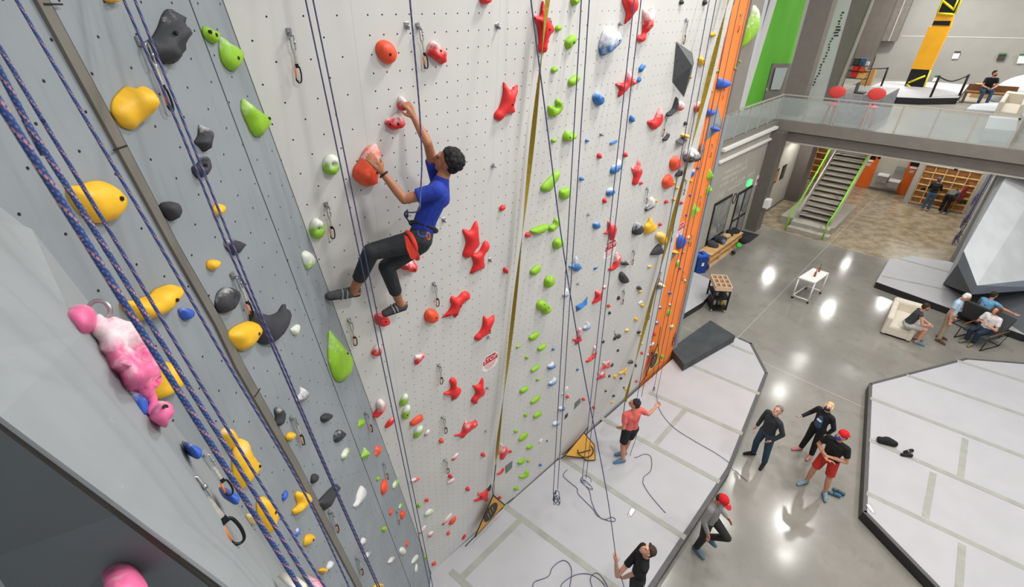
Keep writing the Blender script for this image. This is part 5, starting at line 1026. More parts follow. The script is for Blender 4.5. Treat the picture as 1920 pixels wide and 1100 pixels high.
# ---- the climber
def cw(x, y, o): return PW.pt(x, y, o)
J = dict(hea=cw(838,303,.40), nec=cw(829,334,.40), che=cw(820,368,.40), wai=cw(800,406,.38), pel=cw(789,442,.36), shL=cw(818,358,.54), shR=cw(822,347,.24),
         elL=cw(758,374,.42), wrL=cw(717,324,.27), haL=cw(703,305,.262), elR=cw(802,268,.30), wrR=cw(777,222,.15), haR=cw(766,199,.12),
         hiL=cw(789,449,.46), knL=cw(696,472,.34), anL=cw(661,549,.12), toL=PG.pt(618,554,.035), hiR=cw(787,455,.28), knR=cw(725,500,.27), anR=cw(751,572,.15), toR=cw(722,586,.12))
J['toL'] = J['toL'] + Vector((.0, -.03, 0)) * 0
def ln(a, b): return round((J[a] - J[b]).length, 2)
print('CLIMBER', [(a, b, ln(a, b)) for a, b in (('shL','elL'),('elL','wrL'),('wrL','haL'),('shR','elR'),('elR','wrR'),('wrR','haR'),('hiL','knL'),('knL','anL'),('anL','toL'),('hiR','knR'),('knR','anR'),('anR','toR'),('nec','pel'),('shL','shR'),('hea','nec'),('hiL','hiR'))])
fdir = (cw(805,285,.30) - cw(838,303,.40)).normalized()
upd = (cw(836,278,.44) - cw(832,330,.40)).normalized()
root, hp, Mh, J = person('person in a blue t-shirt and black trousers climbing the white wall', J, .97, fdir, upd, (168, 112, 82), ('royal_blue', (34, 58, 158), 'short'), ('charcoal', (44, 47, 50), 'crop'),
    ('climbing_shoe_grey', (74, 74, 78)), ((20, 18, 18), 'curly'), vox=.0065, thumbs={'L': Vector((0, 0, 1)) * .8 + U * .6, 'R': -U * .9 - Zv * .4}, curls=(.30, .75), hands_up=(-PW.n, -PW.n))
M_harn = mat('harness_black', (30, 30, 32), .6, .1, 30); M_hred = mat('harness_red', (226, 66, 48), .6, .06, 30)
ax = (J['wai'] - J['pel']).normalized(); hx = (J['hiR'] - J['hiL']).normalized(); wc = J['pel'] + ax * .085; fw = ax.cross(hx).normalized()
if fw.dot(fdir) < 0: fw = -fw
bt = [wc + hx * math.cos(t) * .150 + fw * math.sin(t) * .112 for t in [2 * math.pi * i / 26 for i in range(26)]]
def loc(P): return [Vector(p) - root.location for p in P]
hb = TB('harness_belt', loc(bt), .017, M_harn, root, 8, True)
th = (J['knL'] - J['hiL']).normalized(); c0 = J['hiL'] + th * .085; e1 = th.orthogonal().normalized(); e2 = th.cross(e1)
TB('harness_leg_loop', loc([c0 + (e1 * math.cos(t) + e2 * math.sin(t)) * .100 + ax * .025 * math.cos(t) for t in [2 * math.pi * i / 22 for i in range(22)]]), .02, M_hred, root, 8, True)
th = (J['knR'] - J['hiR']).normalized(); c0 = J['hiR'] + th * .1; e1 = th.orthogonal().normalized(); e2 = th.cross(e1)
TB('harness_leg_loop', loc([c0 + (e1 * math.cos(t) + e2 * math.sin(t)) * .100 for t in [2 * math.pi * i / 22 for i in range(22)]]), .018, M_hred, root, 8, True)
q = [cw(757,440,.60), cw(763,443,.60), cw(781,476,.58), cw(778,486,.56), cw(769,484,.57), cw(762,466,.59)]
prism('leg_loop_panel', loc(q), PW.n * .012, M_hred, root)
q = cw(803,442,.60); TB('carabiner', loc(crom([q + Zv * .03, q + U * .014 + Zv * .01, q + U * .008 - Zv * .03, q - U * .012 - Zv * .02, q - U * .012 + Zv * .015], 4, True)), .004, M_og, root, 6, True)
TB('gear_loop', loc(crom([cw(783,432,.58), cw(786,441,.62), cw(797,443,.63), cw(805,436,.60)], 5)), .004, mat('gear_loop_blue', (40, 70, 190), .5), root, 6)
TB('wrist_watch', loc([J['wrL'].lerp(J['elL'], .06) + (lambda a, b: a * math.cos(t) + b * math.sin(t))(*(lambda d: (d.orthogonal().normalized() * .031, d.cross(d.orthogonal().normalized()) * .031))((J['elL'] - J['wrL']).normalized())) for t in [2 * math.pi * i / 16 for i in range(16)]]), .008, M_harn, root, 8, True)
tie = wc + fw * .125 - hx * .01
TB('tie_in_knot', loc(crom([tie + Zv * .01, tie + fw * .03 + Zv * .05, tie + fw * .01 + Zv * .09, tie - hx * .03 + Zv * .05, tie + fw * .02 + Zv * .03, tie + Zv * .08, tie + hx * .015 + Zv * .11], 4)), .0062, R_blue, root, 8)
for q_, c_ in (('L', 1), ('R', 1)):
    an, to = J['an' + q_], J['to' + q_]; d = (to - an).normalized(); up_ = (J['kn' + q_] - an).normalized(); sd = d.cross(up_).normalized()
    for k in (.3, .5):
        c = an.lerp(to, k) ; TB('shoe_strap', loc([c + (up_ * math.cos(t) * .047 + sd * math.sin(t) * .044) for t in [2 * math.pi * i / 16 for i in range(16)]]), .007, mat('strap_light_grey', (150, 150, 152), .7), root, 6, True)
    TB('heel_loop', loc([an - d * .045 + up_ * -.01, an - d * .075 + up_ * .005, an - d * .06 - up_ * .02]), .003, M_harn, root, 6)
cp = [cw(x, y, o) for x, y, o in [(763,-60,.56),(768.6,0,.55),(783,160,.52),(788,230,.52),(791,300,.53),(789.5,345,.54),(788,365,.56),(784,395,.6)]]
rope('climbing_rope', [crom([cp[0] + (cp[0] - cp[1]).normalized() * 1.5] + cp + [tie + Zv * .07 + fw * .02, tie], 8)], R_blue, 'blue rope running from above down to the harness of the climber', .0055)
# ---- belayer at the bottom edge
P0 = onZ(1196, 1040, 1.62); bb = Vector((P0.x + .06, P0.y - .08, ZM))
J, s, F, Rr = stand(bb, 0, 168, 1.78, dict(hea=(0, -.03, 1.63), nec=(0, -.03, 1.47)))
hnd = dep(1153, 1047, (lambda d: d)(7.15)); 
J['wrR'] = dep(1155, 1054, 7.2); J['haR'] = dep(1154, 1043, 7.13); J['elR'] = dep(1157, 1079, 7.45)
J['wrL'] = dep(1168, 1083, 7.6); J['haL'] = J['wrL'] + Vector((-.07, .02, 0)); J['elL'] = J['shL'].lerp(J['wrL'], .5) + Vector((0, .05, -.12))
print('BELAY', bb, [(k, round((J[a] - J[b]).length, 2)) for k, a, b in (('shR-el', 'shR', 'elR'), ('el-wr', 'elR', 'wrR'), ('shL', 'shL', 'elL'), ('e', 'elL', 'wrL'))], J['shR'], J['elR'], J['wrR'])
fd, hu = hdir(F, Rr, -5, 52)
person('belayer in a black t-shirt looking up, one hand on the rope', J, s, fd, hu, (214, 160, 134), ('black_tee', (24, 25, 27), 'short'), ('dark_pants', (40, 42, 46), 'long'), ('dark_shoe', (50, 50, 54)), ((62, 44, 32), 'fringe'), vox=.009, curls=(.6, .8))
rope('climbing_rope', [crom([dep(985, -90, 3.5), dep(995.5, 0, 3.6), dep(1025, 230, 4.05), dep(1055, 460, 4.6), dep(1093, 690, 5.3), dep(1137, 920, 6.4), dep(1154, 1038, 7.1), dep(1156, 1052, 7.2), dep(1170, 1100, 7.7)], 8)], R_navy, 'single belay rope slanting down across the wall to the belayer', .0062)
# ---- boy on the mat
J, s, F, Rr = stand((1172, 860), ZM, 108, 1.86, dict(shL=(-.17, .02, 1.38), elL=(-.21, -.06, 1.10), wrL=(-.19, .12, .92), haL=(-.18, .17, .84), elR=(.37, .0, 1.22), wrR=(.58, .08, 1.26), haR=(.66, .11, 1.28), shR=(.17, 0, 1.42),
    anL=(-.10, -.06, .09), toL=(-.27, -.03, .035), knL=(-.13, -.02, .50), anR=(.02, .10, .09), toR=(-.15, .14, .035), knR=(.07, .08, .5)))
fd, hu = hdir(F, Rr, -50, 10)
person('boy in a coral t-shirt and black shorts standing on the mat by the gold strap', J, s, fd, hu, (196, 136, 106), ('coral_tee', (224, 106, 100), 'short'), ('black_shorts', (30, 32, 36), 'short'), ('blue_shoe', (86, 128, 160)), ((52, 36, 28), 'plain'), vox=.010)
hp_ = J['pel'] + Rr * .14 - Zv * .05
rope('climbing_rope', [crom([hp_, hp_ - Zv * .3 + Rr * .05] + [onZ(x, y, .262) for x, y in [(1182,853),(1192,857),(1208,851),(1219,854),(1222,865),(1220,882),(1208,893),(1206,900),(1206,906),(1215,922),(1230,941),(1248,961)]], 6)], R_navy, "rope winding over the mat from the boy's harness", .006)
# ---- walking in the red cap
J, s, F, Rr = stand((1312, 1028), 0, -52, 1.76, dict(anR=(.10, -.04, .09), toR=(.13, .15, .035), knR=(.10, .02, .50), anL=(-.11, .04, .34), toL=(-.12, .20, .24), knL=(-.14, .33, .66), elR=(.25, -.02, 1.14), wrR=(.24, .10, .92), haR=(.235, .13, .83), elL=(-.24, -.02, 1.14), wrL=(-.25, .16, 1.0), haL=(-.25, .24, .97), hea=(0, .07, 1.61)))
fd, hu = hdir(F, Rr, 8, -24)
r_, hp, Mh, _ = person('person in a grey shirt and red cap walking along the edge of the large mat', J, s, fd, hu, (190, 130, 100), ('grey_shirt_jacket', (142, 140, 138), 'long'), ('dark_trousers', (44, 44, 40), 'long'), ('blue_grey_shoe', (92, 112, 134)), ((60, 44, 34), 'plain'), cap=((206, 24, 34), False), mask=(150, 178, 196))
lt = text('A', Matrix.Translation(hp(0, .094, .082)) @ frame(Vector((0, 0, 0)), -Mh.col[0], Mh.col[2]) , .06, M_sw, None, .004); bpy.context.view_layer.update(); lt.parent = r_; lt.matrix_parent_inverse = r_.matrix_world.inverted(); lt.name = 'cap_letter'
# ---- three people talking
J, s, F, Rr = stand((1418, 863), 0, 196, 1.76, dict(anL=(-.16, -.05, .09), toL=(-.24, .11, .035), knL=(-.15, 0, .5), anR=(.15, -.02, .09), toR=(.22, .15, .035), knR=(.14, .03, .5), elL=(-.28, -.06, 1.16), wrL=(-.22, .1, .96), haL=(-.19, .16, .9), elR=(.27, -.05, 1.15), wrR=(.25, .06, .92), haR=(.25, .1, .83), hea=(0, -.02, 1.62)))
fd, hu = hdir(F, Rr, -10, 28)
person('grey-haired person in a dark hooded jacket and jeans, looking up', J, s, fd, hu, (206, 150, 126), ('dark_jacket', (46, 50, 56), 'long'), ('blue_jeans', (44, 66, 86), 'long'), ('black_shoe', (26, 26, 28)), ((120, 112, 106), 'plain'), beard=(176, 166, 156))
J, s, F, Rr = stand((1511, 850), 0, 200, 1.66, dict(anL=(-.12, 0, .09), toL=(-.16, .17, .035), anR=(.14, .05, .09), toR=(.2, .22, .035), elR=(.30, .0, 1.16), wrR=(.34, .2, 1.06), haR=(.35, .28, 1.05), elL=(-.26, -.08, 1.12), wrL=(-.2, -.05, .9), haL=(-.18, -.02, .82), hea=(0, -.0, 1.62)))
fd, hu = hdir(F, Rr, -15, 24)
person('blond person with a dark face mask, black cardigan and blue top', J, s, fd, hu, (222, 172, 150), ('black_cardigan_jacket', (28, 30, 36), 'long'), ('black_pants', (22, 23, 25), 'long'), ('pink_sandal', (196, 130, 124)), ((206, 178, 126), 'bob'), mask=(36, 44, 80))
_r = [o for o in bpy.data.objects if o.get('label', '').startswith('blond person')][0]; Mb = Matrix((Rr, F, Zv)).transposed()
bc = J['che'].lerp(J['wai'], .62) + F * .062 * s
blob('blue_top', [('e', bc, (.095, .05, .20), Mb), ('e', bc - Zv * .1, (.10, .055, .12), Mb)], .009, cloth('blue_top', (58, 86, 122)), _r, 3)
blob('white_print', [('c', bc + F * .045 - Rr * .05 + Zv * .05, .012, bc + F * .045 + Rr * .05 + Zv * .05, .012), ('c', bc + F * .05 - Rr * .04 + Zv * .02, .010, bc + F * .05 + Rr * .045 + Zv * .02, .010)], .006, M_sw, _r, 1)
J, s, F, Rr = stand((1526, 914), 0, 212, 1.80, dict(anL=(-.20, 0, .09), toL=(-.30, .14, .035), knL=(-.15, .02, .5), anR=(.16, .05, .09), toR=(.22, .23, .035), knR=(.14, .06, .5), elL=(-.27, .02, 1.13), wrL=(.02, .20, 1.14), haL=(.09, .19, 1.17), elR=(.27, .02, 1.13), wrR=(-.02, .25, 1.10), haR=(-.10, .23, 1.13)))
fd, hu = hdir(F, Rr, 25, 16)
r_, hp, Mh, J = person('person with crossed arms in a black t-shirt, red shorts and backwards red cap', J, s, fd, hu, (198, 140, 112), ('black_tee', (24, 25, 27), 'short'), ('red_shorts', (196, 50, 40), 'short'), ('pale_blue_shoe', (122, 148, 160)), ((50, 36, 30), 'plain'), cap=((206, 24, 34), True), mask=(40, 60, 150))
ax = Zv; wc = J['pel'] + Zv * .08
TB('harness_belt', [wc - r_.location + Rr * math.cos(t) * .175 + F * math.sin(t) * .13 for t in [2 * math.pi * i / 20 for i in range(20)]], .018, M_harn, r_, 6, True)
# ---- by the white sofa
def seat_ov(h=.45, lean=0, knee_out=.12): 
    return dict(pel=(0, 0, h + .08), wai=(0, .04 + lean * .3, h + .27), che=(0, .07 + lean * .7, h + .45), nec=(0, .09 + lean, h + .60), hea=(0, .13 + lean * 1.2, h + .77), shL=(-.175, .08 + lean, h + .54), shR=(.175, .08 + lean, h + .54),
        hiL=(-.09, .02, h + .07), knL=(-knee_out, .45, h + .08), anL=(-knee_out, .42, .09), toL=(-knee_out - .02, .60, .035), hiR=(.09, .02, h + .07), knR=(knee_out, .45, h + .08), anR=(knee_out, .42, .09), toR=(knee_out + .02, .60, .035),
        elL=(-.24, .2 + lean, h + .28), wrL=(-.10, .40 + lean, h + .22), haL=(-.04, .46 + lean, h + .19), elR=(.24, .2 + lean, h + .28), wrR=(.10, .40 + lean, h + .22), haR=(.04, .46 + lean, h + .19))
J, s, F, Rr = stand(onZ(1685, 634, 0), 0, -30, 1.75, seat_ov(.5, .08)); 
fd, hu = hdir(F, Rr, -25, -6)
person('person in a dark sleeveless top and light shorts sitting on the sofa corner', J, s, fd, hu, (206, 148, 118), ('charcoal_vest', (56, 60, 64), 'none'), ('light_shorts', (176, 176, 172), 'short'), ('teal_shoe', (96, 122, 132)), ((56, 36, 26), 'plain'), beard=(60, 42, 32))
J, s, F, Rr = stand((1756, 636), 0, -55, 1.78, dict(hea=(0, .1, 1.6), nec=(0, .03, 1.46), anL=(-.12, 0, .09), toL=(-.16, .18, .035), anR=(.14, .05, .09), toR=(.17, .23, .035)))
fd, hu = hdir(F, Rr, -35, -22)
person('white-haired person in a pale blue t-shirt and khaki trousers standing by the sofa', J, s, fd, hu, (196, 134, 108), ('pale_blue_tee', (176, 204, 224), 'short'), ('khaki', (158, 140, 116), 'long'), ('brown_shoe', (88, 62, 50)), ((222, 218, 210), 'plain'))
c1 = onZ(1826, 655, 0)
J, s, F, Rr = stand(onZ(1832, 640, 0), 0, 196, 1.72, seat_ov(.42, -.08, .1) | dict(elR=(.26, .05, .62), wrR=(.14, .27, .78), haR=(.08, .31, .83), elL=(-.26, .05, .62), wrL=(-.1, .27, .75), haL=(-.04, .31, .80)))
fd, hu = hdir(F, Rr, 18, 10)
SEAT1 = (J['pel'].copy(), F.copy(), Rr.copy())
person('person with long brown hair, white t-shirt and jeans in the right dark chair', J, s, fd, hu, (206, 150, 122), ('white_tee', (226, 222, 222), 'short'), ('dark_jeans', (34, 48, 68), 'long'), ('olive_shoe', (120, 110, 88)), ((84, 58, 40), 'bob'))
J, s, F, Rr = stand(onZ(1822, 612, 0), 0, 20, 1.75, seat_ov(.42, .02, .12) | dict(elR=(.34, .22, .86), wrR=(.56, .38, .78), haR=(.63, .42, .76), shR=(.19, .1, .97)))
SEAT2 = (J['pel'].copy(), F.copy(), Rr.copy())
fd, hu = hdir(F, Rr, 15, 0)
person('person in a tie-dye blue t-shirt seen from behind, reaching from the left dark chair', J, s, fd, hu, (204, 148, 120), ('tie_dye_blue', (110, 164, 200), 'short'), ('dark_green_shorts', (34, 60, 50), 'short'), ('dark_shoe', (50, 50, 54)), ((52, 38, 30), 'plain'))
# ---- under the stairs landing and upstairs
J, s, F, Rr = stand((1733, 395), 0, 42, 1.72, dict(elR=(.24, .14, 1.14), wrR=(.18, .36, 1.18), haR=(.16, .44, 1.19), elL=(-.24, .14, 1.14), wrL=(-.16, .36, 1.14), haL=(-.14, .44, 1.14)))
person('person in a black coat and jeans standing at the wooden cubbies', J, s, F, Zv, (180, 130, 104), ('black_coat_jacket', (22, 24, 28), 'long'), ('mid_jeans', (52, 84, 112), 'long'), ('pink_grey_shoe', (150, 110, 110)), ((70, 60, 70), 'plain'), vox=.014, cap=((60, 80, 120), False))
J, s, F, Rr = stand((1764, 400), 0, 30, 1.70, dict(wai=(0, .16, 1.02), che=(0, .34, 1.08), nec=(0, .5, 1.10), hea=(0, .63, 1.04), shL=(-.175, .44, 1.08), shR=(.175, .44, 1.08), elL=(-.2, .5, .82), wrL=(-.15, .55, .58), haL=(-.14, .56, .5), elR=(.2, .5, .82), wrR=(.15, .55, .58), haR=(.14, .56, .5)))
person('person in a grey top bending down in front of the wooden cubbies', J, s, F * .6 - Zv * .8, F * .8 + Zv * .6, (180, 130, 104), ('mid_grey_top', (92, 94, 98), 'long'), ('black_pants', (22, 23, 25), 'long'), ('white_shoe', (190, 184, 176)), ((60, 44, 36), 'plain'), vox=.014)
# ================================================================ the hall behind
VD, UB, ZD = -6.7, 22.6, 4.85
def ub(name, u0, u1, v0, v1, z0, z1, m, kind='structure', parent=None, **tags):   # box in the building's axes
    bm = bmesh.new(); bmesh.ops.create_cube(bm, size=1)
    o = bm_obj(name, bm, m, parent, **tags); c = UV((u0 + u1) / 2, (v0 + v1) / 2, (z0 + z1) / 2)
    o.data.transform(Matrix.Diagonal((u1 - u0, v1 - v0, z1 - z0, 1)))
    Mr = Matrix((U, -V.cross(Zv).cross(Zv) if False else V, Zv)).transposed().to_4x4()
    if parent: o.data.transform(Matrix.Translation(c - parent.location) @ Mr)
    else: o.matrix_world = Matrix.Translation(c) @ Mr
    if kind and not parent: o['kind'] = kind
    return o
M_wall2 = mat('beige_grey_paint', (176, 170, 158), .8, .03, 2); M_wallg = mat('cool_grey_paint', (158, 156, 150), .8, .03, 1.2); M_soff = mat('soffit_grey', (120, 116, 108), .8, .05, 2)
M_white = mat('white_paint', (232, 230, 226), .6, .02, 2); M_deck = mat('deck_concrete', (158, 155, 145), .35, .1, .8); M_steelL = mat('pale_steel', (178, 172, 162), .5, .03, 3)
M_glass = mat_glass('rail_glass', (190, 200, 198), .34, .12); M_dglass = mat_glass('door_glass', (120, 124, 122), .75, .08); M_bf = mat('black_frame', (16, 16, 17), .4, .05)
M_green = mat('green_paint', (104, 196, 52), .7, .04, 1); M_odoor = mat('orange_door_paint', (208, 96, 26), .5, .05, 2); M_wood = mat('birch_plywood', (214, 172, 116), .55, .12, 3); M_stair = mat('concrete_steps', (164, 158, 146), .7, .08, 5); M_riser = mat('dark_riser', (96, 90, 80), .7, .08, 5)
M_grail = mat('lime_green_rail', (122, 206, 40), .4, .03)
ub('wall_left_lower', 11.2, 21.95, VD - .2, VD, 0, 4.62, M_wallc)
ub('trim_1', 17.0, 22.2, VD, VD + .16, 4.60, 4.70, M_white); ub('trim_2', 17.0, 22.2, VD, VD + .10, 4.16, 4.24, M_white)
ub('floor_wing', 11.2, 22.6, -9.6, VD + .02, 4.63, 4.85, M_steel); ub('floor_upper', 22.6, 46, -11, 9, 4.70, 4.85, M_deck)
ub('trim_fascia', 22.55, 22.72, -6.95, 3.2, 4.48, 4.90, M_steel); ub('trim_beam', 22.66, 22.9, -6.9, 3.2, 4.05, 4.48, M_steelD); ub('trim_flange', 22.56, 22.95, -6.6, 3.2, 4.03, 4.065, M_steelL)
ub('ceiling_lower', 22.95, 40, -11, 6, 4.3, 4.36, M_soff)
ub('column_steel', 21.95, 22.6, VD - .2, VD + .50, 0, 4.5, M_steelD)
ub('wall_left_under', 22.6, 27.4, VD - .35, VD - .1, 0, 4.3, M_wallc); ub('trim_light_ledge', 22.8, 27.2, VD - .1, VD + .1, 3.42, 3.5, M_white); ub('wall_recess', 27.4, 28.4, VD - .3, VD + .5, 0, 4.3, M_steelD)
ub('trim_bulkhead', 28.3, 31, -9.5, -5.4, 2.75, 4.3, M_soff)
ub('baseboard_left', 22.6, 27.4, VD - .1, VD - .08, 0, .1, M_steelD)
# doors on the left wall
def door(n, u0, u1, z1, splits, bars):
    root = ub(f'door_{n}', u0, u1, VD, VD + .03, 0, z1, M_bf)
    R_ = Matrix((U, V, Zv)).transposed().to_4x4(); c = UV((u0 + u1) / 2, VD + .015, z1 / 2); w_ = (u1 - u0) / splits
    for i in range(splits):
        for (a, b) in bars:
            bm = bmesh.new(); box(bm, ((i + .5) * w_ - (u1 - u0) / 2, .02, (a + b) / 2 * z1 - z1 / 2), (w_ - .2, .015, (b - a) * z1 - .08)); g = bm_obj('door_glass', bm, mat('door_glass_opaque', (134, 138, 136), .12, .35, 1.2, spec=.8), root)
    TB('door_handle', [Vector((-.05, .06, -.2)), Vector((-.05, .06, .15))], .015, M_metal, root, 8)
door(1, 19.9, 21.42, 2.3, 2, [(.02, .42), (.44, .97)]); door(2, 17.6, 19.25, 2.45, 1, [(.02, .3), (.32, .97)])
# exit sign, defibrillator sign, box, ring sign and the painted text
ex = ub('exit_sign', 20.62, 21.0, VD, VD + .09, 2.42, 2.66, mat('exit_green', (70, 220, 120), .4, .03, emit=1.4), kind=None); tag(ex, 'green lit exit sign above the glass entrance doors', 'exit sign')
Mx = frame(UV(20.81, VD + .093, 2.54), U, Zv); tx = text('EXIT', Mx, .15, M_sw, None, .002); tx.parent = ex; tx.matrix_parent_inverse = ex.matrix_world.inverted()
ae = ub('defibrillator_sign', 21.72, 22.1 - .17, VD + .0, VD + .02, 2.18, 2.62, M_sw, kind=None); tag(ae, 'white sign with a red heart beside the entrance doors', 'sign')
hb_ = [(.0, -.1), (.1, .02), (.1, .08), (.05, .11), (0, .07), (-.05, .11), (-.1, .08), (-.1, .02)]; hs = prism('red_heart', [UV(21.825 + a * .8, VD + .021, 2.36 + b) for a, b in hb_], V * .004, M_sr); hs.parent = ae; hs.matrix_parent_inverse = ae.matrix_world.inverted()
bxx = ub('wall_box', 21.98, 22.35, VD + .5, VD + .72, 1.2, 1.58, M_white, kind=None); tag(bxx, 'white box fixed to the steel column beside the doors', 'box')
ring = TB('ring_sign', [UV(19.58 + .16 * math.cos(t), VD + .02, 2.16 + .22 * math.sin(t)) for t in [2 * math.pi * i / 24 for i in range(24)]], .016, M_bf, None, 6, True); tag(ring, 'thin dark ring on the wall between the two glass doors', 'sign')
M_txt = mat('faint_white_lettering', (196, 191, 182), .7, .02); rr = random.Random(3)
tr = None
for row, (z, u0, u1, hh) in enumerate([(3.62, 17.9, 20.0, .15), (3.38, 17.8, 20.1, .15), (3.14, 17.75, 19.3, .15), (2.92, 19.2, 21.2, .12), (2.74, 18.6, 20.3, .12), (2.72, 17.75, 18.4, .3)]):
    u_ = u0
    while u_ < u1:
        w_ = rr.uniform(.04, .08)
        if rr.random() > .16:
            q = ub('painted_letter', u_, u_ + w_ * .55, VD, VD + .006, z - hh / 2, z + hh / 2 * rr.choice((.5, 1, 1)), M_txt, kind=None)
            if tr is None: tr = q; tag(q, 'rows of faint white lettering painted above the glass doors', 'lettering')
            else: q.parent = tr; q.matrix_parent_inverse = tr.matrix_world.inverted()
        u_ += w_
# railings
def railing(name, pts, label, step=1.12):
    root = empty(name, pts[0], label, 'railing'); L = root.location
    for a, b in zip(pts[:-1], pts[1:]):
        d = b - a; n = max(1, round(d.length / step)); dn = d.normalized(); ang = math.atan2(dn.y, dn.x)
        BX('handrail', (0, 0, 0), (d.length + .05, .06, .04), M_steelL, root).matrix_local = Matrix.Translation((a + b) / 2 - L + Zv * 1.03) @ Matrix.Rotation(ang, 4, 'Z')
        for i in range(n + 1):
            p = a.lerp(b, i / n) - L; BX('post', (0, 0, 0), (.045, .045, 1.02), M_steelL, root).matrix_local = Matrix.Translation(p + Zv * .52) @ Matrix.Rotation(ang, 4, 'Z')
            if i < n:
                c = a.lerp(b, (i + .5) / n) - L; BX('glass_panel', (0, 0, 0), (d.length / n - .06, .008, .86), M_glass, root).matrix_local = Matrix.Translation(c + Zv * .50) @ Matrix.Rotation(ang, 4, 'Z')
    return root
railing('balcony_railing', [UV(12.5, VD - .03, ZD), UV(22.6, VD - .1, ZD)], 'glass balcony railing running above the entrance doors')
railing('balcony_railing', [UV(22.64, -6.85, ZD), UV(22.64, .45, ZD), UV(27.5, .75, ZD)], 'long glass balcony railing across the front of the upper floor')
# stairs
st = empty('staircase', UV(23.2, -4.6, 0), 'concrete staircase with lime green handrails under the upper floor', 'staircase')
ub('platform', 24.0, 28.0, -5.85, -3.55, 0, .34, M_stair, parent=st); ub('step', 23.6, 24.0, -5.25, -3.65, 0, .34, M_stair, parent=st); ub('step', 23.2, 23.6, -5.25, -3.5, 0, .17, M_stair, parent=st)
for i in range(15):
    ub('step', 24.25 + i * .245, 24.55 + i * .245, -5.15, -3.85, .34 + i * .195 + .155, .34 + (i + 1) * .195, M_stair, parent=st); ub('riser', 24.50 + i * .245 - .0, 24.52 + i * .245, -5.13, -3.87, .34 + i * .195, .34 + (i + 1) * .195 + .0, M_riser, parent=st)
for vv in (-5.2, -3.8):
    P = [UV(24.1, vv, .34), UV(24.5, vv, .34), UV(28.0, vv, 3.15), UV(28.0, vv, 3.5), UV(24.1, vv, .72)]; prism('stringer', [p - st.location for p in P], V * .05, M_steelL, st)
for vv in (-5.28, -3.72): TB('handrail', [p - st.location for p in (UV(23.2, vv, .02), UV(23.25, vv, .85), UV(24.3, vv, 1.25), UV(28.0, vv, 4.25))], .035, M_grail, st, 8)
ub('floor_landing', 27.9, 29.8, -5.9, -3.2, 3.05, 3.25, M_stair)
# back wall under the upper floor
ub('wall_back', 32.7, 32.9, -9.5, -1.9, 0, 4.3, M_wall2); ub('baseboard_back', 32.66, 32.7, -6, -1.9, 0, .12, M_steelD)
for n, (v0, v1) in enumerate(((-4.72, -3.98), (-2.66, -2.06))):
    d = ub(f'door_{n + 3}', 32.62, 32.7, v0, v1, .02, 1.95, M_odoor)
    for z0, z1, m_, w_ in ((1.62, 1.86, M_bf, .42), (1.48, 1.58, M_sw, .3), (1.24, 1.40, mat('door_sign_grey', (176, 178, 176), .5), .2)):
        q = ub('door_sign', 32.60, 32.618, (v0 + v1) / 2 - w_ / 2 - .03, (v0 + v1) / 2 + w_ / 2 - .03, z0, z1, m_, kind=None); q.parent = d; q.matrix_parent_inverse = d.matrix_world.inverted()
for n, (v0, z0) in enumerate(((-3.72, .55), (-3.15, .35))):
    c = UV(32.4, v0 + .25, z0); f = empty('drinking_fountain', c, f"{('left, higher', 'right, lower')[n]} steel drinking fountain between the orange doors", 'drinking fountain')
    ub('cabinet', 32.3, 32.65, v0, v0 + .48, z0, z0 + .36, M_metal, parent=f); ub('basin', 32.22, 32.66, v0 - .02, v0 + .5, z0 + .36, z0 + .44, M_white, parent=f)
    if n: ub('back_panel', 32.6, 32.66, v0 + .04, v0 + .5, z0 + .44, z0 + 1.05, M_metal, parent=f); ub('bottle_filler', 32.42, 32.66, v0 + .06, v0 + .46, z0 + .95, z0 + 1.12, M_metal, parent=f)
# cubbies
def cubby(u0, v0, v1, z1, cols, rows, label, wide=()):
    r = empty('cubby_shelf', UV(u0 + .2, (v0 + v1) / 2, 0), label, 'shelf'); t = .035
    ub('back_board', u0 + .36, u0 + .38, v0, v1, .06, z1, M_wood, parent=r); ub('plinth', u0 - .03, u0 + .38, v0, v1, 0, .09, M_steelD, parent=r)
    for i in range(cols + 1): v_ = v0 + (v1 - v0) * i / cols; ub('upright', u0, u0 + .36, v_ - t / 2, v_ + t / 2, .06, z1, M_wood, parent=r)
    for j in range(rows + 1): z_ = .09 + (z1 - .09) * j / rows; ub('shelf_board', u0 - .005, u0 + .36, v0, v1, z_ - t / 2, z_ + t / 2, M_wood, parent=r)
    return r
cubby(31.35, -1.85, .32, 2.05, 5, 6, 'large birch cubby shelf with two people in front')
ub('wall_back_right', 31.3, 31.34 + .5, -2.12, -1.88, 0, 4.3, M_wallg); ub('wall_back_upper', 31.3, 31.9, -1.9, 2.2, 2.08, 4.3, M_white); ub('wall_back_side', 31.3, 32.9, .34, .6, 0, 2.1, M_wallg)
cubby(32.2, -8.1, -6.5, 2.0, 3, 5, 'birch cubby shelf half hidden left of the staircase')
for i, (v_, z_, c_) in enumerate([(-1.6, 1.03, (40, 48, 54)), (-1.25, 1.03, (36, 44, 60)), (-.55, 1.03, (120, 130, 120)), (-.35, 1.03, (60, 70, 66)), (.1, .72, (60, 70, 40))]):
    b_ = blob('shoe_pair', [('c', UV(31.5, v_, z_ - .3 + .06), .06, UV(31.62, v_ + .05, z_ - .3 + .07), .05), ('c', UV(31.5, v_ + .12, z_ - .3 + .06), .055, UV(31.62, v_ + .14, z_ - .3 + .07), .05)], .02, cloth(f'sh{i}', c_), None, 1); b_['label'] = f"{('dark shoes at the far left of the cubbies', 'navy shoes beside the standing person in the cubbies', 'pale shoes between the two people at the cubbies', 'grey shoes just above the bending person', 'olive shoes low at the right of the cubbies')[i]}"; b_['category'] = 'shoes'; b_['group'] = 'shoes in the cubbies'
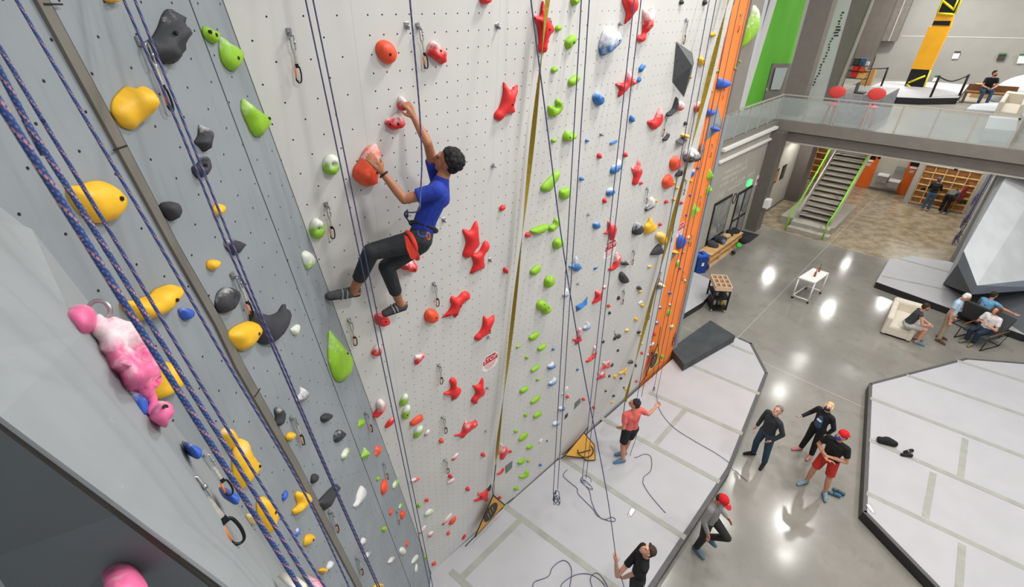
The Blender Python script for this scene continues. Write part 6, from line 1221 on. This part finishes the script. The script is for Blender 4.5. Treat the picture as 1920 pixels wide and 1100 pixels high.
jk = blob('hanging_backpack', [('c', UV(31.25, .0, 1.3), .09, UV(31.25, -.03, 1.0), .09), ('c', UV(31.25, -.0, .9), .09, UV(31.25, -.03, .7), .08)], .02, cloth('wine_red', (130, 30, 44)), None, 2); tag(jk, 'dark red bag hanging in front of the cubbies', 'bag')
for i, (px, py, l) in enumerate([(1650, 291, 'black spotlight under the soffit above the left orange door'), (1722, 299, 'black spotlight under the soffit near the right orange door'), (1795, 312, 'black spotlight hanging in front of the cubby shelf')]):
    p = onU(px, py, 29.5 if i < 2 else 28.5); q = TB('spotlight', [p + Zv * .1, p - Zv * .18 + U * .12], .07, M_bf, None, 10); tag(q, l, 'spotlight', 'ceiling spotlights'); TB('drop_rod', [p + Zv * .1, Vector((p.x, p.y, 4.31))], .012, M_bf, q, 6)
for i, (u_, z_, c_) in enumerate([(23.6, 1.9, (196, 190, 180)), (24.5, 1.9, (176, 96, 50)), (25.5, 1.9, (60, 56, 52))]):
    q = ub('framed_picture', u_, u_ + .5, VD - .1, VD - .07, z_ - .35, z_ + .35, M_bf, kind=None); tag(q, f"{('pale', 'orange', 'dark')[i]} framed picture on the wall left of the stairs", 'picture', 'pictures left of the stairs'); w2 = ub('print', u_ + .07, u_ + .43, VD - .072, VD - .06, z_ - .27, z_ + .27, mat(f'print{i}', c_, .7, .5, 5), kind=None); w2.parent = q; w2.matrix_parent_inverse = q.matrix_world.inverted()
# wall right of the cubbies with hanging ropes
ub('wall_right_far', 24.3, 31.3, .62, .9, 0, 4.3, M_wallg)
for i, (u_, z_) in enumerate(((30.0, 1.1), (27.0, .9), (25.2, .7))):
    P = UV(u_, .5, 0); rope('climbing_rope', [[Vector((P.x, P.y, 4.02)), Vector((P.x, P.y, z_))], [Vector((P.x + .08, P.y, 4.02)), Vector((P.x + .08, P.y, z_))]], R_purple, f"purple rope coil hanging on the far right wall, {('nearest the cubbies', 'middle of three', 'nearest the mat')[i]}", .012, coil=(Vector((P.x, P.y, z_)), .28, .09, 5))
# big grey boulder wall
B0, B1 = onZ(1768, 532, .255), onZ(1990, 668, .255)
T1, P1, Q1 = onZ(1832, 535, 1.5), onZ(1807, 470, 2.25), onZ(1990, 518, 1.3); T2, P2, Q2 = onZ(1822, 552, 1.15), onZ(1795, 495, 1.75), onZ(1990, 540, 1.0)
A1, A2, S1, A0_ = onZ(1905, 298, 4.4), onZ(2010, 240, 4.4), onZ(1990, 282, 4.3), onZ(1893, 288, 4.3)
_pn = (P1 - T1).cross(A1 - T1).normalized(); A2, S1 = hit(2010, 230, T1, _pn), hit(1990, 283, T1, _pn)
bk = -ray(1850, 450).normalized(); bk = Vector((ray(1850, 450).x, ray(1850, 450).y, 0)).normalized()
bm = bmesh.new(); n_ = {k: bm.verts.new(p) for k, p in dict(B0=B0, B1=B1, T1=T1, P1=P1, Q1=Q1, T2=T2, P2=P2, Q2=Q2, A1=A1, A2=A2, S1=S1, A0=A0_, X0=B0 + bk * 2.5, X1=B1 + bk * 3.5, Y0=A0_ + bk * 2.0, Y1=A2 + bk * 3).items()}
def fc(*k, mi=0): f = bm.faces.new([n_[x] for x in k]); f.material_index = mi; return f
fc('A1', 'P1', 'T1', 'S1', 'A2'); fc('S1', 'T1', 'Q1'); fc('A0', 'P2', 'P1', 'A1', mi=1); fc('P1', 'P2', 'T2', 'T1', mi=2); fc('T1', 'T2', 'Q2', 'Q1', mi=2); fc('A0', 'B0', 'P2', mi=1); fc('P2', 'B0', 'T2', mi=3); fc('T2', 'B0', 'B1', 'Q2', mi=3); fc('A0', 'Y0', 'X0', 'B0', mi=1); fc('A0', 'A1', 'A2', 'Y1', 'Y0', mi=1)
bmesh.ops.recalc_face_normals(bm, faces=bm.faces)
bo = bm_obj('wall_boulder', bm, [mat('boulder_pale', (200, 203, 204), .8, .06, 1.5), mat('boulder_side', (178, 184, 188), .8, .05, 1.5), mat('boulder_lip_shaded', (118, 126, 136), .8, .05, 1.5), mat('boulder_kick_shaded', (92, 96, 100), .8, .05, 1.5)], recalc=False); struct(bo)  # face greys carry shade: lip and kick darkened under the overhang
# ---------------------------------------------------------------- upstairs
def vpoly(name, px, v, th, m, **t): return prism(name, [onV(x, y, v) for x, y in px], -V * th, m, **t)
def upoly(name, px, u, th, m, **t): return prism(name, [onU(x, y, u) for x, y in px], U * th, m, **t)
struct(vpoly('wall_green', [(1452, -60), (1470, -60), (1526, -60), (1460, 212), (1391, 212), (1457, 0)], -8.9, .1, M_green)); 
struct(vpoly('trim_white_post', [(1449, 0), (1460, -50), (1470, -50), (1457, 0), (1392, 214), (1385, 214)], -8.8, .1, M_white))
ub('wall_left_upper', 8, 22.0, -9.2, -9.0, ZD, 13, M_steel); ub('wall_upper_back_left', 24.9, 41, -9.2, -9.0, ZD, 13, M_wallg)
d = vpoly('door_5', [(1449, 119), (1490, 119), (1466, 205), (1427, 205)], -8.86, .05, M_steel); struct(d)
q = vpoly('door_glass', [(1455, 127), (1477, 127), (1463, 168), (1445, 168)], -8.80, .02, mat('frosted_pane', (186, 200, 200), .3, .03)); q.parent = d
q = TB('door_handle', [onV(1437.5, 166, -8.75), onV(1437.5, 171, -8.75)], .035, M_white, d, 6)
ub('column_upper', 24.0, 24.62, -7.25, -6.4, ZD, 14, M_steel)
struct(upoly('wall_white_chart', [(1573, -40), (1606, -40), (1541, 192), (1503, 192)], 29.2, .4, mat('chart_white', (214, 214, 214), .7, .03, 2)))
rr = random.Random(9); mk = None
for i in range(26):
    t = i / 25; x, y = 1579 - t * 54 + rr.uniform(-2, 2), 22 + t * 136; w_ = rr.choice((3, 4, 9)) if i < 10 else 3
    q = upoly('chart_mark', [(x, y), (x + w_, y - .3), (x + w_ - .8, y + (2.2 if i % 3 else 3.5)), (x - .8, y + 2.5)], 29.18, .015, M_tagd)
    if mk is None: mk = q; tag(mk, 'column of small dark marks on the tall white panel upstairs', 'markings')
    else: q.parent = mk
struct(upoly('column_grey_1', [(1606, -40), (1650, -40), (1573, 165), (1567, 192), (1541, 192)], 29.4, .5, M_steel)); pp = upoly('trim_pipe', [(1650, -40), (1654, -40), (1570, 172), (1566, 172)], 29.35, .08, M_steelL); struct(pp)
ub('wall_far', 41.2, 41.4, -12, 9, ZD, 14.5, M_wallg)
struct(upoly('trim_joint_line', [(1690, 67), (1925, 71), (1925, 72), (1690, 68)], 41.18, .01, M_white))
struct(upoly('column_grey_2', [(1652, -40), (1697, -40), (1650, 77), (1630, 128), (1594, 128)], 40.2, .6, M_steelD)); struct(upoly('wall_louvre', [(1697, -40), (1728, -40), (1680, 77), (1650, 77)], 40.6, .3, mat('louvre_grey', (116, 112, 106), .7, .1, 6)))
struct(upoly('trim_louvre', [(1712, -40), (1714, -40), (1667, 77), (1665, 77)], 40.55, .05, M_steelL))
# yellow panel
Y0_ = 35.3; yp = empty('yellow_climbing_panel', onU(1710, 172, Y0_), 'tall leaning yellow and black panel standing on the upstairs mat', 'climbing panel'); YL = yp.location
def yq(name, px, m, u=Y0_, th=.35): return prism(name, [onU(x, y, u) - YL for x, y in px], U * th, m, yp)
yq('black_base', [(1709, 129), (1744, 130), (1728, 172), (1692, 170)], M_bf, 35.3, .45); yq('amber_cover', [(1742, 50), (1781, 52), (1744, 131), (1708, 129)], mat('amber_vinyl', (242, 174, 34), .45, .05, 2), 35.25, .5)
yq('black_slot', [(1751, 39), (1783, 39), (1780, 48), (1748, 47)], M_bf, 35.24, .4); yq('amber_band', [(1757, 24), (1788, 26), (1781, 54), (1746, 50)], mat('amber_vinyl', (242, 174, 34), .45, .05, 2), 35.27, .5); yq('black_upper', [(1782, -40), (1818, -40), (1788, 27), (1757, 25)], M_bf, 35.3, .45)
for a, b in (((1758, 25), (1790, 27)), ((1768, 2), (1787, 17)), ((1798, -4), (1787, 20)), ((1757, 25), (1785, -40)), ((1790, 27), (1820, -40)), ((1703, 155), (1735, 142)), ((1700, 158), (1716, 172)), ((1745, 131), (1729, 172))):
    p, q = onU(*a, 35.22) - YL, onU(*b, 35.22) - YL; TB('yellow_bar', [p, q], .05, mat('bright_yellow', (240, 226, 50), .5, .03), yp, 4)
# upstairs mat, posts, person, boxes
M5 = pad('landing_mat', [onZ(x, y, 5.15) for x, y in [(1684, 182), (1732, 184), (1797, 183), (1817, 159), (1760, 154), (1655, 152), (1616, 170), (1640, 174)]], .3, 'pale mat around the foot of the yellow panel upstairs'); M5.location.z = ZD
post_m = M_bf
for i, (x, y) in enumerate([(1739, 194), (1793, 191), (1648, 172)]):
    p = onZ(x, y, ZD + .01); r = empty('stanchion', p, f"black stanchion {('left of the two on the front of', 'right of the two on the front of', 'on the left side of')[i]} the upstairs mat", 'stanchion', 'stanchions upstairs'); TB('pole', [(0, 0, 0), (0, 0, 1.25)], .05, M_bf, r, 8); TB('base', [(0, 0, 0), (0, 0, .04)], .2, M_metal, r, 16)
a, b, c = onZ(1739, 194, ZD) + Zv * 1.2, onZ(1793, 191, ZD) + Zv * 1.2, onZ(1648, 172, ZD) + Zv * 1.2
q = TB('barrier_rope', crom([a, a.lerp(b, .5) - Zv * .22, b], 8), .03, M_bf, None, 6); tag(q, 'black barrier rope between the two front stanchions', 'rope'); q = TB('barrier_rope', crom([c, c + Vector((-1.8, -.6, .05)), c + Vector((-3.6, -.6, .1))], 6), .03, M_bf, None, 6); tag(q, 'black barrier rope left of the upstairs mat', 'rope')
pb = onZ(1842, 190, ZD)
J, s, F, Rr = stand(pb + (-F if False else Vector()), 0, -120, 1.9, seat_ov(.5, .08, .14)); J = {k: v_ - Vector((0, 0, 0)) for k, v_ in J.items()}; dlt = onZ(1846, 172, ZD + .55) - J['pel']; dlt.z = 0; J = {k: v_ + dlt for k, v_ in J.items()}
person('bearded person in black sitting on the bench against the upstairs wall', J, s, *hdir(F, Rr, -40, 0), (200, 144, 120), ('black_tee', (24, 25, 27), 'short'), ('mid_jeans', (52, 84, 112), 'long'), ('dark_shoe', (50, 50, 54)), ((40, 30, 26), 'plain'), vox=.016, beard=(40, 30, 26), base=Vector((J['pel'].x, J['pel'].y, ZD)))
bs = J['pel']; bn = empty('bench', Vector((bs.x, bs.y, ZD)), 'brown wooden bench under the seated person upstairs', 'bench'); bu, bv = bs.dot(U), bs.dot(V)
ub('bench_top', bu - .1, bu + .6, bv - .7, bv + 1.1, ZD + .45, ZD + .52, mat('brown_wood', (128, 88, 52), .6, .1), parent=bn); ub('bench_end', bu, bu + .5, bv - .68, bv - .6, ZD, ZD + .45, mat('brown_wood', (128, 88, 52), .6), parent=bn); ub('bench_end', bu, bu + .5, bv + 1.0, bv + 1.08, ZD, ZD + .45, mat('brown_wood', (128, 88, 52), .6), parent=bn); ub('bench_back', bu + .55, bu + .62, bv - .7, bv + 1.1, ZD + .4, ZD + .8, mat('brown_wood', (128, 88, 52), .6), parent=bn)
p = onZ(1834, 183, ZD); q = ub('wooden_box', p.dot(U) - .1, p.dot(U) + .5, p.dot(V) - .35, p.dot(V) + .35, ZD, ZD + .62, mat('plywood_box', (200, 154, 98), .7, .06, 3), kind=None); tag(q, 'tan plywood box standing in front of the upstairs bench', 'box')  # both upstairs boxes are plywood
p = onZ(1618, 160, ZD); q = ub('wooden_box', p.dot(U), p.dot(U) + .5, p.dot(V) - .2, p.dot(V) + .35, ZD, ZD + .9, mat('plywood_box', (200, 154, 98), .7, .06, 3), kind=None); tag(q, 'tan box at the left wall end upstairs', 'box')
for i, (x, y, w_, h_2, m_) in enumerate([(1793, 103, 12, 14, M_sw), (1878, 107, 15, 14, M_tagd), (1916, 110, 14, 18, M_sw), (1755, 147, 10, 11, M_sw)]):
    q = upoly('wall_poster', [(x - w_ / 2 + 3, y - h_2 / 2), (x + w_ / 2 + 3, y - h_2 / 2), (x + w_ / 2 - 3, y + h_2 / 2), (x - w_ / 2 - 3, y + h_2 / 2)], 41.1, .04, m_); tag(q, ['white notice on the far wall right of the yellow panel', 'dark grey notice on the far wall above the seated person', 'white poster at the right edge of the far wall', 'small white notice low beside the yellow panel'][i], 'poster', 'notices on the far wall')
    q2 = upoly('header_strip', [(x - w_ / 2 + 3, y - h_2 / 2), (x + w_ / 2 + 3, y - h_2 / 2), (x + w_ / 2 + 2, y - h_2 / 2 + 3), (x - w_ / 2 + 2, y - h_2 / 2 + 3)], 41.06, .03, mat('notice_green', (50, 110, 50), .6) if i else M_tagd); q2.parent = q
# white boulder, mat, sofa upstairs
p = [onZ(1812, 204, 5.0), onZ(1823, 195, 5.0), onZ(1885, 190, 5.0), onZ(1960, 200, 5.0), onZ(1960, 232, 5.0), onZ(1900, 211, 5.0)]; q = prism('landing_mat', p, Vector((0, 0, -.13)), mat('upstairs_white_mat', (206, 208, 212), .6, .03)); tag(q, 'thin white mat in front of the white boulder upstairs', 'mat')
bl = blob('white_boulder', [('e', onZ(1925, 192, ZD) + Zv * .3, (1.5, 1.4, 1.0)), ('e', onZ(1950, 190, ZD) + Zv * .3, (1.7, 1.6, 1.1))], .12, mat('boulder_white', (220, 224, 230), .7, .03, 1), None, 4); [setattr(v_.co, 'z', max(v_.co.z, ZD + .01)) for v_ in bl.data.vertices]; tag(bl, 'rounded white boulder at the right edge upstairs', 'boulder')
M_cream = mat('cream_sofa', (216, 208, 192), .7, .03, 3)
def sofa(o_, a, b, hh, label, cat='sofa', mm=None):
    m_ = mm or M_cream; r = empty('sofa', o_, label, cat); la, lb = a.length, b.length; M = Matrix((a.normalized(), b.normalized(), Zv)).transposed().to_4x4()
    for nm, c, s_ in (('seat', (la / 2, lb / 2, hh * .28 + .03), (la * .98, lb * .98, hh * .5)), ('armrest', (la / 2, lb * .09, hh * .52 + .02), (la, lb * .18, hh * .98)), ('armrest', (la / 2, lb * .91, hh * .52 + .02), (la, lb * .18, hh * .98)), ('backrest', (la * .1, lb / 2, hh * .54 + .02), (la * .2, lb * .99, hh * 1.0))):
        BX(nm, c, s_, m_, r, None, .03).data.transform(M)
    BX('plinth', (la / 2, lb / 2, .02), (la * .94, lb * .96, .04), M_bf, r).data.transform(M)
    return r
a0, a1, a2 = onZ(1649, 625, 0), onZ(1705, 643, 0), onZ(1649, 625, 0) + (onZ(1677, 560, .62) - onZ(1662, 598.5, .62))
sofa(a2, (a0 - a2), (a1 - a0), .62, 'cream white square armchair at the edge of the grey mat', 'armchair')
z0_ = ZD; s0, s1_, s2 = onZ(1855, 228, z0_), onZ(1903, 236, z0_), onZ(1870, 205, z0_); sofa(s0 + (s2 - s0), s0 - s2, s1_ - s0, .75, 'cream white square armchair on the upper floor behind the railing', 'armchair')
s0, s1_, s2 = onZ(1835, 262, z0_), onZ(1893, 268, z0_), onZ(1846, 236, z0_); q = prism('ottoman', [s0, s1_, s1_ + (s2 - s0), s2], Zv * .4, mat('pale_grey_vinyl', (196, 200, 202), .5, .03)); tag(q, 'pale grey flat ottoman behind the balcony glass', 'ottoman')
# reception counter upstairs
ct = empty('reception_counter', UV(25, -4.6, ZD), 'corrugated metal reception counter behind the balcony railing', 'counter')
p0, p1 = onZ(1553, 229, ZD) + Zv * 1.08, onZ(1640, 234, ZD) + Zv * 1.08; p2, p3 = p1 + U * 2.6, p0 + U * 2.6
for pp_ in ((p0, p1), (p1, p2)):
    a, b = pp_; d = (b - a); nrm = Vector((d.y, -d.x, 0)).normalized(); 
    prism('front_panel', [Vector((q.x, q.y, ZD)) - ct.location for q in (a, b)] + [q - ct.location for q in (b, a)], -nrm * .06, mat('corrugated_steel', (150, 154, 158), .4, .2, 6, metal=.3), ct)
prism('countertop', [q - ct.location for q in (p0, p1, p2, p3)], Zv * .05, mat('counter_grey', (150, 150, 148), .4, .03), ct)
M_redc = mat('red_chair_plastic', (226, 74, 70), .45, .04)
for i, (x, y) in enumerate([(1570, 172), (1644, 176)]):
    c = onZ(x, y, ZD + 1.25); r = empty('stool', Vector((c.x, c.y, ZD)), f"{('left', 'right')[i]} of two round-backed red stools at the reception counter", 'stool', 'red stools upstairs')
    bm = bmesh.new(); _ell(bm, (0, .0, 1.25), (.30, .05, .22), Matrix.Rotation(-.72, 3, 'Z')); bm_obj('backrest', bm, M_redc, r, smooth=True); bm = bmesh.new(); _ell(bm, (0, 0, .78), (.25, .25, .05)); bm_obj('seat', bm, M_redc, r, smooth=True)
    for k in range(4): TB('leg', [(.12 * math.cos(k * 1.57), .12 * math.sin(k * 1.57), .76), (.25 * math.cos(k * 1.57), .25 * math.sin(k * 1.57), 0)], .02, M_redc, r, 6)
    TB('back_post', [(0, .0, .78), (0, .02, 1.1)], .025, M_redc, r, 6)
c = onZ(1613, 174, ZD + 1.14); lp = empty('laptop', c, 'dark laptop on the reception counter', 'laptop'); BX('base', (0, 0, .02), (.5, .34, .03), M_bf, lp).matrix_local = Matrix.Rotation(.75, 4, 'Z'); BX('screen', (0, .17, .2), (.5, .02, .36), M_bf, lp).matrix_local = Matrix.Rotation(.75, 4, 'Z')
for i, (x, y, c_) in enumerate([(1605, 128, (222, 56, 52)), (1614, 131, (226, 100, 50)), (1602, 138, (220, 50, 50)), (1613, 142, (236, 190, 110)), (1606, 116, (60, 66, 60)), (1617, 116, (70, 100, 130)), (1620, 123, (200, 204, 206))]):
    p = onU(x, y, 30.5); q = ub('product_box', 30.5, 30.8, p.dot(V) - .16, p.dot(V) + .16, p.z - .16, p.z + .16, mat(f'prod{i}', c_, .6, .2, 9), kind=None); tag(q, ['red box, upper left of the display upstairs', 'orange box, upper right of the display upstairs', 'red box, lower left of the display upstairs', 'cream box at the bottom right of the display upstairs', 'dark item at the top left of the display upstairs', 'blue item at the top right of the display upstairs', 'white item beside the blue item on the display upstairs'][i], 'box', 'boxes on the display rack')
dr = empty('display_rack', UV(30.65, onU(1609, 128, 30.5).dot(V), ZD), 'dark display rack of small boxes upstairs', 'rack'); dv = onU(1609, 128, 30.5).dot(V); zz = [onU(1609, y, 30.5).z for y in (122.5, 133.5, 147)]
for z_ in zz: ub('rack_shelf', 30.45, 30.85, dv - .5, dv + .5, z_ - .02, z_, M_bf, parent=dr)
for k in (-.5, .48): ub('rack_upright', 30.8, 30.85, dv + k, dv + k + .03, ZD, zz[0] + .4, M_bf, parent=dr)
# ---------------------------------------------------------------- things on the lower floor
# white table
tq = [onZ(x, y, .88) for x, y in [(1497, 519.5), (1525, 502), (1555, 511.5), (1529, 530)]]; c = sum(tq, Vector()) / 4; tb = empty('work_table', Vector((c.x, c.y, 0)), 'white wheeled work table on the open concrete floor', 'table'); L = tb.location
prism('tabletop', [q - L for q in tq], -Zv * .04, M_white, tb)
for i in range(4):
    f = c.lerp(tq[i], .93) - L; TB('leg', [Vector((f.x, f.y, .84)), Vector((f.x, f.y, .08))], .025, M_white, tb, 8); TB('caster', [Vector((f.x - .015, f.y, .045)), Vector((f.x + .015, f.y, .045))], .042, M_bf, tb, 12)
for i, j in ((0, 3), (1, 2), (0, 1)): a, b = c.lerp(tq[i], .93) - L, c.lerp(tq[j], .93) - L; TB('stretcher', [Vector((a.x, a.y, .13)), Vector((b.x, b.y, .13))], .022, M_white, tb, 8)
for i, (x, y) in enumerate([(1527, 518), (1535, 509)]):
    p = onZ(x, y, .882); r = TB('spray_bottle', [p, p + Zv * .16, p + Zv * .19, p + Zv * .27], [.035, .035, .014, .014], mat('amber_bottle', (150, 84, 44), .3, .1), None, 12); tag(r, f"{('amber bottle standing mid table on the white table', 'amber bottle at the far edge of the white table')[i]}", 'bottle', 'bottles on the white table'); TB('nozzle', [p + Zv * .28, p + Zv * .28 + U * .05], .012, M_bf, r, 6)
# cart
cq = [onZ(x, y, 1.02) for x, y in [(1337, 537), (1341, 516), (1366, 517), (1367, 539)]]; c = sum(cq, Vector()) / 4; ct = empty('utility_cart', Vector((c.x, c.y, 0)), 'black utility cart with a wooden compartment tray on top', 'cart'); L = ct.location; a = (cq[3] - cq[0]); b = (cq[1] - cq[0]); M = Matrix((a.normalized(), (Zv.cross(a.normalized())), Zv)).transposed().to_4x4(); la, lb = a.length, b.length
def cb_(nm, c_, s_, m_): BX(nm, c_, s_, m_, ct).data.transform(M)
cb_('shelf', (0, 0, .16), (la, lb, .05), M_bf); cb_('shelf', (0, 0, .55), (la, lb, .05), M_bf); cb_('shelf', (0, 0, .86), (la, lb, .05), M_bf)
for i in (-1, 1):
    for j in (-1, 1): cb_('post', (i * la * .47, j * lb * .47, .5), (.05, .05, .76), M_bf); q = TB('caster', [Vector((i * la * .42 - .02, j * lb * .42, .06)), Vector((i * la * .42 + .02, j * lb * .42, .06))], .06, M_steelL, ct, 12); q.data.transform(M)
M_tray = mat('pale_wood_tray', (222, 190, 158), .6, .05)
for k in range(4): cb_('tray_divider', (-la / 2 + la * k / 3, 0, .96), (.03, lb, .16), M_tray); cb_('tray_divider', (0, -lb / 2 + lb * k / 3, .96), (la, .03, .16), M_tray)
for i, (px_, pz, c_, l_) in enumerate([(-.12, .22, (196, 180, 174), 'pale jug on the bottom shelf of the cart'), (.02, .22, (120, 124, 130), 'grey container on the bottom shelf of the cart'), (.13, .22, (220, 180, 60), 'yellow bottle on the bottom shelf of the cart'), (-.1, .6, (150, 150, 150), 'grey roll on the middle shelf of the cart')]):
    p = L + M.to_3x3() @ Vector((px_, -lb * .25, pz - .03)); q = TB('container', [p, p + Zv * .17, p + Zv * .2], [.05, .05, .025], mat(f'cont{i}', c_, .5), None, 10); tag(q, l_, 'container', 'containers on the cart')
# recycling bin
p = onZ(1308, 508, 0); bu, bv = p.dot(U), p.dot(V); r = empty('recycling_bin', UV(bu, bv, 0), 'blue recycling bin at the end of the wooden bench', 'bin'); M_bin = mat('blue_bin', (30, 62, 140), .5, .05); M_lid = mat('blue_bin_lid', (48, 98, 196), .5, .05)
prism('bin_body', [Vector((a, b, 0)) for a, b in ((-.21, -.2), (.21, -.2), (.21, .2), (-.21, .2))], Zv * .72, M_bin, r); BX('lid', (0, 0, .75), (.48, .46, .08), M_lid, r, None, .02); BX('slot', (0, 0, .792), (.08, .22, .006), M_bf, r); BX('slot', (.0, .07, .793), (.16, .08, .006), M_bf, r); BX('logo', (.02, -.202, .4), (.1, .004, .14), M_sw, r); r.rotation_euler = (0, 0, .2)
# bench with cubby and the stuff on it
bn = empty('storage_bench', UV(18.4, -6.4, 0), 'long plywood storage bench under the window by the blue bin', 'bench')
ub('bench_top', 16.95, 20.0, VD + .05, -6.1, .60, .64, M_wood, parent=bn); ub('mid_shelf', 17, 19.98, VD + .06, -6.12, .32, .35, M_wood, parent=bn); ub('bottom_shelf', 17, 19.98, VD + .06, -6.12, .05, .08, M_wood, parent=bn); ub('back_board', 17, 19.98, VD + .05, VD + .08, .05, .6, M_wood, parent=bn); ub('plinth', 17, 19.98, VD + .1, -6.10, 0, .05, M_steelL, parent=bn)
for u_ in (16.98, 17.9, 18.95, 19.97): ub('divider', u_ - .015, u_ + .015, VD + .06, -6.12, .05, .6, M_wood, parent=bn)
for i, (u_, dv, z_, rx, c_, n_2, l_) in enumerate([(17.7, .28, .72, .2, (66, 66, 72), 'jacket', 'dark grey jacket heaped on the near end of the storage bench'), (18.3, .3, .74, .24, (52, 54, 60), 'jacket', 'charcoal jacket heaped mid bench'), (18.2, .45, .80, .14, (96, 116, 150), 'jacket', 'blue-grey garment on top of the heap'), (18.9, .3, .72, .16, (196, 170, 130), 'backpack', 'tan backpack on the storage bench'), (19.3, .3, .74, .18, (38, 36, 40), 'backpack', 'black backpack on the storage bench'), (19.75, .3, .72, .16, (40, 44, 44), 'backpack', 'dark bag at the far end of the storage bench'), (19.75, .75, .34, .17, (30, 30, 30), 'backpack', 'black bag on the floor at the far end of the bench'), (19.35, .78, .3, .13, (70, 200, 70), 'backpack', 'bright green bag leaning on the bench'), (18.9, .78, .14, .1, (30, 32, 34), 'backpack', 'small black bag on the floor before the bench'), (16.75, .45, .52, .2, (120, 30, 34), 'backpack', 'dark red backpack between the bench and the blue bin'), (16.75, .5, .2, .2, (52, 46, 46), 'backpack', 'dark bag under the red backpack')]):
    R = random.Random(i); p = UV(u_, VD + dv, z_); pr_ = [('e', p + Vector((R.uniform(-.5, .5) * rx, R.uniform(-.5, .5) * rx, R.uniform(-.3, .3) * rx)), (rx * R.uniform(.6, .9), rx * R.uniform(.6, .9), rx * .62)) for _ in range(4)]
    q = blob(n_2, pr_, .025, cloth(f'bag{i}', c_), None, 2); tag(q, l_, 'bag' if n_2 == 'backpack' else 'jacket', 'bags and clothes on the bench')
q = prism('doormat', [onZ(x, y, .001) for x, y in [(1371, 446), (1390, 432), (1424, 440), (1403, 456)]], Zv * .012, mat('black_doormat', (44, 46, 46), .9, .1, 20)); tag(q, 'black doormat in front of the glass doors', 'doormat')
# dark lounge chairs
def lounge(pos, F, Rr, label):
    r = empty('lounge_chair', Vector((pos.x, pos.y, 0)), label, 'chair', 'dark lounge chairs'); M = Matrix((Rr, F, Zv)).transposed().to_4x4(); m_ = mat('charcoal_upholstery', (64, 66, 68), .85, .08, 20)
    for nm, c_, s_, rx in (('seat', (0, .10, .36), (.66, .66, .07), .1), ('backrest', (0, -.34, .66), (.66, .07, .66), .38)):
        q = BX(nm, (0, 0, 0), s_, m_, r, None, .015); q.data.transform(M @ Matrix.Translation(c_) @ Matrix.Rotation(rx, 4, 'X'))
    for x in (-.36, .36): q = TB('leg_frame', crom([(x, .42, .40), (x, .46, .02), (x, -.36, .02), (x, -.48, .42), (x, -.1, .40)], 1), .014, M_bf, r, 6); q.data.transform(M); q = TB('armrest', [(x, .4, .52), (x, -.42, .56)], .016, mat('brown_wood', (128, 88, 52), .6), r, 6); q.data.transform(M)
    q = TB('crossbar', [(-.36, -.36, .02), (.36, -.36, .02)], .012, M_bf, r, 6); q.data.transform(M); return r
lounge(SEAT1[0], SEAT1[1], SEAT1[2], 'dark lounge chair under the person in the white t-shirt'); lounge(SEAT2[0], SEAT2[1], SEAT2[2], 'dark lounge chair under the person in tie-dye')
# bag and shoes
p = onZ(1661, 832, ZM); q = blob('belt_bag', [('c', p + Vector((-.12, .05, .07)), .07, p + Vector((.13, -.05, .07)), .075), ('c', p + Vector((-.1, .1, .06)), .06, p + Vector((.14, .02, .06)), .06), ('e', p + Vector((0, .03, .12)), (.12, .08, .05))], .012, cloth('bag_black', (28, 28, 30)), None, 2); tag(q, 'black zipped bag lying on the lower right mat', 'bag')
def shoes(p, ang, c1, c2, label):
    r = empty('climbing_shoe', p, label, 'shoes')
    M = Matrix.Rotation(ang, 4, 'Z')
    o = blob('shoe_body', [('c', p + M @ Vector((-.09, 0, .04)), .036, p + M @ Vector((.08, 0, .035)), .038), ('c', p + M @ Vector((-.09, 0, .06)), .036, p + M @ Vector((-.02, 0, .06)), .034)], .008, cloth('cs' + label[:5], c1), r, 2)
    for k in (-.03, .02): TB('strap', [M @ Vector((k, -.04, .05)), M @ Vector((k, 0, .082)), M @ Vector((k, .04, .05))], .008, cloth('cs2' + label[:5], c2), r, 6)
    return r
p = onZ(1698, 855, ZM); shoes(p, 2.9, (34, 34, 36), (90, 40, 44), 'left black shoe of the pair on the lower right mat'); shoes(p + Vector((.12, .1, 0)), 3.3, (30, 30, 32), (200, 200, 200), 'right black shoe of the pair on the lower right mat')
p = onZ(1563, 928, 0); shoes(p, 2.6, (70, 110, 130), (30, 32, 36), 'nearer blue-grey climbing shoe by the person with crossed arms'); shoes(p + Vector((.13, .06, 0)), 2.3, (74, 100, 112), (40, 44, 48), 'further blue-grey climbing shoe by the person with crossed arms')
# window wall beyond the frame so the hall is closed on the right and behind
